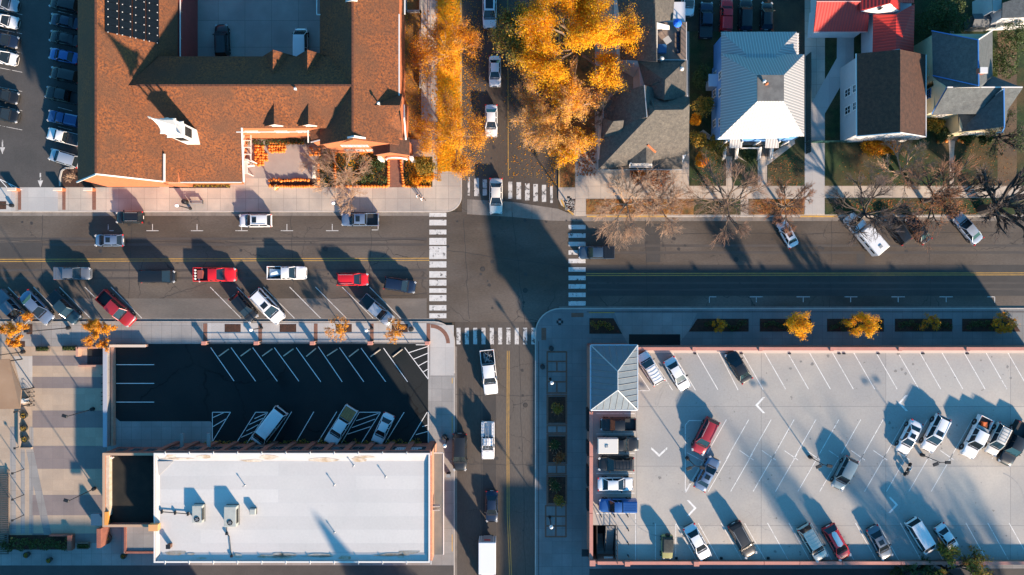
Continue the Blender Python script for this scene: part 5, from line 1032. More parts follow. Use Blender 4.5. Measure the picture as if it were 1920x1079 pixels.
# far corner house
h = thing('dark_roof_house', 'house with a dark roof and white eaves at the top right corner of the block', 'house')
sheet('roof', [[(1880, 6, 5.5), (1990, -30, 5.5), (1990, 30, 5.5), (1879, 34, 5.5)], [(1876, 42, 3.4), (1960, 40, 3.4), (1960, 27, 4.4), (1892, 31, 4.4)]], SHPALE, h)
walls('wall', [(1882, 8, 5.2), (1988, -20, 5.2), (1988, 30, 5.2), (1882, 33, 5.2)], 0, WHSID, h)
sheet('side_roof', [[(1860, -20, 4.8), (1878, -20, 5.0), (1878, 16, 5.0), (1862, 25, 4.8)]], mat('grey_flat', (.35, .34, .32), rough=.8), h); walls('wall', [(1862, -20, 4.6), (1878, -20, 4.6), (1878, 14, 4.6), (1863, 20, 4.6)], 0, WHSID, h)
strip('fascia', [((1876, 42, 3.45), (1960, 40, 3.45)), ((1861, 42, 3.0), (1878, 34, 4.0))], .1, WTRIM, h)
# shed behind, small
h = thing('garden_shed', 'small dark garden shed among the shrubs behind the cream house', 'shed', W(1825, 50, 0)); mm = M(); mm.box((0, 0, 1.1), (3.0, 1.6, 2.2)); mm.build('wall', mat('shed_wall', (.08, .08, .09), rough=.9), h); mm = M(); mm.pane([(-1.7, -1, 2.3), (1.7, -1, 2.3), (1.7, 0, 2.8), (-1.7, 0, 2.8)], .1); mm.pane([(-1.7, 0, 2.8), (1.7, 0, 2.8), (1.7, 1, 2.3), (-1.7, 1, 2.3)], .1); mm.build('roof', mat('shed_roof', (.10, .11, .12), rough=.8), h)

# ================================================================== plaza and walls (southwest)
pw = thing('plaza_wall', 'long blue grey topped wall between the striped plaza and the dark parking lot', 'wall', G(210, 740, 0))
c = pw.location
def bx(m_, x0_, y0_, x1_, y1_, z0_, z1_):
    a, b = G(x0_, y1_), G(x1_, y0_); m_.box(((a.x + b.x) / 2 - c.x, (a.y + b.y) / 2 - c.y, (z0_ + z1_) / 2), (b.x - a.x, b.y - a.y, z1_ - z0_))
mm = M(); bx(mm, 206, 651, 212, 834, 0, 1.5); mm.build('wall_run', CONCG, pw); mm = M(); bx(mm, 205, 650, 212.5, 834, 1.5, 1.62); mm.build('coping', mat('bluegrey_coping', (.34, .36, .42), rough=.7), pw)
mm = M(); bx(mm, 213.5, 651, 218, 834, 0, .8); mm.build('brick_run', mat('salmon_brick', (.50, .28, .20), (.42, .23, .17), scale=2, rough=.9), pw)
lw = thing('brick_wall', 'low pale brick wall along the pavement at the top left of the dark parking lot', 'wall', G(245, 648, 0)); c = lw.location
mm = M(); bx(mm, 212, 646, 279, 650, 0, .9); mm.build('wall_run', MATS['salmon_brick'], lw); mm = M(); bx(mm, 212, 645.6, 279.4, 650.4, .9, .98); mm.build('coping', mat('pale_coping', (.60, .50, .42), rough=.8), lw)
st = thing('stairwell', 'sunken dark stairwell with low tan walls beside the orange street tree', 'stairwell', G(180, 667, 0)); c = st.location
mm = M(); bx(mm, 152, 650, 203, 653, 0, 1.0); bx(mm, 150, 650, 154, 668, 0, 1.0); bx(mm, 152, 684, 203, 687, 0, .7); mm.build('low_wall', MATS['salmon_brick'], st)
mm = M(); bx(mm, 165, 653, 203, 683, .146, .165); mm.build('shaft', mat('shaft_shade_black', (.012, .014, .016), rough=.9), st)  # flat sheet at paving level, black colour stands in for the shade below
mm = M()
for k in range(11): bx(mm, 166 + k * 3.2, 669, 168.4 + k * 3.2, 683, .166, .20 + .0 * k)
mm.build('tread', mat('tread_dark', (.035, .035, .038), rough=.9), st)
# planters with green plants on the plaza
def planter(x, y, w_, d_, lb):
    t = thing('planter_box', lb, 'planter', G(x, y, Z)); mm = M()
    for a, b, e, f in ((0, d_ / 2 - .05, w_, .1), (0, -d_ / 2 + .05, w_, .1), (w_ / 2 - .05, 0, .1, d_ - .2), (-w_ / 2 + .05, 0, .1, d_ - .2)): mm.box((a, b, .3), (e, f, .6))
    mm.build('box', WOODG, t); mm = M(); mm.box((0, 0, .25), (w_ - .2, d_ - .2, .5)); mm.build('soil', MULCH, t); leafblob(t, 'plants', [(i * w_ / 4 - w_ * .3, 0, .62, .28) for i in range(4)], 90, .10, LGRN, 7 + int(x)); return t
def leafblob(parent, name, balls, n, size, m, seed, flat=.7):
    R = random.Random(seed); mm = M()
    for (x, y, z, r) in balls:
        for i in range(n):
            a = R.random() * 6.283; ph = math.acos(R.uniform(-.3, 1)); rr = r * (R.uniform(.6, 1.0)); lump = 1 + .25 * sin(3 * a + x) * sin(2 * ph + y)
            p = Vector((x + rr * sin(ph) * cos(a) * lump, y + rr * sin(ph) * sin(a) * lump, z + rr * cos(ph) * flat)); d = Vector((R.gauss(0, 1), R.gauss(0, 1), R.gauss(.6, .7))).normalized()
            u = d.orthogonal().normalized(); u = (u * cos(a * 3) + d.cross(u) * sin(a * 3)); v = d.cross(u); s = size * R.uniform(.6, 1.3)
            mm.add([p - u * s, p + v * s * .6, p + u * s, p - v * s * .6], [(0, 1, 2, 3)])
    return mm.build(name, m, parent)
planter(84, 653.5, 1.8, .8, 'left of two low green planter boxes at the top edge of the plaza'); planter(133.5, 652.5, 1.8, .8, 'right of two low green planter boxes at the top edge of the plaza')
def pot(x, y, r, lb, grp, m_=None):
    t = thing('plant_pot', lb, 'plant pot', G(x, y, Z), 0, grp); mm = M(); mm.lathe((0, 0, 0), [(r * .7, 0), (r, .6), (r * .88, .6), (r * .85, .5)], 14); mm.build('pot', m_ or mat('pot_dark', (.05, .055, .05), rough=.7), t); leafblob(t, 'plants', [(0, 0, .6, r * .7)], 90, .09, LMIX, int(x * y) % 97); return t
pot(50, 778, .52, 'topmost of three round dark plant pots beside the tan planter wall', 'plant pots by the plaza wall'); pot(50, 802, .52, 'middle of three round dark plant pots beside the tan planter wall', 'plant pots by the plaza wall'); pot(52, 822, .55, 'lowest of three round dark plant pots beside the tan planter wall', 'plant pots by the plaza wall')
t = thing('seat_wall', 'tan seat wall running down beside the three round plant pots', 'wall', G(42, 800, 0)); c = t.location
mm = M(); bx(mm, 40, 768, 43, 838, 0, .7); bx(mm, 40, 838, 63, 841, 0, .6); mm.build('wall_run', TAN, t)
cn = thing('fabric_canopy', 'brown fabric canopy roof standing over the left edge of the plaza', 'canopy'); sheet('roof', [[(-60, 676, 4.0), (17, 674, 3.4), (40, 732, 3.4), (37, 767, 3.2), (-60, 768, 3.6)]], mat('brown_canvas', (.28, .18, .11), (.22, .14, .09), scale=.4, c3=(.34, .23, .15), s3=.2, rough=.9), cn, .15)
mm = M()
for q in ((15, 678, 3.3), (38, 733, 3.3), (35, 764, 3.1)): a = W(*q); mm.tube((a.x - .2, a.y, 0), (a.x - .2, a.y, q[2]), .09)
mm.build('post', METD, cn)
pg = thing('slatted_platform', 'low slatted grey brown platform at the lower left edge of the plaza', 'platform', W(8, 960, 0)); mm = M(); c = W(8, 960, .5) - pg.location
for k in range(38): mm.box((c.x - .4, c.y + 5.6 - k * .32, .55), (2.2, .14, .06))
mm.build('slats', mat('slat_grey', (.10, .085, .075), rough=.9), pg); mm = M()
for s in (-1, 1): mm.box((c.x - .4 + s * .9, c.y, .45), (.15, 12.6, .12))
mm.build('beam', WOODG, pg); mm = M()
for s in (-1, 1):
    for k in range(4): mm.box((c.x - .4 + s * .9, c.y - 6 + k * 4, .2), (.15, .15, .4))
mm.build('post', WOODG, pg)
for (x, y, lb) in ((160, 1021, 'dark green low planter box standing by the plaza near the lower building corner'),): planter(x, y, 1.7, .9, lb)
pot(205, 1008, .75, 'large round dark pot beside the porch of the black roofed annex', None); pot(55, 1038, .45, 'left of two dark round pots on the shaded lower left pavement', 'pots on the lower pavement'); pot(97, 1048, .4, 'right of two dark round pots on the shaded lower left pavement', 'pots on the lower pavement'); pot(236, 1040, .45, 'round dark pot below the porch of the black roofed annex', None)
t = thing('brick_wall', 'angled brick garden wall at the lower edge of the plaza', 'wall', G(140, 1012, 0)); c = t.location; mm = M(); bx(mm, 134, 1000, 142, 1028, 0, 1.0); mm.build('pier', BRICKR, t); mm = M(); bx(mm, 98, 1000, 134, 1003, 0, .7); mm.build('wall_run', BRICKR, t)
# orange and white stall kiosk at the left
t = thing('cafe_cart', 'small cart with a white lid and orange front on the left side of the plaza', 'cart', G(49, 750.5, Z)); mm = M(); mm.bbox((.1, 0, .5), (.9, .6, .9)); mm.build('body', WTRIM, t); mm = M(); mm.bbox((-.62, 0, .35), (.5, .55, .6)); mm.build('front', mat('orange_plastic', (.75, .32, .06), rough=.6), t)
for s in (-1, 1): mm = M(); mm.lathe((.3, s * .33, .22), [(.22, -.03), (.22, .03)], 12, 'y'); mm.build('wheel', RUB, t)
def bike_hoop(x, y, lb):
    t = thing('bike_rack', lb, 'bike rack', G(x, y, Z), 0, 'bike hoops on the plaza'); mm = M(); P = [(-.35, 0, 0), (-.35, 0, .6), (-.2, 0, .8), (.2, 0, .8), (.35, 0, .6), (.35, 0, 0)]; mm.path(P, .035); mm.build('hoop', METD, t); mm = M(); mm.box((-.35, 0, .02), (.15, .15, .04)); mm.box((.35, 0, .02), (.15, .15, .04)); mm.build('foot', METD, t)
for y, w_ in ((735, 'top'), (743, 'second'), (752, 'third'), (760, 'bottom')): bike_hoop(61, y, '%s bike hoop of the row at the left side of the plaza' % w_)
for y, w_ in ((702, 'first'), (718, 'second'), (735, 'third'), (742, 'fourth'), (750, 'fifth'), (757, 'lowest')): bike_hoop(199, y, '%s bike hoop of the row along the blue grey wall' % w_)
# ================================================================== vehicles
PROF = dict(
 sedan=dict(L=4.7, W=1.84, st=[(-.5, .74, .70), (-.485, .88, .88), (-.45, .95, .96), (-.36, .985, 1.0), (-.1, 1, .97), (.2, 1, .96), (.3, .985, .92), (.40, .95, .85), (.455, .88, .77), (.485, .78, .68), (.5, .60, .58)],
   gb=(-.37, .235), gt=(-.22, .055), zb=.95, zt=1.43, wb=.90, wt=.66, wheels=(-.30, .30), r=.33),
 hatch=dict(L=4.2, W=1.78, st=[(-.5, .78, .78), (-.485, .90, .96), (-.45, .96, 1.0), (-.3, 1, 1.0), (0, 1, .98), (.22, 1, .97), (.34, .97, .90), (.43, .90, .80), (.48, .78, .68), (.5, .60, .58)],
   gb=(-.48, .26), gt=(-.36, .06), zb=.97, zt=1.50, wb=.91, wt=.70, wheels=(-.31, .31), r=.32),
 suv=dict(L=4.8, W=1.94, st=[(-.5, .82, .85), (-.49, .93, 1.02), (-.46, .97, 1.06), (-.3, 1, 1.06), (0, 1, 1.04), (.24, 1, 1.04), (.34, .98, 1.0), (.43, .93, .93), (.475, .84, .82), (.5, .68, .66)],
   gb=(-.485, .25), gt=(-.41, .08), zb=1.04, zt=1.72, wb=.92, wt=.74, wheels=(-.30, .31), r=.37),
 van=dict(L=5.4, W=2.0, st=[(-.5, .90, .95), (-.495, .97, 1.1), (-.3, 1, 1.12), (.2, 1, 1.12), (.36, .99, 1.08), (.44, .94, .98), (.48, .86, .86), (.5, .70, .68)],
   gb=(-.495, .38), gt=(-.47, .22), zb=1.10, zt=2.05, wb=.97, wt=.84, wheels=(-.31, .33), r=.36),
 pickup=dict(L=5.8, W=2.0, st=[(-.12, .98, 1.12), (0, 1, 1.1), (.2, 1, 1.1), (.30, 1, 1.08), (.40, .98, 1.04), (.46, .93, .96), (.485, .86, .85), (.5, .74, .70)],
   gb=(-.115, .22), gt=(-.09, .10), zb=1.10, zt=1.82, wb=.92, wt=.74, wheels=(-.29, .34), r=.40, bed=-.12),
 crew=dict(L=5.9, W=2.0, st=[(-.19, .98, 1.12), (0, 1, 1.1), (.2, 1, 1.1), (.32, 1, 1.08), (.41, .98, 1.04), (.46, .93, .96), (.485, .86, .85), (.5, .74, .70)],
   gb=(-.185, .235), gt=(-.16, .11), zb=1.10, zt=1.84, wb=.92, wt=.74, wheels=(-.30, .34), r=.40, bed=-.19),
 box=dict(L=7.0, W=2.1, st=[(.14, .98, 1.1), (.2, 1, 1.12), (.34, 1, 1.1), (.42, .97, 1.02), (.47, .90, .92), (.5, .74, .74)],
   gb=(.16, .36), gt=(.17, .28), zb=1.1, zt=2.0, wb=.95, wt=.80, wheels=(-.28, .34), r=.42),
)
CACHE = {}
def cm(key, fn):
    if key not in CACHE: CACHE[key] = fn()
    return CACHE[key]
def ring(x, w_, zt, W_):
    h = W_ / 2 * w_; z0 = .30
    pts = [(h * .90, z0), (h, z0 + .14), (h, zt * .72), (h * .975, zt * .92), (h * .90, zt * .985), (h * .5, zt + .012), (0, zt + .02)]
    P = [(x, -y, z) for y, z in pts] + [(x, y, z) for y, z in reversed(pts[:-1])]
    return P
def body_mesh(kind, m):
    p = PROF[kind]; mm = M(); mm.loft([ring(s[0] * p['L'], s[1], s[2], p['W']) for s in p['st']])
    if 'bed' in p:
        L, W_ = p['L'], p['W']; x1 = p['bed'] * L; x0 = -.5 * L; t = .09; h = W_ / 2 * .985
        for s in (-1, 1): mm.bbox(((x0 + x1) / 2, s * (h - t / 2), .74), (x1 - x0, t, .84), 0, .03)
        mm.bbox((x0 + .04, 0, .74), (.09, 2 * h - 2 * t, .80), 0, .02); mm.box(((x0 + x1) / 2, 0, .60), (x1 - x0 - .1, 2 * h - 2 * t, .10))
    me = mm.mesh(kind + '_body', m, True); return fixn(me)
def gh(kind):
    p = PROF[kind]; L, W_ = p['L'], p['W']; b0, b1, t0, t1 = p['gb'][0] * L, p['gb'][1] * L, p['gt'][0] * L, p['gt'][1] * L
    return b0, b1, t0, t1, p['zb'] - .03, p['zt'], W_ / 2 * p['wb'], W_ / 2 * p['wt']
def roof_mesh(kind, m, ribs=0):
    b0, b1, t0, t1, zb, zt, wb, wt = gh(kind); mm = M(); n = 6; rings = []
    for i in range(n + 1):
        u = i / n; x = t0 - .03 + (t1 - t0 + .06) * u; cr = .045 * sin(pi * u); w_ = (wt + .03) * (1 - .05 * abs(2 * u - 1) ** 2)
        rings.append([(x, -w_, zt - .05), (x, -w_, zt - .01), (x, -w_ * .8, zt + .02 + cr * .6), (x, 0, zt + .035 + cr), (x, w_ * .8, zt + .02 + cr * .6), (x, w_, zt - .01), (x, w_, zt - .05)])
    mm.loft(rings)
    for s in (-1, 1):
        for a, c in (((b1, s * wb, zb), (t1, s * wt, zt)), ((b0, s * wb, zb), (t0, s * wt, zt))): mm.tube(a, c, .055, .045, 6)
        xm = (b0 + b1) / 2 - .1; xt = (t0 + t1) / 2 - .05; mm.tube((xm, s * (wb + .005), zb), (xt, s * (wt + .005), zt), .045, .04, 6)
    for k in range(ribs): y = -wt * .75 + 1.5 * wt * k / max(1, ribs - 1); mm.box(((t0 + t1) / 2 - .1, y, zt + .07), ((t1 - t0) * .8, .05, .03))
    return fixn(mm.mesh(kind + '_roof', m, True))
def quadmesh(name, P, m, th=.03):
    mm = M(); P = [Vector(p) for p in P]; c = sum(P, Vector()) / len(P); n = (P[1] - P[0]).cross(P[2] - P[0])
    mm.pane(P, th); return fixn(mm.mesh(name, m))
def inset(a, b, t): return a + (b - a) * t
def glass_meshes(kind):
    b0, b1, t0, t1, zb, zt, wb, wt = gh(kind); e = .06
    ws = quadmesh('windshield', [(b1 + .01, -wb + e, zb), (b1 + .01, wb - e, zb), (t1 + .01, wt - e, zt), (t1 + .01, -wt + e, zt)], GLASS)
    rw = quadmesh('rear_window', [(b0 - .01, wb - e, zb + .02), (b0 - .01, -wb + e, zb + .02), (t0 - .01, -wt + e, zt), (t0 - .01, wt - e, zt)], GLASS)
    sides = []
    for s in (-1, 1):
        P = [(b0 + .12, s * wb, zb), (b1 - .12, s * wb, zb), (t1 - .06, s * wt, zt - .01), (t0 + .06, s * wt, zt - .01)]
        if s > 0: P = P[::-1]
        sides.append(quadmesh('side_window', P, GLASS))
    core = M(); f = .94
    core.add([(b0 * 1 + .05, -wb * f, zb - .05), (b1 - .08, -wb * f, zb - .05), (b1 - .08, wb * f, zb - .05), (b0 + .05, wb * f, zb - .05), (t0 + .05, -wt * f, zt - .05), (t1 - .08, -wt * f, zt - .05), (t1 - .08, wt * f, zt - .05), (t0 + .05, wt * f, zt - .05)],
             [(3, 2, 1, 0), (4, 5, 6, 7), (0, 1, 5, 4), (1, 2, 6, 5), (2, 3, 7, 6), (3, 0, 4, 7)])
    return ws, rw, sides, core.mesh('interior', PLAS)
def wheel_meshes(r):
    mm = M(); mm.lathe((0, 0, 0), [(r * .72, -.11), (r * .94, -.11), (r, -.07), (r, .07), (r * .94, .11), (r * .72, .11)], 16, 'y'); ty = mm.mesh('tyre', RUB, True)
    mm = M(); mm.lathe((0, 0, 0), [(r * .70, -.09), (r * .70, .09), (r * .3, .115), (.05, .115)], 12, 'y'); ri = mm.mesh('rim', RIMM, True); return fixn(ty), fixn(ri)
def small(kind):
    p = PROF[kind]; L, W_ = p['L'], p['W']; out = {}
    zn = p['st'][-2][2]; wn = p['st'][-2][1] * W_ / 2
    def lamp(x, y, z, d, rz, m, nm): mm = M(); mm.bbox((0, 0, 0), d, rz, .03); return (nm, mm.mesh(nm, m), (x, y, z))
    A = []
    for s in (-1, 1):
        A.append(lamp(L * .468, s * W_ * .395, zn + .02, (.34, .26, .14), -s * .55, HEADL, 'headlight'))
        zr = .86 if kind in ('sedan', 'hatch') else 1.0
        A.append(lamp(-L * .483, s * W_ * .44, zr, (.16, .22, .22), s * .3, TAILL, 'taillight'))
        b0, b1, t0, t1, zb, zt, wb, wt = gh(kind); A.append(lamp(b1 - .32, s * (W_ / 2 + .10), zb + .08, (.14, .24, .16), 0, PLAS, 'mirror'))
    mm = M(); mm.bbox((L * .488, 0, .52), (.14, W_ * .66, .24), 0, .02); mm.box((L * .496, 0, .70), (.05, W_ * .38, .12)); mm.bbox((-L * .492, 0, .50), (.14, W_ * .76, .24), 0, .02)
    for s in (-1, 1):
        for wx_ in p['wheels']: mm.lathe((wx_ * L, s * (W_ / 2 - .05), p['r'] + .03), [(p['r'] + .07, -.06), (p['r'] + .07, .06)], 16, 'y')
        mm.box((0, s * (W_ / 2 - .02), .36), (L * .42, .07, .12))
    b0, b1, t0, t1, zb, zt, wb, wt = gh(kind); mm.box((b1 + .10, 0, zb + .035), (.16, wb * 1.7, .03))
    for s in (0, 1): mm.tube((b1 + .06, -wb * .5 + s * wb * .7, zb + .06), (b1 - .15, -wb * .1 + s * wb * .7, zb + .22), .015, .015, 4)
    out['trim'] = fixn(mm.mesh('trim', PLAS)); out['lamps'] = A
    mm = M(); mm.box((-L * .5, 0, .74), (.03, .52, .16)); out['plate'] = mm.mesh('plate', WTRIM)
    mm = M()
    for s in (-1, 1):
        for x in ((b0 + b1) / 2 - .1, b1 - .2, b0 + .35): mm.box((x, s * (W_ / 2 * .985), .72), (.02, .05, .48))
    mm.box((b1 + (L / 2 - b1) * .12, 0, zb + .02), (.02, wb * 1.75, .02)); out['seams'] = mm.mesh('panel_seam', PLAS)
    return out
COUNT = [0]
def vehicle(kind, px, py, ang, Lpx, col, label, z0=0.0, name=None, cat=None, group=None, extra=(), zoff=.8):
    p = PROF[kind]; m = CP[col]; k = (H - z0 - zoff) / H; L = Lpx * S * k; f = L / p['L']
    nm = name or {'sedan': 'sedan', 'hatch': 'hatchback', 'suv': 'suv', 'van': 'van', 'pickup': 'pickup_truck', 'crew': 'pickup_truck', 'box': 'box_truck'}[kind]
    ct = cat or {'suv': 'suv', 'van': 'van', 'pickup': 'pickup truck', 'crew': 'pickup truck', 'box': 'truck'}.get(kind, 'car')
    c = W(px, py, z0 + zoff); t = thing(nm, label, ct, (c.x, c.y, z0 + (.0 if z0 > 1 else 0.005)), radians(ang), group)
    fw = 1 + (f - 1) * .6; t.scale = (f, fw, 1 + (f - 1) * .3)
    put('body', cm(('b', kind, col), lambda: body_mesh(kind, m)), t)
    ribs = 7 if 'ribs' in extra else 0
    rf = put('roof', cm(('r', kind, col, ribs), lambda: roof_mesh(kind, m, ribs)), t)
    ws, rw, sd, core = cm(('g', kind), lambda: glass_meshes(kind))
    put('windshield', ws, t); put('rear_window', rw, t); put('interior', core, t)
    for s in sd: put('side_window', s, t)
    ty, ri = cm(('w', p['r']), lambda: wheel_meshes(p['r']))
    for wx_ in p['wheels']:
        for s in (-1, 1):
            w_ = put('wheel', ty, t); w_.location = (wx_ * p['L'], s * (p['W'] / 2 - .085), p['r']); w_.rotation_euler = (0, 0, 0 if s > 0 else pi); put('rim', ri, w_)
    sm = cm(('s', kind), lambda: small(kind))
    put('trim', sm['trim'], t); put('licence_plate', sm['plate'], t); put('panel_seam', sm['seams'], t)
    for n_, me, loc in sm['lamps']: o = put(n_, me, t); o.location = loc
    b0, b1, t0, t1, zb, zt, wb, wt = gh(kind)
    for e in extra:
        if e == 'sunroof': 
            def f_(): mm = M(); mm.box((t1 - .55, 0, zt + .078), (.62, wt * 1.15, .02)); return mm.mesh('sunroof', GLASS)
            put('sunroof', cm(('sun', kind), f_), rf)
        if e == 'bigsun':
            def f_(): mm = M(); mm.box(((t0 + t1) / 2, 0, zt + .085), ((t1 - t0) * .82, wt * 1.45, .02)); return mm.mesh('sunroof', GLASS)
            put('sunroof', cm(('bsun', kind), f_), rf)
        if e == 'rails':
            def f_():
                mm = M()
                for s in (-1, 1): mm.tube((t0 + .1, s * wt * .92, zt + .10), (t1 - .15, s * wt * .92, zt + .10), .03, .03, 5)
                return mm.mesh('roof_rail', METG)
            put('roof_rail', cm(('rail', kind), f_), rf)
        if e == 'rack':
            def f_():
                mm = M()
                for s in (-1, 1): mm.tube((t0 + .1, s * wt * .92, zt + .12), (t1 - .15, s * wt * .92, zt + .12), .03, .03, 5)
                for k_ in range(5): x = t0 + .2 + (t1 - t0 - .5) * k_ / 4; mm.box((x, 0, zt + .10), (.035, wt * 1.7, .03))
                return mm.mesh('roof_rack', WTRIM if col in ('tan', 'white') else METD)
            put('roof_rack', cm(('rack', kind, col), f_), rf)
        if e == 'cargo':
            mm = M(); mm.loft([[(x, y * w_, zt + .12 + h_ * z) for y, z in ((-.33, 0), (-.36, .5), (-.25, .95), (0, 1.05), (.25, .95), (.36, .5), (.33, 0))] for x, w_, h_ in ((t0 - .1, .5, .15), (t0 + .1, .9, .28), (0, 1, .34), (t1 - .3, .9, .30), (t1 - .05, .4, .12))]); o = mm.build('cargo_box', CP['white'], t, True); fixn(o.data)
        if e == 'liner' or e in ('junk', 'blueload', 'orangeload', 'bikes', 'planks'):
            x1 = p['bed'] * p['L']; x0 = -.5 * p['L']; 
            mm = M(); mm.box(((x0 + x1) / 2, 0, .67), (x1 - x0 - .14, p['W'] * .86, .04)); mm.build('bed_liner', PLAS, t)
            R = random.Random(int(px)); mm = M()
            if e == 'junk':
                for k_ in range(12): mm.tube((x0 + .2 + R.random() * 1.3, R.uniform(-.6, .6), .75), (x0 + .3 + R.random() * 1.4, R.uniform(-.7, .7), 1.1), .05, .05, 5)
                mm.build('tools', METG, t)
            if e == 'bikes':
                for k_ in range(4): mm.lathe((x0 + .35, -.6 + k_ * .4, 1.15), [(.12, -.1), (.16, 0), (.12, .1)], 10); 
                mm.box((x0 + .8, -.4, .85), (.1, 1.4, .3)); mm.box((x0 + 1.2, .3, .85), (.1, 1.4, .3)); mm.build('load', WTRIM, t)
                mm = M(); mm.box((x0 + 1.0, 0, .95), (.7, 1.2, .5)); mm.build('load', mat('brown_load', (.25, .06, .05), rough=.8), t)
            if e == 'blueload':
                mm.add([(x0 + .3, -.7, .75), (x1 - .2, -.3, .75), (x1 - .2, .5, .8), (x0 + .3, .6, .75), (x0 + .7, 0, 1.15)], [(0, 1, 4), (1, 2, 4), (2, 3, 4), (3, 0, 4)]); mm.build('load', mat('tarp_pale_blue', (.42, .55, .66), rough=.7), t)
            if e == 'orangeload':
                mm.bbox(((x0 + x1) / 2 + .1, .1, .9), (.8, .6, .42), .4); mm.build('load', mat('load_orange', (.80, .15, .03), rough=.6), t); mm = M(); mm.bbox((x1 - .25, 0, 1.1), (.4, 1.7, .35)); mm.build('toolbox', METG, t)
            if e == 'planks':
                for k_ in range(4): mm.box(((x0 + x1) / 2, -.62 + k_ * .42, 1.12), (x1 - x0 - .2, .40, .08))
                mm.build('wooden_cover', WOODT, t)
        if e == 'shell':
            def f_():
                x1 = p['bed'] * p['L']; x0 = -.5 * p['L']; mm = M(); h = p['W'] / 2 * .97
                mm.loft([[(x, -h, 1.14), (x, -h * .86, 1.70), (x, -h * .7, 1.80), (x, h * .7, 1.80), (x, h * .86, 1.70), (x, h, 1.14)] for x in (x0 + .03, x1 - .02)])
                for k_ in range(5): mm.box(((x0 + x1) / 2, -h * .5 + k_ * h * .25, 1.81), (x1 - x0 - .4, .05, .03))
                return fixn(mm.mesh('bed_cap', m))
            put('bed_cap', cm(('shell', kind, col), f_), t)
        if e == 'tonneau':
            x1 = p['bed'] * p['L']; x0 = -.5 * p['L']; mm = M(); mm.box(((x0 + x1) / 2, 0, 1.17), (x1 - x0 - .08, p['W'] * .93, .04))
            for k_ in range(3): mm.box((x0 + .5 + k_ * .55, 0, 1.20), (.05, p['W'] * .9, .03))
            mm.build('bed_cover', MATS['car_paint_' + {'grey': 'grey', 'greyblue': 'grey_blue'}.get(col, 'black')], t)
        if e == 'camper':
            x1 = p['bed'] * p['L'] + .5; x0 = -.5 * p['L'] - .1; mm = M(); mm.bbox(((x0 + x1) / 2, 0, 1.65), (x1 - x0, p['W'] * 1.06, 1.1), 0, .06); q = mm.build('camper_shell', CP['offwhite'], t)
            mm = M(); mm.bbox(((x0 + x1) / 2 - .2, 0, 2.24), (.42, .42, .1)); mm.build('roof_hatch', METG, q)
        if e == 'utility':
            x1 = p['bed'] * p['L']; x0 = -.5 * p['L']; mm = M()
            for s in (-1, 1): mm.bbox(((x0 + x1) / 2, s * .78, 1.2), (x1 - x0, .42, .8), 0, .03)
            mm.build('tool_cabinet', CP['white'], t); mm = M()
            for s in (-1, 1): mm.box((-.1 * p['L'], s * .85, 2.0), (p['L'] * .72, .06, .06)); mm.box((-.1 * p['L'] , s * .2 - .1, 2.06), (p['L'] * .55, .05, .05))
            for k_ in range(9): mm.box((-.44 * p['L'] + k_ * .5, -.1, 2.04), (.05, .5, .04)); mm.box((-.44 * p['L'] + k_ * .5, .78, 2.03), (.10, .16, .05)); mm.box((-.44 * p['L'] + k_ * .5, -.78, 2.03), (.10, .16, .05))
            for x in (-.45, -.1, .15):
                for s in (-1, 1): mm.box((x * p['L'], s * .85, 1.6), (.06, .06, .8))
            mm.build('ladder_rack', METG, t)
        if e == 'cargobody':
            x0, x1 = -.5 * p['L'], .14 * p['L']; mm = M(); mm.bbox(((x0 + x1) / 2, 0, 2.1), (x1 - x0, 2.45, 2.7), 0, .05); mm.box(((x0 + x1) / 2, 0, .68), (x1 - x0, 1.2, .2)); q = mm.build('cargo_box', CP['white'], t)
            mm = M(); mm.box((x0 - .01, 0, 2.0), (.05, 2.2, 2.3)); mm.build('rear_door', METG, q); mm = M(); mm.box((x0 - .045, 0, 2.5), (.04, .9, .6)); mm.build('red_sign', mat('sign_red', (.5, .06, .05), rough=.6), q)
            mm = M(); 
            for s in (-1, 1): mm.box((x0 - .05, s * .9, 2.0), (.05, .08, 2.3))
            mm.build('door_bar', WTRIM, q)
        if e == 'motorhome':
            x0, x1 = -.5 * p['L'], .12 * p['L']; mm = M(); mm.bbox(((x0 + x1) / 2, 0, 1.65), (x1 - x0, 2.2, 1.9), 0, .12); q = mm.build('cargo_box', CP['white'], t)
            mm = M(); mm.bbox((x0 + .9, 0, 2.64), (.5, .5, .1)); mm.build('roof_hatch', METG, q)
            mm = M()
            for k_ in range(3): mm.box((x0 + .9 + k_ * 1.2, -1.105, 1.9), (.8, .03, .45)); mm.box((x0 + .9 + k_ * 1.2, 1.105, 1.9), (.8, .03, .45))
            mm.build('side_window', GLASS, q)
    return t
V = vehicle
gA, gB = 'cars driving or waiting on the streets', 'cars parked along the kerb'
# side street, north arm
V('suv', 918, 19, -90, 68, 'white', 'white suv with a large dark glass roof at the top edge of the side street', group=gA, extra=('bigsun',))
V('sedan', 928, 134, -90, 58, 'white', 'white sedan beside the golden tree crown, second from the top of the side street', group=gA)
V('sedan', 921, 227, -90, 61, 'white', 'white sedan driving down the side street nearest the sparse orange trees', group=gA)
V('sedan', 930, 368, -90, 67, 'offwhite', 'cream white sedan on the upper crosswalk at the crossing', group=gA)
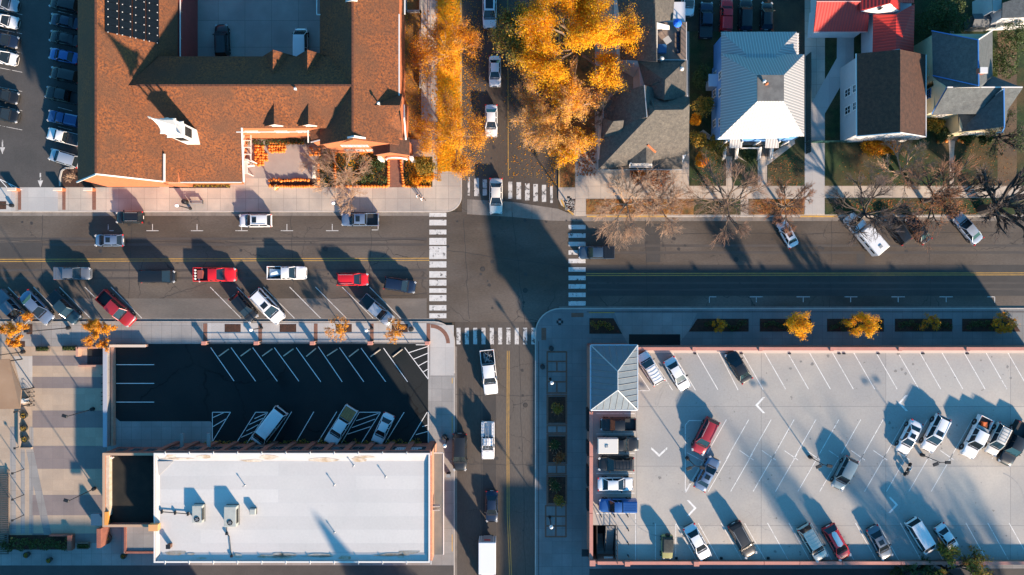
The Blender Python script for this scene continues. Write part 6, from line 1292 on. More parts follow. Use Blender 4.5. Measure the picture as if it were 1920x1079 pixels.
# side street, south arm
V('crew', 917, 698, -84, 84, 'white', 'white pickup truck with tools in its open bed just below the lower crosswalk', group=gA, extra=('junk',))
V('pickup', 915, 826, -90, 71, 'white', 'white utility pickup with a ladder rack over cab and bed', group=gA, extra=('utility',))
V('suv', 862, 848, -90, 70, 'black', 'black suv stopped at the kerb beside the brick building', group=gB)
V('sedan', 922, 950, -90, 59, 'navy', 'dark navy sedan driving down the lower side street in shade', group=gA)
V('box', 914, 1057, -90, 92, 'white', 'white box truck with a red sign on its rear door at the bottom edge', group=gA, extra=('cargobody',), zoff=2.0)
# main street
V('suv', 243, 408, 180, 51, 'black', 'dark green black suv parked at the far left of the upper kerb', group=gB, extra=('rails',))
V('hatch', 204, 451, 180, 54, 'greyblue', 'grey blue hatchback driving left with red taillights', group=gA, extra=('sunroof',))
V('suv', 479, 414, 180, 61, 'white', 'white suv with a sunroof parked at the upper kerb of the main street', group=gB, extra=('sunroof', 'rails'))
V('crew', 675, 412, 180, 70, 'greyblue', 'grey pickup with an empty black bed parked at the upper kerb near the crosswalk', group=gB, extra=('liner', 'sunroof'))
V('crew', 136, 513, 0, 67, 'grey', 'grey pickup with a covered bed, leftmost in the row driving right', group=gA, extra=('tonneau',))
V('van', 297, 519, 0, 63, 'black', 'black minivan driving right behind the red pickup', group=gA)
V('pickup', 403, 515, 0, 79, 'red', 'bright red pickup with wheels and gear in its bed', group=gA, extra=('bikes',))
V('pickup', 538, 512, 0, 73, 'white', 'white pickup with a pale blue tarp in its bed driving right', group=gA, extra=('blueload',))
V('suv', 661, 524, 0, 59, 'red', 'bright red suv driving right towards the crosswalk', group=gA, extra=('rails',))
V('suv', 750, 535, -9, 59, 'navy', 'black suv first at the left crosswalk, turned slightly to the kerb', group=gA)
V('crew', 1118, 474, 180, 67, 'slate', 'dark slate blue pickup with a ribbed bed cover crossing the right crosswalk', group=gA, extra=('tonneau',))
# angled bays, lower left
gC = 'cars in the angled bays along the lower kerb'
V('crew', 23, 579, -47, 78, 'grey', 'pickup with grey slatted bed cover at the left edge beside the orange tree', group=gC, extra=('tonneau',))
V('sedan', 69, 577, -46, 72, 'greyblue', 'blue grey sedan between the leftmost pickup and the dark teal pickup', group=gC)
V('crew', 121, 577, -46, 70, 'teal', 'dark teal pickup parked left of the red pickup in the angled bays', group=gC, extra=('tonneau',))
V('crew', 218, 579, -42, 80, 'maroon', 'dark red pickup with an open black bed parked at an angle beside the orange tree', group=gC, extra=('liner',))
V('hatch', 457, 577, -50, 60, 'black', 'black hatchback in the angled bay left of the white suv', group=gC)
V('suv', 502, 575, -47, 74, 'white', 'white suv with sunroof parked in an angled bay', group=gC, extra=('sunroof', 'rails'))
V('crew', 707, 582, -40, 70, 'silver', 'silver pickup with a slatted bed cover, rightmost in the angled bays', group=gC, extra=('tonneau',))
# upper right, parked nose to kerb
gD = 'vehicles parked nose in along the upper right kerb'
V('sedan', 1477, 439, 118, 53, 'white', 'small white sedan with black sunroof left of the white motorhome', group=gD, extra=('sunroof',))
V('box', 1625, 438, 130, 88, 'white', 'long white box bodied motorhome parked under bare branches', group=gD, extra=('motorhome',), zoff=1.8, name='motorhome')
V('suv', 1683, 431, 125, 58, 'black', 'black suv half under branches just right of the white motorhome', group=gD)
V('sedan', 1722, 430, 125, 58, 'black', 'black sedan under reddish twigs, second car right of the motorhome', group=gD)
V('sedan', 1815, 429, 130, 64, 'silver', 'pale silver blue sedan parked at an angle, rightmost at the upper kerb', group=gD)
# dark parking lot
gE = 'vehicles in the dark parking lot'
V('van', 503, 801, -128, 80, 'white', 'long white passenger van with a ribbed roof in the dark parking lot', group=gE, extra=('ribs',), zoff=1.2)
V('crew', 639, 799, -122, 80, 'white', 'white pickup whose bed is covered with tan wooden boards', group=gE, extra=('planks',))
V('sedan', 718, 804, -115, 60, 'white', 'white sedan parked beside the hatched bay in the dark parking lot', group=gE)
# northwest lot, left column
gF = 'cars in the far left parking lot column'
V('sedan', 5, 6, -12, 58, 'silver', 'silver blue sedan cut by the top left corner of the picture', group=gF)
V('sedan', 4, 38, -12, 60, 'white', 'white sedan second from the top in the far left column', group=gF)
V('sedan', 4, 74, -12, 60, 'navy', 'dark blue sedan between two white cars in the far left column', group=gF)
V('hatch', 2, 107, -12, 60, 'white', 'white hatchback fourth from the top in the far left column', group=gF)
V('sedan', 5, 179, -12, 58, 'black', 'black sedan after the empty bay in the far left column', group=gF)
V('suv', 5, 214, -12, 60, 'black', 'black suv lowest in the far left column', group=gF)
gG = 'vehicles in shade along the church hall'
V('suv', 122, 8, 168, 58, 'black', 'black suv topmost in the shaded row beside the church hall', group=gG)
V('sedan', 121, 40, 168, 56, 'navy', 'navy sedan second from the top in the shaded row beside the church hall', group=gG)
V('sedan', 120, 72, 168, 56, 'black', 'black sedan third from the top in the shaded row beside the church hall', group=gG)
V('sedan', 119, 105, 168, 56, 'blue', 'saturated blue sedan in the shaded row beside the church hall', group=gG)
V('suv', 122, 141, 168, 56, 'black', 'black suv just below the blue sedan in the shaded row', group=gG)
V('crew', 118, 179, 168, 66, 'black', 'long black pickup in the middle of the shaded row', group=gG, extra=('liner',))
V('pickup', 120, 223, 168, 62, 'dkblue', 'dark blue pickup with a pale blue bed cover in the shaded row', group=gG, extra=('shell',))
V('pickup', 119, 257, 166, 62, 'white', 'white pickup looking blue in the shade above the lowest cars', group=gG, extra=('tonneau',))
V('sedan', 125, 274, 166, 50, 'black', 'black sedan tucked under the eave of the church hall', group=gG) if False else None
V('suv', 121, 297, 163, 58, 'silver', 'silver blue suv lowest in the shaded row at the planted kerb island', group=gG)
# courtyard
gH = 'vehicles in the church courtyard'
V('suv', 416, 77, 92, 62, 'black', 'black suv parked alone in the grey courtyard', group=gH)
V('van', 563, 84, 90, 66, 'white', 'white van parked behind the courtyard dormers of the church', group=gH, extra=('ribs',), zoff=1.2)
# back lot, upper right
gI = 'vehicles in the dark back lot behind the white roof'
V('suv', 1290, 0, -92, 60, 'white', 'white suv with a black roof rack at the top edge above the balcony', group=gI, extra=('rack',))
V('crew', 1324, 38, 88, 68, 'navy', 'dark navy pickup in the shade left of the red pickup', group=gI, extra=('tonneau',))
V('pickup', 1362, 28, 88, 60, 'red', 'red pickup with a covered bed in the dark back lot', group=gI, extra=('shell',))
V('suv', 1398, 28, 88, 60, 'black', 'black suv between the red pickup and the small dark car', group=gI)
V('hatch', 1438, 30, 88, 52, 'black', 'small black hatchback rightmost in the dark back lot', group=gI)
# ---- roof deck
gJ = 'vehicles on the garage roof deck'
def D(kind, px, py, ang, Lpx, col, label, extra=(), **k): return V(kind, px, py, ang, Lpx, col, label, z0=DZ, group=gJ, extra=extra, **k)
D('suv', 1219, 691, 121, 66, 'white', 'white suv with ribbed roof parked right against the stair tower', ('rack',))
D('sedan', 1270, 702, -60, 66, 'white', 'white sedan nose out in the upper row, second from the stair tower')
D('sedan', 1385, 688, 121, 64, 'black', 'black sedan alone in the upper row of the roof deck')
D('suv', 1322, 818, -116, 70, 'maroon', 'dark red suv in the island bay at the middle of the deck', ('rails',))
D('sedan', 1326, 889, 62, 66, 'greyblue', 'grey blue sedan with sunroof just below the red suv', ('sunroof',))
D('suv', 1583, 888, -117, 64, 'palegreen', 'pale grey green suv parked alone beside the middle lamp post')
D('sedan', 1705, 820, -117, 66, 'white', 'white sedan with sunroof, leftmost of the middle right group', ('sunroof',))
D('suv', 1753, 813, -117, 72, 'white', 'white suv with dark glass roof between the white sedan and the utility pickup', ('sunroof', 'rails'))
D('crew', 1831, 820, -117, 82, 'white', 'white pickup carrying an orange container in its bed', ('orangeload',))
D('suv', 1870, 824, -117, 62, 'offwhite', 'boxy off white suv between the white and black pickups', ('rack',))
D('crew', 1901, 832, -117, 86, 'black', 'large black pickup at the right end of the middle group', ('liner',))
D('crew', 1159, 796, 180, 66, 'black', 'black pickup in the top bay of the left column beside the tower', ('liner',))
D('pickup', 1159, 833, 0, 77, 'black', 'black pickup carrying a white camper box with a roof hatch', ('camper',))
D('suv', 1155, 870, 180, 67, 'black', 'black suv with ribbed roof in the left column below the camper pickup', ('rack',))
D('sedan', 1154, 908, 0, 67, 'white', 'white sedan in the left column between black suv and blue pickup')
D('pickup', 1158, 948, 180, 70, 'blue', 'blue pickup with a ribbed bed cap and red rear lights in the left column', ('shell',))
D('sedan', 1308, 1017, -61, 70, 'white', 'white sedan in the lowest row left of the dark suv')
D('suv', 1392, 1012, -61, 70, 'black', 'dark grey black suv in the lowest row between white sedan and tan suv', ('rails',))
D('suv', 1524, 1018, -59, 72, 'tan', 'pale tan suv with roof rack beside the red wagon in the lowest row', ('rack',))
D('hatch', 1569, 1017, -61, 70, 'red', 'bright red wagon with a white roof cargo box', ('cargo',))
D('sedan', 1650, 1018, -62, 66, 'grey', 'grey sedan half in shade right of the red wagon', ('sunroof',))
D('van', 1727, 1006, -58, 70, 'white', 'white van in the lowest row partly shaded')
D('sedan', 1776, 1008, -55, 54, 'white', 'white compact sedan rightmost in the lowest row')
# covered off-roader
jp = thing('off_roader', 'small off-road car under a dark cover with a yellowish hood', 'car', W(1251, 1026, DZ + .8)[:2] + (DZ,) if False else (W(1251, 1026, DZ + .8).x, W(1251, 1026, DZ + .8).y, DZ), radians(-91), gJ)
mm = M(); mm.loft([ring(x, w_, z, 1.6) for x, w_, z in ((-1.65, .95, 1.0), (-1.6, 1, 1.05), (.6, 1, 1.05), (1.5, .92, 1.0), (1.62, .88, .8))]); o = mm.build('body', CP['olive'], jp, True); fixn(o.data)
mm = M(); mm.loft([[(x, -.78, 1.0), (x, -.68 * w_, zt_), (x, 0, zt_ + .06), (x, .68 * w_, zt_), (x, .78, 1.0)] for x, w_, zt_ in ((-1.55, .9, 1.6), (-1.4, 1, 1.75), (-.3, 1, 1.78), (.35, .95, 1.7), (.75, .9, 1.05))]); o = mm.build('fabric_cover', mat('dark_cover', (.03, .035, .035), (.05, .055, .05), scale=3, rough=.95, bump=.5, fscale=4), jp, True); fixn(o.data)
ty, ri = wheel_meshes(.36)
for x in (-1.1, 1.1):
    for s in (-1, 1): w_ = put('wheel', ty, jp); w_.location = (x, s * .76, .36); w_.rotation_euler = (0, 0, 0 if s > 0 else pi); put('rim', ri, w_)
w_ = put('spare_wheel', ty, jp); w_.location = (-1.78, 0, .95); w_.rotation_euler = (0, 0, pi / 2)
mm = M(); mm.bbox((1.66, 0, .5), (.12, 1.4, .15), 0, .02); mm.build('bumper', METD, jp)
for s in (-1, 1): mm = M(); mm.lathe((1.63, s * .45, .8), [(.02, -.02), (.1, 0), (.02, .02)], 10); mm.build('headlight', HEADL, jp)
# motorcycle
c = W(1703, 881, DZ + .5); mc = thing('motorcycle', 'black motorcycle parked on the roof deck beside the right lamp post', 'motorcycle', (c.x, c.y, DZ), radians(62), gJ)
for x, nm in ((.75, 'wheel'), (-.75, 'wheel')): mm = M(); mm.lathe((x, 0, .33), [(.24, -.06), (.33, -.05), (.33, .05), (.24, .06)], 16, 'y'); mm.build(nm, RUB, mc, True)
mm = M(); mm.loft([[(x, -w_, z), (x, 0, z + h_), (x, w_, z), (x, 0, z - h_)] for x, w_, z, h_ in ((-.1, .10, .85, .08), (.1, .17, .92, .14), (.35, .15, .95, .12), (.5, .06, .92, .06))]); mm.build('fuel_tank', METG, mc, True)
mm = M(); mm.bbox((-.4, 0, .80), (.75, .28, .12), 0, .04); mm.build('seat', PLAS, mc); mm = M(); mm.box((0, 0, .5), (.55, .3, .4)); mm.tube((-.75, .13, .33), (.1, .13, .45), .045); mm.tube((.45, 0, .95), (.75, .08, .33), .035); mm.tube((.45, 0, .95), (.75, -.08, .33), .035); mm.tube((-.6, 0, .7), (-.75, 0, .33), .04); mm.build('frame', METD, mc)
mm = M(); mm.tube((.42, -.40, 1.05), (.45, .40, 1.05), .025); mm.tube((.42, -.40, 1.05), (.30, -.45, 1.05), .03); mm.tube((.45, .4, 1.05), (.30, .45, 1.05), .03); mm.build('handlebar', METG, mc)
mm = M(); mm.lathe((.6, 0, .9), [(.05, -.1), (.11, 0), (.1, .1)], 10); mm.build('headlight', HEADL, mc)
# ================================================================== trees
def grow(R, p, d, L, rad, lev, kids, out, spread, up):
    mid = p + d * L * .5 + Vector((R.gauss(0, 1), R.gauss(0, 1), R.gauss(0, .6))) * L * .05; end = mid + (d + Vector((R.gauss(0, 1), R.gauss(0, 1), R.gauss(0, 1))) * .10).normalized() * L * .5
    out.append((p, mid, rad, rad * .85, lev)); out.append((mid, end, rad * .85, rad * .68, lev))
    if lev == 0: return
    n = kids[-lev] if lev <= len(kids) else 3
    for k in range(n):
        t = 1.0 if k == 0 else R.uniform(.35, 1.0); q = p.lerp(mid, t * 2) if t < .5 else mid.lerp(end, t * 2 - 1)
        ax = Vector((R.gauss(0, 1), R.gauss(0, 1), R.gauss(0, 1))); s = (d.cross(ax)).normalized(); a = R.uniform(.25, 1.0) * spread * (0.5 if k == 0 else 1)
        nd = (d * cos(a) + s * sin(a) + Vector((0, 0, up))).normalized(); grow(R, q, nd, L * R.uniform(.58, .82), rad * (.62 if k else .72), lev - 1, kids, out, spread, up)
def tree(px, py, h, r, label, name, bark, leaf=None, seed=1, lev=4, kids=(3, 4, 4, 4), nleaf=0, lsize=.2, trunk=.14, zc=.62, group='trees', z0=Z, fillr=0.0, spread=.75, thin=.012, cat='tree', sy=1.0, tilt=(0, 0), limbs=7, low=.28):
    c = W(px, py, z0 + h * zc); t = thing(name, label, cat, (c.x, c.y, z0), 0, group); R = random.Random(seed); segs = []
    tl = h * low; top = Vector((tilt[0] * .4, tilt[1] * .4, tl)); 
    for k in range(limbs):
        a = 6.283 * (k + R.random() * .7) / limbs; el = R.uniform(.25, 1.1) if k < limbs - 1 else 1.4; d = Vector((cos(a) * cos(el), sin(a) * cos(el), sin(el)))
        grow(R, top, d, 1.0, .30, lev, kids, segs, spread, .07)
    ends = [s[1] for s in segs]; mr = sorted(hypot(e.x - top.x, e.y - top.y) for e in ends)[int(len(ends) * .985)]; mh = max(e.z for e in ends) - tl
    fx = r / mr; fz = (h - tl) / mh
    def T(p): q = p - top; return Vector((top.x + q.x * fx + tilt[0] * q.z * fz / h, top.y + q.y * fx * sy + tilt[1] * q.z * fz / h, tl + q.z * fz))
    lim = M(); tw_ = M()
    for a, b, ra, rb, lv in segs:
        A, B = T(a), T(b); q = trunk / .30
        if lv >= 2: lim.tube(A, B, max(ra * q * .62, thin), max(rb * q * .62, thin), 5, False)
        else: tw_.tube(A, B, min(max(ra * q * .6, thin), thin * 1.6), thin * .8, 3, False)
    tk = M(); tk.tube((0, 0, -.05), tuple(top * .5 + Vector((0, 0, 0))), trunk * 1.35, trunk * 1.05, 9); tk.tube(tuple(top * .5), tuple(top + Vector((0, 0, .15))), trunk * 1.05, trunk * .8, 9); tk.build('trunk', bark, t, True)
    lim.build('limbs', bark, t, True)
    tm = {'pale_bark': mat('pale_twig', (.50, .33, .22), (.40, .26, .17), scale=3, rough=.95), 'bark': mat('brown_twig', (.34, .20, .13), (.26, .16, .11), scale=3, rough=.95), 'dark_bark': mat('dark_twig', (.17, .12, .10), (.11, .085, .075), scale=3, rough=.95)}[bark.name]
    if group.startswith('pink'): tm = TWIGP
    if not leaf: tw_.build('crown', tm, t)
    else:
        tw_.build('twigs', tm, t)
        mm = M(); src = [(T(a), T(b)) for a, b, ra, rb, lv in segs if lv <= 1]
        for i in range(nleaf):
            A, B = R.choice(src); p = A.lerp(B, R.random()) + Vector((R.gauss(0, 1), R.gauss(0, 1), R.gauss(0, .8))) * (lsize * 1.1 + fillr)
            o_ = p - Vector((0, 0, tl + (h - tl) * .25)); o_.normalize(); d = (Vector((R.gauss(0, .55), R.gauss(0, .55), R.gauss(.1, .55))) + o_ * 1.0 + (p - A.lerp(B, .5)).normalized() * .5).normalized(); u = d.orthogonal().normalized(); v = d.cross(u); a = R.random() * 6.28; u, v = u * cos(a) + v * sin(a), v * cos(a) - u * sin(a); s = lsize * R.uniform(.5, 1.2)
            mm.add([p - u * s, p + v * s * .62, p + u * s, p - v * s * .62], [(0, 1, 2, 3)])
        o = mm.build('crown', leaf, t)
    return t
gy = 'autumn street trees'; gb = 'bare trees along the upper right pavement'
tree(1086, 72, 13.5, 9.1, 'huge golden yellow tree with a dense crown at the top of the side street', 'golden_tree', BARK, LYEL, 11, 4, (3, 4, 4, 5), 80000, .11, .34, fillr=.28, limbs=10)
tree(1056, 205, 9.5, 7.2, 'peach and yellow tree with thinning twigs below the huge golden tree', 'golden_tree', BARKP, LPIN, 12, 4, (3, 4, 4, 5), 34000, .095, .24, fillr=.17, limbs=10)
tree(1075, 268, 6.5, 3.8, 'small bright yellow tree overhanging the corner planting strip', 'golden_tree', BARKP, LYEL, 13, 4, (3, 3, 4, 4), 5500, .11, .14, fillr=.1)
tree(990, 66, 9, 5.2, 'dark olive tree crown on the shaded left side of the huge golden tree', 'olive_tree', BARKD, LMIX, 14, 4, (3, 3, 4, 4), 9000, .17, .2, fillr=.25)
tree(838, 92, 8.0, 5.3, 'sparse orange street tree near the top of the side street', 'street_tree', BARKP, LORA, 15, 5, (3, 3, 4, 4, 4), 22000, .09, .13, fillr=.3, group='pink twig trees', thin=.010)
tree(845, 252, 8.0, 5.7, 'sparse orange street tree above the leaf covered strip, lower of the pair', 'street_tree', BARKP, LORA, 16, 5, (3, 3, 4, 4, 4), 24000, .09, .13, fillr=.3, group='pink twig trees', thin=.010)
tree(26, 622, 4.6, 2.8, 'orange tree at the left edge beside the leftmost parked pickup', 'street_tree', BARK, LORA, 17, 4, (3, 3, 4, 4), 6000, .10, .10, group=gy)
tree(183, 622, 4.8, 3.0, 'orange tree beside the dark red pickup and the plaza stairwell', 'street_tree', BARK, LORA, 18, 4, (3, 3, 4, 4), 7000, .10, .10, group=gy)
tree(636, 618, 3.8, 2.2, 'sparse small orange tree in the third pavement pit', 'street_tree', BARKP, LORA, 19, 4, (3, 3, 3, 3), 1300, .10, .06, group=gy)
tree(741, 622, 3.8, 2.0, 'sparse small orange tree in the pit nearest the crossing', 'street_tree', BARKP, LORA, 20, 4, (3, 3, 3, 3), 1300, .10, .06, group=gy)
tree(1497, 609, 7.4, 2.0, 'bright yellow young tree in the planter, left of the two yellow ones', 'street_tree', BARK, LYEL, 21, 4, (3, 3, 4, 4), 5500, .09, .07, fillr=.1, group=gy)
tree(1622, 610, 7.4, 2.2, 'bright yellow young tree in the planter, right of the two yellow ones', 'street_tree', BARK, LYEL, 22, 4, (3, 3, 4, 4), 6500, .09, .07, fillr=.1, group=gy)
tree(1748, 607, 3.2, 1.5, 'small brownish young tree in the planter right of the yellow ones', 'street_tree', BARK, LORA, 23, 4, (3, 3, 3, 3), 1200, .10, .06, group=gy)
tree(1884, 609, 3.6, 1.8, 'small rust coloured young tree in the rightmost planter', 'street_tree', BARK, LORA, 24, 4, (3, 3, 3, 3), 2200, .10, .06, group=gy)
tree(1350, 612, 3.0, 1.1, 'small rust coloured young tree in the slanted planter by the garage entrance', 'street_tree', BARK, LORA, 25, 3, (3, 3, 3), 900, .10, .06, group=gy)
tree(1800, 1085, 9.5, 5.0, 'autumn green tree behind the garage at the bottom right edge', 'olive_tree', BARKD, LMIX, 26, 4, (3, 3, 4, 4), 7000, .17, .2)
tree(1725, 1082, 6.0, 3.5, 'lower dark green tree left of the autumn tree behind the garage', 'olive_tree', BARKD, LGRN, 27, 4, (3, 3, 4, 4), 4000, .16, .16)
# bare trees
tree(640, 322, 5.6, 4.8, 'bare pale tree spreading over the pumpkin edged lawn', 'bare_tree', BARKP, None, 31, 5, (3, 4, 4, 4, 3), trunk=.12, group='bare trees by the church', thin=.010)
tree(590, 300, 3.6, 2.8, 'small bare tree at the edge of the church patio', 'bare_tree', BARKP, None, 32, 4, (4, 4, 4, 4), trunk=.08, group='bare trees by the church', thin=.010)
tree(656, 368, 3.4, 2.7, 'small bare tree leaning over the pavement above the grey pickup', 'bare_tree', BARKP, None, 33, 4, (4, 4, 4, 4), trunk=.08, group='bare trees by the church', thin=.010)
tree(133, 333, 1.6, 1.0, 'leafless bush in the rounded planting bed beside the brick gable', 'bare_bush', BARKP, None, 34, 3, (3, 3, 3), trunk=.04, group='bare bushes', thin=.012, cat='bush')
tree(1180, 380, 7.4, 6.2, 'leftmost bare tree over the leafy strip near the crossing', 'bare_tree', BARKP, None, 35, 5, (3, 4, 4, 4, 3), trunk=.2, group=gb, thin=.010)
tree(1243, 383, 6.8, 5.2, 'second bare tree over the leafy strip in front of the grey house', 'bare_tree', BARKP, None, 36, 5, (3, 4, 4, 4, 3), trunk=.18, group=gb, thin=.010)
tree(1375, 378, 9.0, 7.0, 'bare tree in front of the white roofed house path', 'bare_tree', BARK, None, 37, 5, (3, 4, 4, 4, 3), trunk=.24, group=gb, thin=.010)
tree(1484, 384, 6.0, 4.2, 'reddish twigged bare tree beside the concrete driveway', 'bare_tree', BARK, LRED, 38, 5, (3, 3, 4, 4, 4), 1500, .07, trunk=.18, group='pink twig trees', thin=.010)
tree(1640, 398, 8.2, 6.4, 'dark bare tree whose branches cover the motorhome', 'bare_tree', BARKD, None, 39, 5, (3, 3, 4, 4, 4), trunk=.25, group=gb, thin=.011)
tree(1705, 318, 6.0, 5.6, 'grey bare tree on the lawn before the brown roofed house', 'bare_tree', BARKP, None, 40, 5, (3, 3, 4, 4, 3), trunk=.2, group=gb, thin=.010)
tree(1775, 368, 9.0, 7.4, 'wide rust coloured bare tree over the strip left of the last sedan', 'bare_tree', BARKD, LRED, 41, 5, (3, 4, 4, 4, 3), 2600, .075, trunk=.28, group='pink twig trees', thin=.010)
tree(1895, 385, 9.5, 7.2, 'big gnarled dark tree with thick forking limbs at the right edge', 'bare_tree', BARKD, None, 42, 5, (3, 3, 4, 4, 3), trunk=.62, group=gb, thin=.012, tilt=(.6, .4))
tree(1895, 250, 7.0, 4.0, 'dark bare tree standing right of the cream house', 'bare_tree', BARKD, LGRN, 43, 4, (3, 3, 4, 4), 1500, .12, trunk=.2, group='trees between the houses')
tree(1130, 205, 6, 4.2, 'brown bare tree between the golden tree and the grey house', 'bare_tree', BARK, None, 44, 5, (3, 3, 3, 3, 3), trunk=.16, group=gb, thin=.010)
# dark trees and shrubs between houses
for i, (x, y, h_, r_, m_, lb) in enumerate([(1318, 190, 4.5, 2.0, LMIX, 'rust and green shrub between the grey house and the white roofed house'), (1304, 225, 2.2, 1.0, LORA, 'round orange shrub by the right wall of the grey house'), (1312, 145, 4.0, 1.8, LGRN, 'dark green shrub in the gap right of the balcony house'),
     (1745, 30, 6, 3.0, LGRN, 'dark green tree behind the red roofed house'), (1790, 22, 6.5, 3.4, LGRN, 'dark green tree above the cream house'), (1880, 120, 5.5, 2.6, LGRN, 'dark tree right of the steep pale gable'), (1905, 75, 6, 3.2, LGRN, 'large dark tree near the far right house'),
     (1310, 262, 3.0, 1.6, LMIX, 'yellow green bush at the front corner of the white roofed house'), (1345, 270, 3.2, 2.0, LMIX, 'leafy green yellow bush beside the left stairs of the white roofed house'), (1315, 300, 2.6, 1.3, LORA, 'orange bush at the side of the grey house lawn'),
     (1640, 274, 1.6, 2.0, LORA, 'wide orange shrub below the brown roofed house'), (1672, 272, 1.4, 1.5, LORA, 'second orange shrub below the brown roofed house'), (1755, 236, 2.6, 1.7, LMIX, 'yellow green shrub at the corner of the cream house'), (1770, 252, 2.0, 1.3, LGRN, 'dark shrub left of the cream house steps'), (1815, 262, 1.3, 1.2, LGRN, 'low shrub right of the cream house steps'), (1845, 260, 1.3, 1.2, LGRN, 'low shrub below the dark entry gable'),
     (1235, 332, 1.4, 2.2, LRED, 'rust coloured bed shrub in front of the grey house'), (1196, 328, 1.3, 1.6, LRED, 'rust coloured shrub left of its twin in front of the grey house'), (1455, 262, 1.5, 1.2, LGRN, 'small dark shrub by the right stairs of the white roofed house'), (1406, 290, 1.2, 1.2, LGRN, 'dark round shrub between the two front stairs'),
     (795, 308, 2.4, 1.9, LMIX, 'dark green bush on the small lawn near the crossing'), (778, 335, 1.0, 1.2, LORA, 'low orange bush at the lower edge of the small lawn'), (803, 330, 1.0, 1.0, LORA, 'low orange bush at the right edge of the small lawn')]):
    t = thing('shrub', lb, 'shrub', (W(x, y, h_ * .6).x, W(x, y, h_ * .6).y, Z), 0, 'shrubs around the houses'); R = random.Random(90 + i)
    mm = M()
    for k in range(7): a = k * .9; mm.tube((0, 0, 0), (cos(a) * r_ * .5, sin(a) * r_ * .5, h_ * .6), .05, .02, 4)
    mm.build('stems', BARK, t); n = 6; leafblob(t, 'crown', [(R.uniform(-.5, .5) * r_, R.uniform(-.5, .5) * r_, h_ * R.uniform(.35, .65), r_ * R.uniform(.4, .65)) for k in range(n)], int(110 + r_ * 120), .12, m_, 200 + i, .8)
# planter shrubs on the southeast pavement
for i, (x, y, m_, lb) in enumerate([(1044, 766, LMIX, 'yellow tipped'), (1040, 836, LGRN, 'dark green'), (1046, 853, LRED, 'dry brown'), (1040, 908, LGRN, 'dark green'), (1048, 934, LMIX, 'yellow topped')]):
    t = thing('shrub', lb + ' shrub, number %s from the top, in the brick edged beds beside the garage' % ('first', 'second', 'third', 'fourth', 'fifth')[i], 'shrub', G(x, y, Z), 0, 'shrubs in the brick edged beds'); t['label'] = ['yellow tipped shrub in the uppermost brick edged bed beside the garage', 'dark green shrub in the middle brick edged bed', 'dry brown shrub at the lower end of the middle brick edged bed', 'dark green shrub in the lowest brick edged bed', 'bright yellow topped shrub at the end of the lowest brick edged bed'][i]
    R = random.Random(300 + i); leafblob(t, 'crown', [(R.uniform(-.4, .4), R.uniform(-.6, .6), .7 + R.random() * .5, R.uniform(.5, .8)) for k in range(5)], 130, .10, m_, 400 + i)
    mm = M()
    for k in range(9): a = k * .7; mm.tube((0, 0, 0), (cos(a) * .9, sin(a) * .9, 1.7), .03, .012, 4)
    mm.build('stems', BARKP, t)
for i, (x0_, x1_) in enumerate([(1106, 1150), (1318, 1398), (1428, 1516), (1554, 1652), (1682, 1780), (1808, 1900)]):
    t = thing('hedge', ['short low hedge in the leftmost planter by the tower', 'low dark hedge in the slanted planter by the garage entrance', 'low dark hedge under the left yellow young tree', 'low dark hedge under the right yellow young tree', 'low dark hedge under the brownish young tree', 'low dark hedge in the rightmost slanted planter'][i], 'hedge', G((x0_ + x1_) / 2, 610, Z), 0, 'hedges in the pavement planters'); R = random.Random(500 + i); n = int((x1_ - x0_) / 7)
    leafblob(t, 'foliage', [((k - n / 2 + .5) * 7 * S, R.uniform(-.45, .45), .25 + R.random() * .15, R.uniform(.35, .55)) for k in range(n)], 90, .09, LGRN if i else LMIX, 600 + i)
t = thing('hedge', 'row of dark shrubs along the shaded lower edge of the plaza', 'hedge', G(72, 1016, Z), 0); R = random.Random(9); leafblob(t, 'foliage', [((k - 9) * .55, R.uniform(-.7, .7), .5, R.uniform(.5, .8)) for k in range(19)], 100, .12, LGRN, 33)
t = thing('hedge', 'green clipped plants below the brick front of the church hall', 'hedge', G(380, 347, Z), 0); R = random.Random(19); leafblob(t, 'foliage', [((k - 6) * .62 + .3, R.uniform(-.2, .2), .2, R.uniform(.2, .4)) for k in range(13)], 90, .09, LMIX, 34)
t = thing('hedge', 'dark green shrubs along the brick wall above the church patio', 'hedge', G(528, 268, Z), 0); R = random.Random(29); leafblob(t, 'foliage', [((k - 8) * .6, R.uniform(-.2, .2), .5, R.uniform(.4, .6)) for k in range(17)], 90, .10, LGRN, 35)
t = thing('shrub', 'row of dark plants along the foot of the brick commercial building', 'shrub', G(560, 829, Z), 0); R = random.Random(39); leafblob(t, 'crown', [((k - 16) * .85, R.uniform(-.3, .2), .35, R.uniform(.3, .6)) for k in range(38)], 60, .11, LMIX, 36)
t = thing('shrub', 'leafy green plants on the lawn right of the bare tree', 'shrub', G(700, 325, Z), 0); R = random.Random(49); leafblob(t, 'crown', [(R.uniform(-1.8, 1.8), R.uniform(-2.4, 3.6), .3, R.uniform(.4, .9)) for k in range(12)], 130, .12, LGRN, 37)
t = thing('shrub', 'orange shrubs under the entrance windows of the church hall', 'shrub', G(665, 285, Z), 0); R = random.Random(59); leafblob(t, 'crown', [((k - 5) * .6, R.uniform(-.3, .3), .5, R.uniform(.3, .6)) for k in range(11)], 100, .11, LORA, 38)

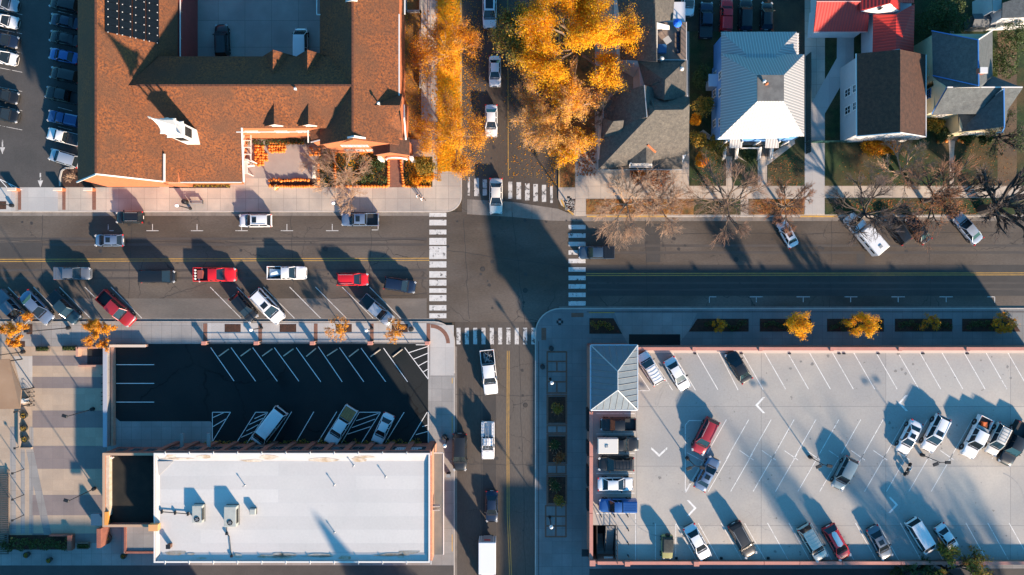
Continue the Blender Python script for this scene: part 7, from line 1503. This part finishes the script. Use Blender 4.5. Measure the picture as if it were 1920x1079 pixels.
# ================================================================== pumpkins
def pumpkin_mesh():
    mm = M(); n = 16; rings = []
    for j in range(7):
        ph = pi * (.04 + .92 * j / 6); rings.append([((.22 * (1 + .07 * cos(8 * 2 * pi * i / n))) * sin(ph) * cos(2 * pi * i / n), (.22 * (1 + .07 * cos(8 * 2 * pi * i / n))) * sin(ph) * sin(2 * pi * i / n), .16 - .15 * cos(ph)) for i in range(n)])
    mm.loft(rings); me = mm.mesh('pumpkin', PUMP, True); return fixn(me)
PM = pumpkin_mesh(); mm = M(); mm.tube((0, 0, .29), (.03, 0, .40), .035, .02, 5); SM = mm.mesh('stem', STEM)
def pumpkin(x, y, z, grp, lb, R):
    c = G(x, y, z); t = thing('pumpkin', lb, 'pumpkin', c, R.random() * 6, grp); s = R.uniform(.85, 1.25); t.scale = (s, s, s * R.uniform(.85, 1)); put('body', PM, t); put('stem', SM, t)
R = random.Random(77); z_ = Z + .04
L1 = 'orange pumpkin heaped on the patio behind the white pergola'; L2 = 'orange pumpkin in the square block on the church patio'; L3 = 'orange pumpkin along the edge of the lower patio planter'; L4 = 'orange pumpkin in the row along the lower lawn edge by the pavement'; L5 = 'orange pumpkin lining the brick paved path to the church porch'; L6 = 'orange pumpkin in the row below the dark shrubs of the patio'
for i in range(4):
    for j in range(8):
        if i < 4: pumpkin(481 + i * 4.2 + R.uniform(-1, 1), 275 + j * 5 + R.uniform(-1, 1), z_, 'pumpkins heaped behind the pergola', L1, R)
for i in range(2):
    for j in range(3): pumpkin(497 + i * 4.4, 291 + j * 5, z_, 'pumpkins heaped behind the pergola', L1, R)
for i in range(7):
    for j in range(3): pumpkin(507 + i * 4.6 + R.uniform(-.8, .8), 275 + j * 5.3 + R.uniform(-.8, .8), z_, 'pumpkins in the square block', L2, R)
for i in range(21): pumpkin(507 + i * 4.6, 350.5 + R.uniform(-.6, .6), z_, 'pumpkins around the lower patio planter', L3, R)
for i in range(15): pumpkin(509 + i * 5 + R.uniform(-1, 1), 339 + R.uniform(-1.5, 1.5), z_ + .05, 'pumpkins around the lower patio planter', L3, R)
for j in range(7): pumpkin(507, 338 + j * 0 + (j - 3) * 2.2 + 6, z_, 'pumpkins around the lower patio planter', L3, R) if j in (1, 5) else None
for j in range(9): pumpkin(598, 350 - j * 5, z_, 'pumpkins around the lower patio planter', L3, R)
for i in range(18): pumpkin(630 + i * 5.6, 350.5, z_, 'pumpkins along the lower lawn edge', L4, R)
for i in range(9): pumpkin(761 + i * 5.6, 350.5, z_, 'pumpkins along the lower lawn edge', L4, R)
for j in range(14): pumpkin(629, 345 - j * 5.5, z_, 'pumpkins along the lower lawn edge', L4, R)
for j in range(11): pumpkin(729, 298 + j * 5, z_, 'pumpkins lining the porch path', L5, R); pumpkin(751.5 + j * .55, 298 + j * 5, z_, 'pumpkins lining the porch path', L5, R)
for i in range(14): pumpkin(508 + i * 4.7, 269.5, z_, 'pumpkins in the row below the patio shrubs', L6, R)
for i in range(6):
    for j in range(3): pumpkin(583 + i * 3.4 + R.uniform(-1, 1), 280 + j * 5.5, z_, 'pumpkins by the patio tree', 'orange pumpkin beside the small bare tree on the patio', R)
for i, (x, y) in enumerate([(1757, 268), (1763, 267), (1772, 266), (1796, 265), (1802, 267), (1808, 269), (1814, 271)]): pumpkin(x, y, z_, 'pumpkins by the cream house steps', 'orange pumpkin beside the wooden steps of the cream house', R)

# ================================================================== street furniture
def globe(px, py, h, lb, z0=Z):
    """post-top lamp; px,py is the lamp globe in the photo"""
    c = W(px, py, z0 + h); t = thing('street_lamp', lb, 'street lamp', (c.x, c.y, z0), 0, 'globe street lamps'); mm = M(); mm.lathe((0, 0, 0), [(.2, 0), (.2, .25), (.09, .4), (.07, h - .4), (.14, h - .3), (.14, h - .2)], 10); mm.build('pole', METD, t, True)
    mm = M(); mm.lathe((0, 0, h - .2), [(.12, 0), (.27, .2), (.27, .42), (.16, .62), (.04, .74)], 12); mm.build('globe', mat('globe_glass', (.82, .82, .80), rough=.3), t, True)
    return t
for x, y, lb in ((687, 619.5, 'white globe street lamp right of the fourth pavement brick band'), (471, 618.5, 'white globe street lamp above the dark parking lot near the leftmost tree pit'), (1034.5, 718, 'white globe street lamp in the brick frame beside the lower side street'), (1033.5, 988, 'white globe street lamp in the lowest brick frame beside the garage'), (625, 381, 'white globe street lamp beside the small bare tree on the church pavement'), (332, 385.5, 'white globe street lamp beside the trash can on the upper left pavement'), (834, 836, 'white globe street lamp beside the awning near the black kerbside suv')):
    globe(x, y, 4.2, lb)
def mast(bx_, by_, hx, hy, h, lb, heads, z0=Z):
    """dark lamp mast: base at (bx,by) and top at (hx,hy) as photographed, z0 the level it stands on"""
    a = W(bx_, by_, z0); t = thing('lamp_mast', lb, 'street lamp', a, 0, 'dark lamp masts'); b = W(hx, hy, z0 + h) - a; b.z = h
    mm = M(); mm.lathe((0, 0, 0), [(.28, 0), (.28, .5), (.10, .55)], 8); mm.tube((0, 0, .3), (0, 0, h), .075, .05, 8); mm.build('pole', METD, t, True)
    for (dx, dy, nm) in heads:
        d = Vector((dx, dy, 0)) * S; mm = M(); mm.tube((0, 0, h - .1), (d.x, d.y, h), .05, .05, 6); f = mm.build('arm', METD, t); mm = M(); mm.bbox((d.x * 1.05, d.y * 1.05, h), (.75, .42, .18), atan2(d.y, d.x), .04); mm.build('lamp_head', METD, f)
    return t
mast(1288, 859, 1304, 866, 4.4, 'double headed lamp mast beside the grey blue sedan on the roof deck', [(-10, -4, 0), (12, -3, 0)], DZ)
mast(1518, 857, 1536, 864, 4.4, 'double headed lamp mast in the middle of the roof deck beside the lone suv', [(-8, -3, 0), (10, -2, 0)], DZ)
mast(1728, 853, 1750, 862, 4.4, 'double headed lamp mast beside the motorcycle on the roof deck', [(-8, -3, 0), (12, 0, 0)], DZ)
mast(130, 615, 60, 621, 7.6, 'tall dark lamp mast between the two big orange street trees', [(-12, 0, 0)])
mast(45, 660, -8, 666, 6.5, 'tall dark lamp mast leaning out at the left edge above the canopy', [(-12, 0, 0)])
mast(175, 767, 127, 777, 6.2, 'dark lamp mast in the upper half of the striped plaza', [(-3, 1, 0)])
mast(178, 916, 129, 930, 6.2, 'dark lamp mast in the lower half of the striped plaza', [(-3, 1, 0)])
mast(24, 386, 22, 415, 5.5, 'traffic signal post with pale head at the left end of the upper kerb', [(0, -3, 0), (7, -2, 0)])
for i, (x, y, x2, y2) in enumerate([(45, 880, 20, 889), (45, 928, 22, 938), (45, 966, 22, 977), (40, 770, 31, 773), (40, 837, 31, 840)]):
    t = thing('lamp_post', ['uppermost', 'middle', 'lowest', 'first', 'second'][i] + (' thin dark post beside the slatted pergola' if i < 3 else ' short dark post at the tan seat wall'), 'post', W(x, y, Z), 0, 'thin posts on the plaza'); h = 2.4 if i < 3 else 1.4
    mm = M(); mm.tube((0, 0, 0), (0, 0, h), .06, .05, 6); mm.build('pole', METD, t); mm = M(); mm.bbox((0, 0, h), (.3, .3, .15)); mm.build('cap', METD, t)
def can(x, y, lb, m_=METD, h=1.05):
    t = thing('trash_can', lb, 'trash can', G(x, y, Z), 0, 'trash cans'); mm = M(); mm.lathe((0, 0, 0), [(.28, 0), (.36, .1), (.38, h - .1), (.34, h)], 14); mm.build('body', m_, t, True); mm = M(); mm.lathe((0, 0, h), [(.36, 0), (.30, .1), (.12, .12)], 14); mm.build('lid', PLAS, t, True)
for x, y, lb in ((351, 380, 'round black trash can beside the bench on the church pavement'), (772, 617, 'round black trash can at the rounded corner near the crosswalk'), (1033, 653, 'round dark trash can above the brick frames beside the side street'), (1017, 687, 'round dark trash can at the kerb beside the brick frames'), (834, 818, 'round dark trash can near the black kerbside suv')): can(x, y, lb)
t = thing('bench', 'metal bench beside the round trash can on the upper left pavement', 'bench', G(371, 380, Z), 0); mm = M()
for k in range(4): mm.box((0, -.2 + k * .13, .45), (1.9, .09, .04))
mm.build('seat', METG, t); mm = M()
for k in range(2): mm.box((0, -.28, .6 + k * .14), (1.9, .04, .09))
mm.build('backrest', METG, t)
for s in (-1, 1): mm = M(); mm.box((s * .85, 0, .22), (.06, .5, .44)); mm.build('leg', METD, t)
t = thing('utility_box', 'square dark utility box on the pavement beside the awning', 'utility box', G(842, 888, Z)); mm = M(); mm.bbox((0, 0, .6), (.55, .45, 1.2)); mm.build('cabinet', METD, t); mm = M(); mm.box((0, 0, 1.22), (.62, .5, .05)); mm.build('lid', METG, t)
# pergola by the patio
pe = thing('white_pergola', 'small white pergola attached to the end of the church hall beside the heaped pumpkins', 'pergola', G(477, 284, Z)); mm = M()
for dx in (-.5, .5): mm.box((dx, 0, 2.6), (.14, 4.2, .14))
for k in range(5): mm.box((0, -2 + k * 1.0, 2.72), (1.2, .12, .12))
mm.build('beams', WTRIM, pe)
for dx in (-.5, .5):
    for dy in (-1.9, 1.9): mm = M(); mm.box((dx, dy, 1.3), (.14, .14, 2.6)); mm.build('post', WTRIM, pe)
t = thing('side_door_canopy', 'white door frame canopy below the pergola at the end of the church hall', 'canopy', G(472, 318, Z)); mm = M(); mm.box((-.1, 0, 2.4), (.9, 2.2, .12)); mm.build('roof', WTRIM, t); mm = M(); mm.box((.3, -1, 1.2), (.1, .1, 2.4)); mm.box((.3, 1, 1.2), (.1, .1, 2.4)); mm.build('post', WTRIM, t)
t = thing('sign_board', 'white sandwich board at the right end of the patio planter', 'sign', G(591, 325, Z)); mm = M(); mm.pane([(-.3, -.9, 0), (-.3, .9, 0), (0, .9, 1.3), (0, -.9, 1.3)], .04); mm.build('front_panel', WTRIM, t); mm = M(); mm.pane([(.3, .9, 0), (.3, -.9, 0), (.02, -.9, 1.3), (.02, .9, 1.3)], .04); mm.build('rear_panel', WTRIM, t)
t = thing('sign_board', 'small white sign on the pavement below the pergola', 'sign', G(474, 313, Z)); mm = M(); mm.pane([(-.5, -.15, .3), (.5, .0, .3), (.5, .1, .8), (-.5, -.05, .8)], .05); mm.build('panel', WTRIM, t); mm = M(); mm.tube((-.3, 0, 0), (-.3, 0, .5), .03); mm.tube((.3, 0, 0), (.3, 0, .5), .03); mm.build('leg', METG, t)
# brick piers with rails along the dark parking lot
for i, x in enumerate((389, 486, 590, 697, 803)):
    lb = ['leftmost pink brick pier between pavement and dark parking lot', 'second pink brick pier from the left above the dark parking lot', 'middle pink brick pier above the dark parking lot', 'fourth pink brick pier from the left above the dark parking lot', 'rightmost pink brick pier beside the hatched bay corner'][i]
    t = thing('brick_pier', lb, 'pier', G(x, 642.5, 0), 0, 'brick piers'); mm = M(); mm.bbox((0, 0, .6), (.62, .45, 1.2)); mm.build('shaft', MATS['salmon_brick'], t); mm = M(); mm.bbox((0, 0, 1.25), (.74, .55, .12)); mm.build('cap', PINKC, t)
    if i < 4:
        x2 = (486, 590, 697, 803)[i]; c = G((x + x2) / 2, 643, 0); t = thing('railing', ['first', 'second', 'third', 'fourth'][i] + ' low dark rail from the left between brick piers', 'railing', c, 0, 'rails between brick piers'); mm = M(); L_ = (x2 - x) * S - .7
        for zz in (.35, .75): mm.box((0, 0, zz), (L_, .05, .05))
        mm.build('rail', METD, t); mm = M()
        for k in range(4): mm.box((-L_ / 2 + L_ * k / 3, 0, .4), (.1, .1, .8))
        mm.build('post', METD, t)
for i, (x, w_) in enumerate(((32, 'left'), (117, 'middle'), (173, 'right'))):
    t = thing('brick_pier', w_ + ' of three low brick piers along the upper left parking lot', 'pier', G(x, 357, 0), 0, 'brick piers'); mm = M(); mm.bbox((0, 0, .55), (1.2, .4, 1.1)); mm.build('shaft', BRICK, t); mm = M(); mm.bbox((0, 0, 1.13), (1.35, .5, .1)); mm.build('cap', mat('pale_coping', (.6, .5, .42), rough=.8), t)
# wheel stops
for i, (x, y, a) in enumerate([(420.5, 661.5, 36), (461.5, 661, 36), (502, 661, 36), (541.5, 661, 36), (584, 661, 40), (623.5, 661, 33), (664, 662, 38), (704.5, 662, 36), (745.8, 662, 38)]):
    t = thing('wheel_stop', ['leftmost', 'second', 'third', 'fourth', 'fifth, slightly yellowish', 'sixth', 'seventh', 'eighth', 'rightmost'][i] + ' concrete wheel stop in the dark parking lot row', 'wheel stop', G(x, y, Z + .012), radians(a), 'wheel stops'); mm = M(); mm.bbox((0, 0, .07), (1.85, .17, .14), 0, .04); mm.build('block', mat('stop_concrete', (.52, .46, .38), (.44, .38, .30), scale=2, rough=.9), t); mm = M()
    for s in (-1, 1): mm.lathe((s * .7, 0, .14), [(.02, 0), (.02, .015)], 6)
    mm.build('bolt', METD, t)
# deck stair bollards
for i, (x, y) in enumerate([(1128, 970), (1153, 970), (1178, 970), (1179, 996), (1179, 1022), (1179, 1045)]):
    c = W(x, y, DZ + .9); t = thing('bollard', ['leftmost bollard above the deck stairwell', 'middle bollard above the deck stairwell', 'corner bollard right of the blue pickup tail', 'upper bollard right of the deck stairwell', 'middle bollard right of the deck stairwell', 'lowest bollard right of the deck stairwell'][i], 'bollard', (c.x, c.y, DZ), 0, 'bollards around the deck stairs'); mm = M(); mm.lathe((0, 0, 0), [(.09, 0), (.09, .85), (.05, .9)], 8); mm.build('post', METD, t); mm = M(); mm.lathe((0, 0, 0), [(.15, 0), (.15, .04)], 8); mm.build('base', METG, t)
# pedestrian signals at the rounded corner
t = thing('pedestrian_signal', 'cluster of pedestrian signals with white pole at the rounded garage corner', 'signal', G(1047, 602, Z)); mm = M(); mm.tube((0, 0, 0), (0, 0, 3.4), .09, .08, 8); mm.build('pole', METG, t)
for a, z_h in ((0, 2.9), (1.57, 2.9), (3.14, 3.1), (4.7, 2.6)): mm = M(); mm.bbox((.35 * cos(a), .35 * sin(a), z_h), (.28, .42, .45), a); mm.build('signal_box', METD, t)
t = thing('pedestrian_signal', 'pedestrian signal on the gravel wedge at the upper right corner of the crossing', 'signal', G(1063, 379, Z)); mm = M(); mm.tube((0, 0, 0), (0, 0, 3.4), .09, .08, 8); mm.build('pole', METG, t)
for a in (0, 1.57): mm = M(); mm.bbox((.3 * cos(a), .3 * sin(a), 2.9), (.28, .42, .45), a); mm.build('signal_box', METD, t)
slab('gravel_wedge', [(1056, 377), (1079, 374), (1076, 400), (1068, 396)], Z, Z + .02, MULCH)
R = random.Random(3); mm = M()
for i in range(70): c = G(R.uniform(1060, 1077), R.uniform(377, 396), Z + .05); mm.box(tuple(c), (R.uniform(.08, .22), R.uniform(.08, .22), .1), R.random() * 3)
o = mm.build('gravel', CONCW, None); o['kind'] = 'stuff'

# ================================================================== people
def person(px, py, ang, shirt, trousers, hair, lb, crouch=False, z0=Z, stride=.28):
    c = G(px, py, z0); t = thing('person', lb, 'person', c, radians(ang)); hz = .55 if crouch else .92
    J = {'pelvis': (0, 0, hz), 'waist': (.02, 0, hz + .16), 'chest': (.04 + (.18 if crouch else 0), 0, hz + .40), 'neck': (.05 + (.26 if crouch else 0), 0, hz + .56), 'chin': (.07 + (.3 if crouch else 0), 0, hz + .64), 'crown': (.06 + (.32 if crouch else 0), 0, hz + .80)}
    for s, n_ in ((-1, 'r'), (1, 'l')):
        st_ = stride * s; nx = J['neck'][0]
        J['hip' + n_] = (0, s * .10, hz - .04); J['knee' + n_] = ((.30 if crouch else st_ * .55 + .05), s * .12, hz * .52 if not crouch else .48); J['ankle' + n_] = ((.05 if crouch else st_ - .04), s * .11, .09); J['toe' + n_] = ((.22 if crouch else st_ + .16), s * .13, .04)
        J['sh' + n_] = (nx - .02, s * .19, hz + .50); J['el' + n_] = (nx + (.18 if crouch else -st_ * .35), s * .26, hz + .24); J['wr' + n_] = (nx + (.36 if crouch else -st_ * .8 + .05), s * .25, hz + .02); J['palm' + n_] = (nx + (.42 if crouch else -st_ * .9 + .08), s * .25, hz - .07)
        for k in range(4): J['f%d%s' % (k, n_)] = (nx + (.50 if crouch else -st_ + .07) + k * .022, s * (.24 + .004 * k), hz - .15 - (.012 if k in (1, 2) else 0))
        J['th' + n_] = (nx + (.47 if crouch else -st_ * .9 + .15), s * .20, hz - .10)
    rad = dict(pelvis=.14, waist=.125, chest=.15, neck=.055, chin=.085, crown=.085)
    def rr(n_):
        if n_ in rad: return rad[n_]
        return {'hi': .095, 'kn': .062, 'an': .042, 'to': .035, 'sh': .062, 'el': .042, 'wr': .028, 'pa': .034, 'th': .010}.get(n_[:2], .009)
    E = [('pelvis', 'waist'), ('waist', 'chest'), ('chest', 'neck'), ('neck', 'chin'), ('chin', 'crown')]
    for n_ in 'rl': E += [('pelvis', 'hip' + n_), ('hip' + n_, 'knee' + n_), ('knee' + n_, 'ankle' + n_), ('ankle' + n_, 'toe' + n_), ('chest', 'sh' + n_), ('sh' + n_, 'el' + n_), ('el' + n_, 'wr' + n_), ('wr' + n_, 'palm' + n_), ('palm' + n_, 'th' + n_)] + [('palm' + n_, 'f%d%s' % (k, n_)) for k in range(4)]
    def skin(nm, E_, m_, grow_=0.0):
        names = []; [names.append(x) for e in E_ for x in e if x not in names]
        if 'pelvis' in names: names.remove('pelvis'); names.insert(0, 'pelvis')
        me = bpy.data.meshes.new(nm); me.from_pydata([J[x] for x in names], [(names.index(a), names.index(b)) for a, b in E_], []); o = put(nm, me, t)
        sk = o.modifiers.new('skin', 'SKIN'); lay = me.skin_vertices[0] if me.skin_vertices else None
        if lay is None:
            bpy.context.view_layer.objects.active = o; lay = me.attributes.new('skin', 'FLOAT', 'POINT') and None
        return o, names, sk
    import bmesh
    def skinned(nm, E_, m_, g=0.0):
        names = []; [names.append(x) for e in E_ for x in e if x not in names]
        bm = bmesh.new(); lay = bm.verts.layers.skin.verify(); vs = []
        for x in names: v = bm.verts.new(J[x]); r_ = rr(x) + g; v[lay].radius = (r_ * (.75 if x in ('pelvis', 'waist', 'chest') else 1), r_); v[lay].use_root = (x == names[0]); vs.append(v)
        for a, b in E_: bm.edges.new((vs[names.index(a)], vs[names.index(b)]))
        me = bpy.data.meshes.new(nm); bm.to_mesh(me); bm.free(); o = put(nm, me, t); o.modifiers.new('skin', 'SKIN'); sb = o.modifiers.new('subd', 'SUBSURF'); sb.levels = 1; sb.render_levels = 1
        dg = bpy.context.evaluated_depsgraph_get(); m2 = bpy.data.meshes.new_from_object(o.evaluated_get(dg)); o.modifiers.clear(); o.data = m2; m2.materials.clear(); m2.materials.append(m_)
        m2.polygons.foreach_set('use_smooth', [True] * len(m2.polygons)); return o
    skinned('body', E, SKIN)
    skinned('jacket', [('pelvis', 'waist'), ('waist', 'chest')] + [e for n_ in 'rl' for e in (('chest', 'sh' + n_), ('sh' + n_, 'el' + n_), ('el' + n_, 'wr' + n_))], shirt, .018)
    skinned('trousers', [e for n_ in 'rl' for e in (('pelvis', 'hip' + n_), ('hip' + n_, 'knee' + n_), ('knee' + n_, 'ankle' + n_))], trousers, .014)
    mm = M(); cx_, cz_ = J['crown'][0], J['crown'][2]; mm.lathe((cx_ - .015, 0, cz_ - .04), [(.105, -.04), (.112, .02), (.095, .08), (.05, .115), (.01, .122)], 12); mm.build('hair', hair, t, True)
    mm = M(); fx_ = J['chin'][0] + .085
    mm.lathe((fx_ + .008, 0, J['chin'][2] + .05), [(.006, -.03), (.016, -.01), (.010, .02)], 6); mm.build('nose', SKIN, t)
    for s in (-1, 1): mm = M(); mm.lathe((fx_, s * .032, J['chin'][2] + .085), [(.004, -.008), (.011, 0), (.004, .008)], 6); mm.build('eye', PLAS, t); mm = M(); mm.lathe((J['chin'][0] - .01, s * .09, J['chin'][2] + .06), [(.008, -.03), (.016, 0), (.008, .03)], 6); mm.build('ear', SKIN, t)
    mm = M(); mm.box((fx_ + .002, 0, J['chin'][2] + .01), (.01, .045, .01)); mm.build('mouth', mat('lip', (.35, .12, .10), rough=.6), t)
    for n_, s in (('r', -1), ('l', 1)): mm = M(); a = J['toe' + n_]; mm.bbox((a[0] - .06, a[1], .045), (.27, .10, .09), 0, .03); mm.build('shoe', PLAS, t)
    return t
CL = lambda n_, c_: mat('cloth_' + n_, c_, rough=.9)
person(785, 368, -60, CL('pale_blue', (.35, .50, .62)), CL('dark', (.02, .025, .04)), CL('hairdark', (.03, .02, .015)), 'person in a pale blue jacket and dark trousers walking on the pavement near the crossing')
person(793, 373, -50, CL('white', (.75, .75, .78)), CL('black', (.02, .02, .025)), CL('hairbrown', (.10, .05, .03)), 'person in a white jacket walking beside the one in pale blue')
person(519, 357, 60, CL('lime', (.75, .80, .30)), CL('orange', (.65, .25, .05)), CL('hairblond', (.45, .32, .15)), 'person in a pale lime jacket bending beside the pumpkin edged planter', crouch=True)
# ================================================================== neighbours just outside the frame, which shade the scene
nb = thing('commercial_building', 'brick building south of the alley below the plaza', 'building'); x0, x1, y1, y0 = X(-1100), X(-500), X(-668), X(-1000); mm = M(); mm.prism([(x0, y0), (x1, y0), (x1, y1), (x0, y1)], 0, 7.2); mm.build('wall', BRICKR, nb); mm = M(); mm.prism([(x0 - .2, y0 - .2), (x1 + .2, y0 - .2), (x1 + .2, y1 + .2), (x0 - .2, y1 + .2)], 7.2, 7.5); mm.build('roof', CONCG, nb)

t = thing('shade_pine', 'added pointed dark conifer, out of view, that shades the white roof', 'tree', G(836, 1262, 0)); mm = M(); mm.tube((0, 0, 0), (0, 0, 6), .3, .2, 8); mm.build('trunk', BARKD, t); mm = M(); R = random.Random(8)  # unseen conifer, added to cast the pointed shadow on the white roof
for k in range(14000): h_ = R.uniform(2.5, 16.2); r_ = (16.4 - h_) * .42 * R.uniform(.1, 1); a = R.random() * 6.283; p = Vector((r_ * cos(a), r_ * sin(a), h_)); d = Vector((cos(a), sin(a), -.3)); s_ = .28; v = Vector((-sin(a), cos(a), 0)) * s_ * .8; mm.add([p - d * s_, p + v, p + d * s_, p - v], [(0, 1, 2, 3)])
mm.build('crown', LGRN, t)

for i, (x, y, h_, r_, lb) in enumerate([(1850, 1239, 22, 6.5, 'tall thinning tree farthest right beyond the south side of the garage'), (1700, 1270, 21, 4.0, 'tall thinning tree left of the taller one south of the garage'), (2040, 1330, 21, 5.0, 'tall thinning tree southeast of the garage')]):
    c = G(x, y, 0); q = W(960, 540, h_ * .62); k_ = (H - h_ * .62) / H
    tree(960 + (x - 960) / k_, 539.5 + (y - 539.5) / k_, h_, r_, lb, 'tall_tree', BARKD, LMIX, 70 + i, 4, (3, 3, 4, 4), 2300, .17, .3, fillr=.6, group='tall trees south of the garage', limbs=9)

nb = thing('low_building', 'flat roofed brick building south of the alley behind the garage', 'building'); x0, x1, y1, y0 = X(150), X(900), X(-612), X(-900); mm = M(); mm.prism([(x0, y0), (x1, y0), (x1, y1), (x0, y1)], 0, 7.6); mm.build('wall', BRICKR, nb); mm = M(); mm.prism([(x0 - .2, y0 - .2), (x1 + .2, y0 - .2), (x1 + .2, y1 + .2), (x0 - .2, y1 + .2)], 7.6, 7.9); mm.build('roof', CONCG, nb)
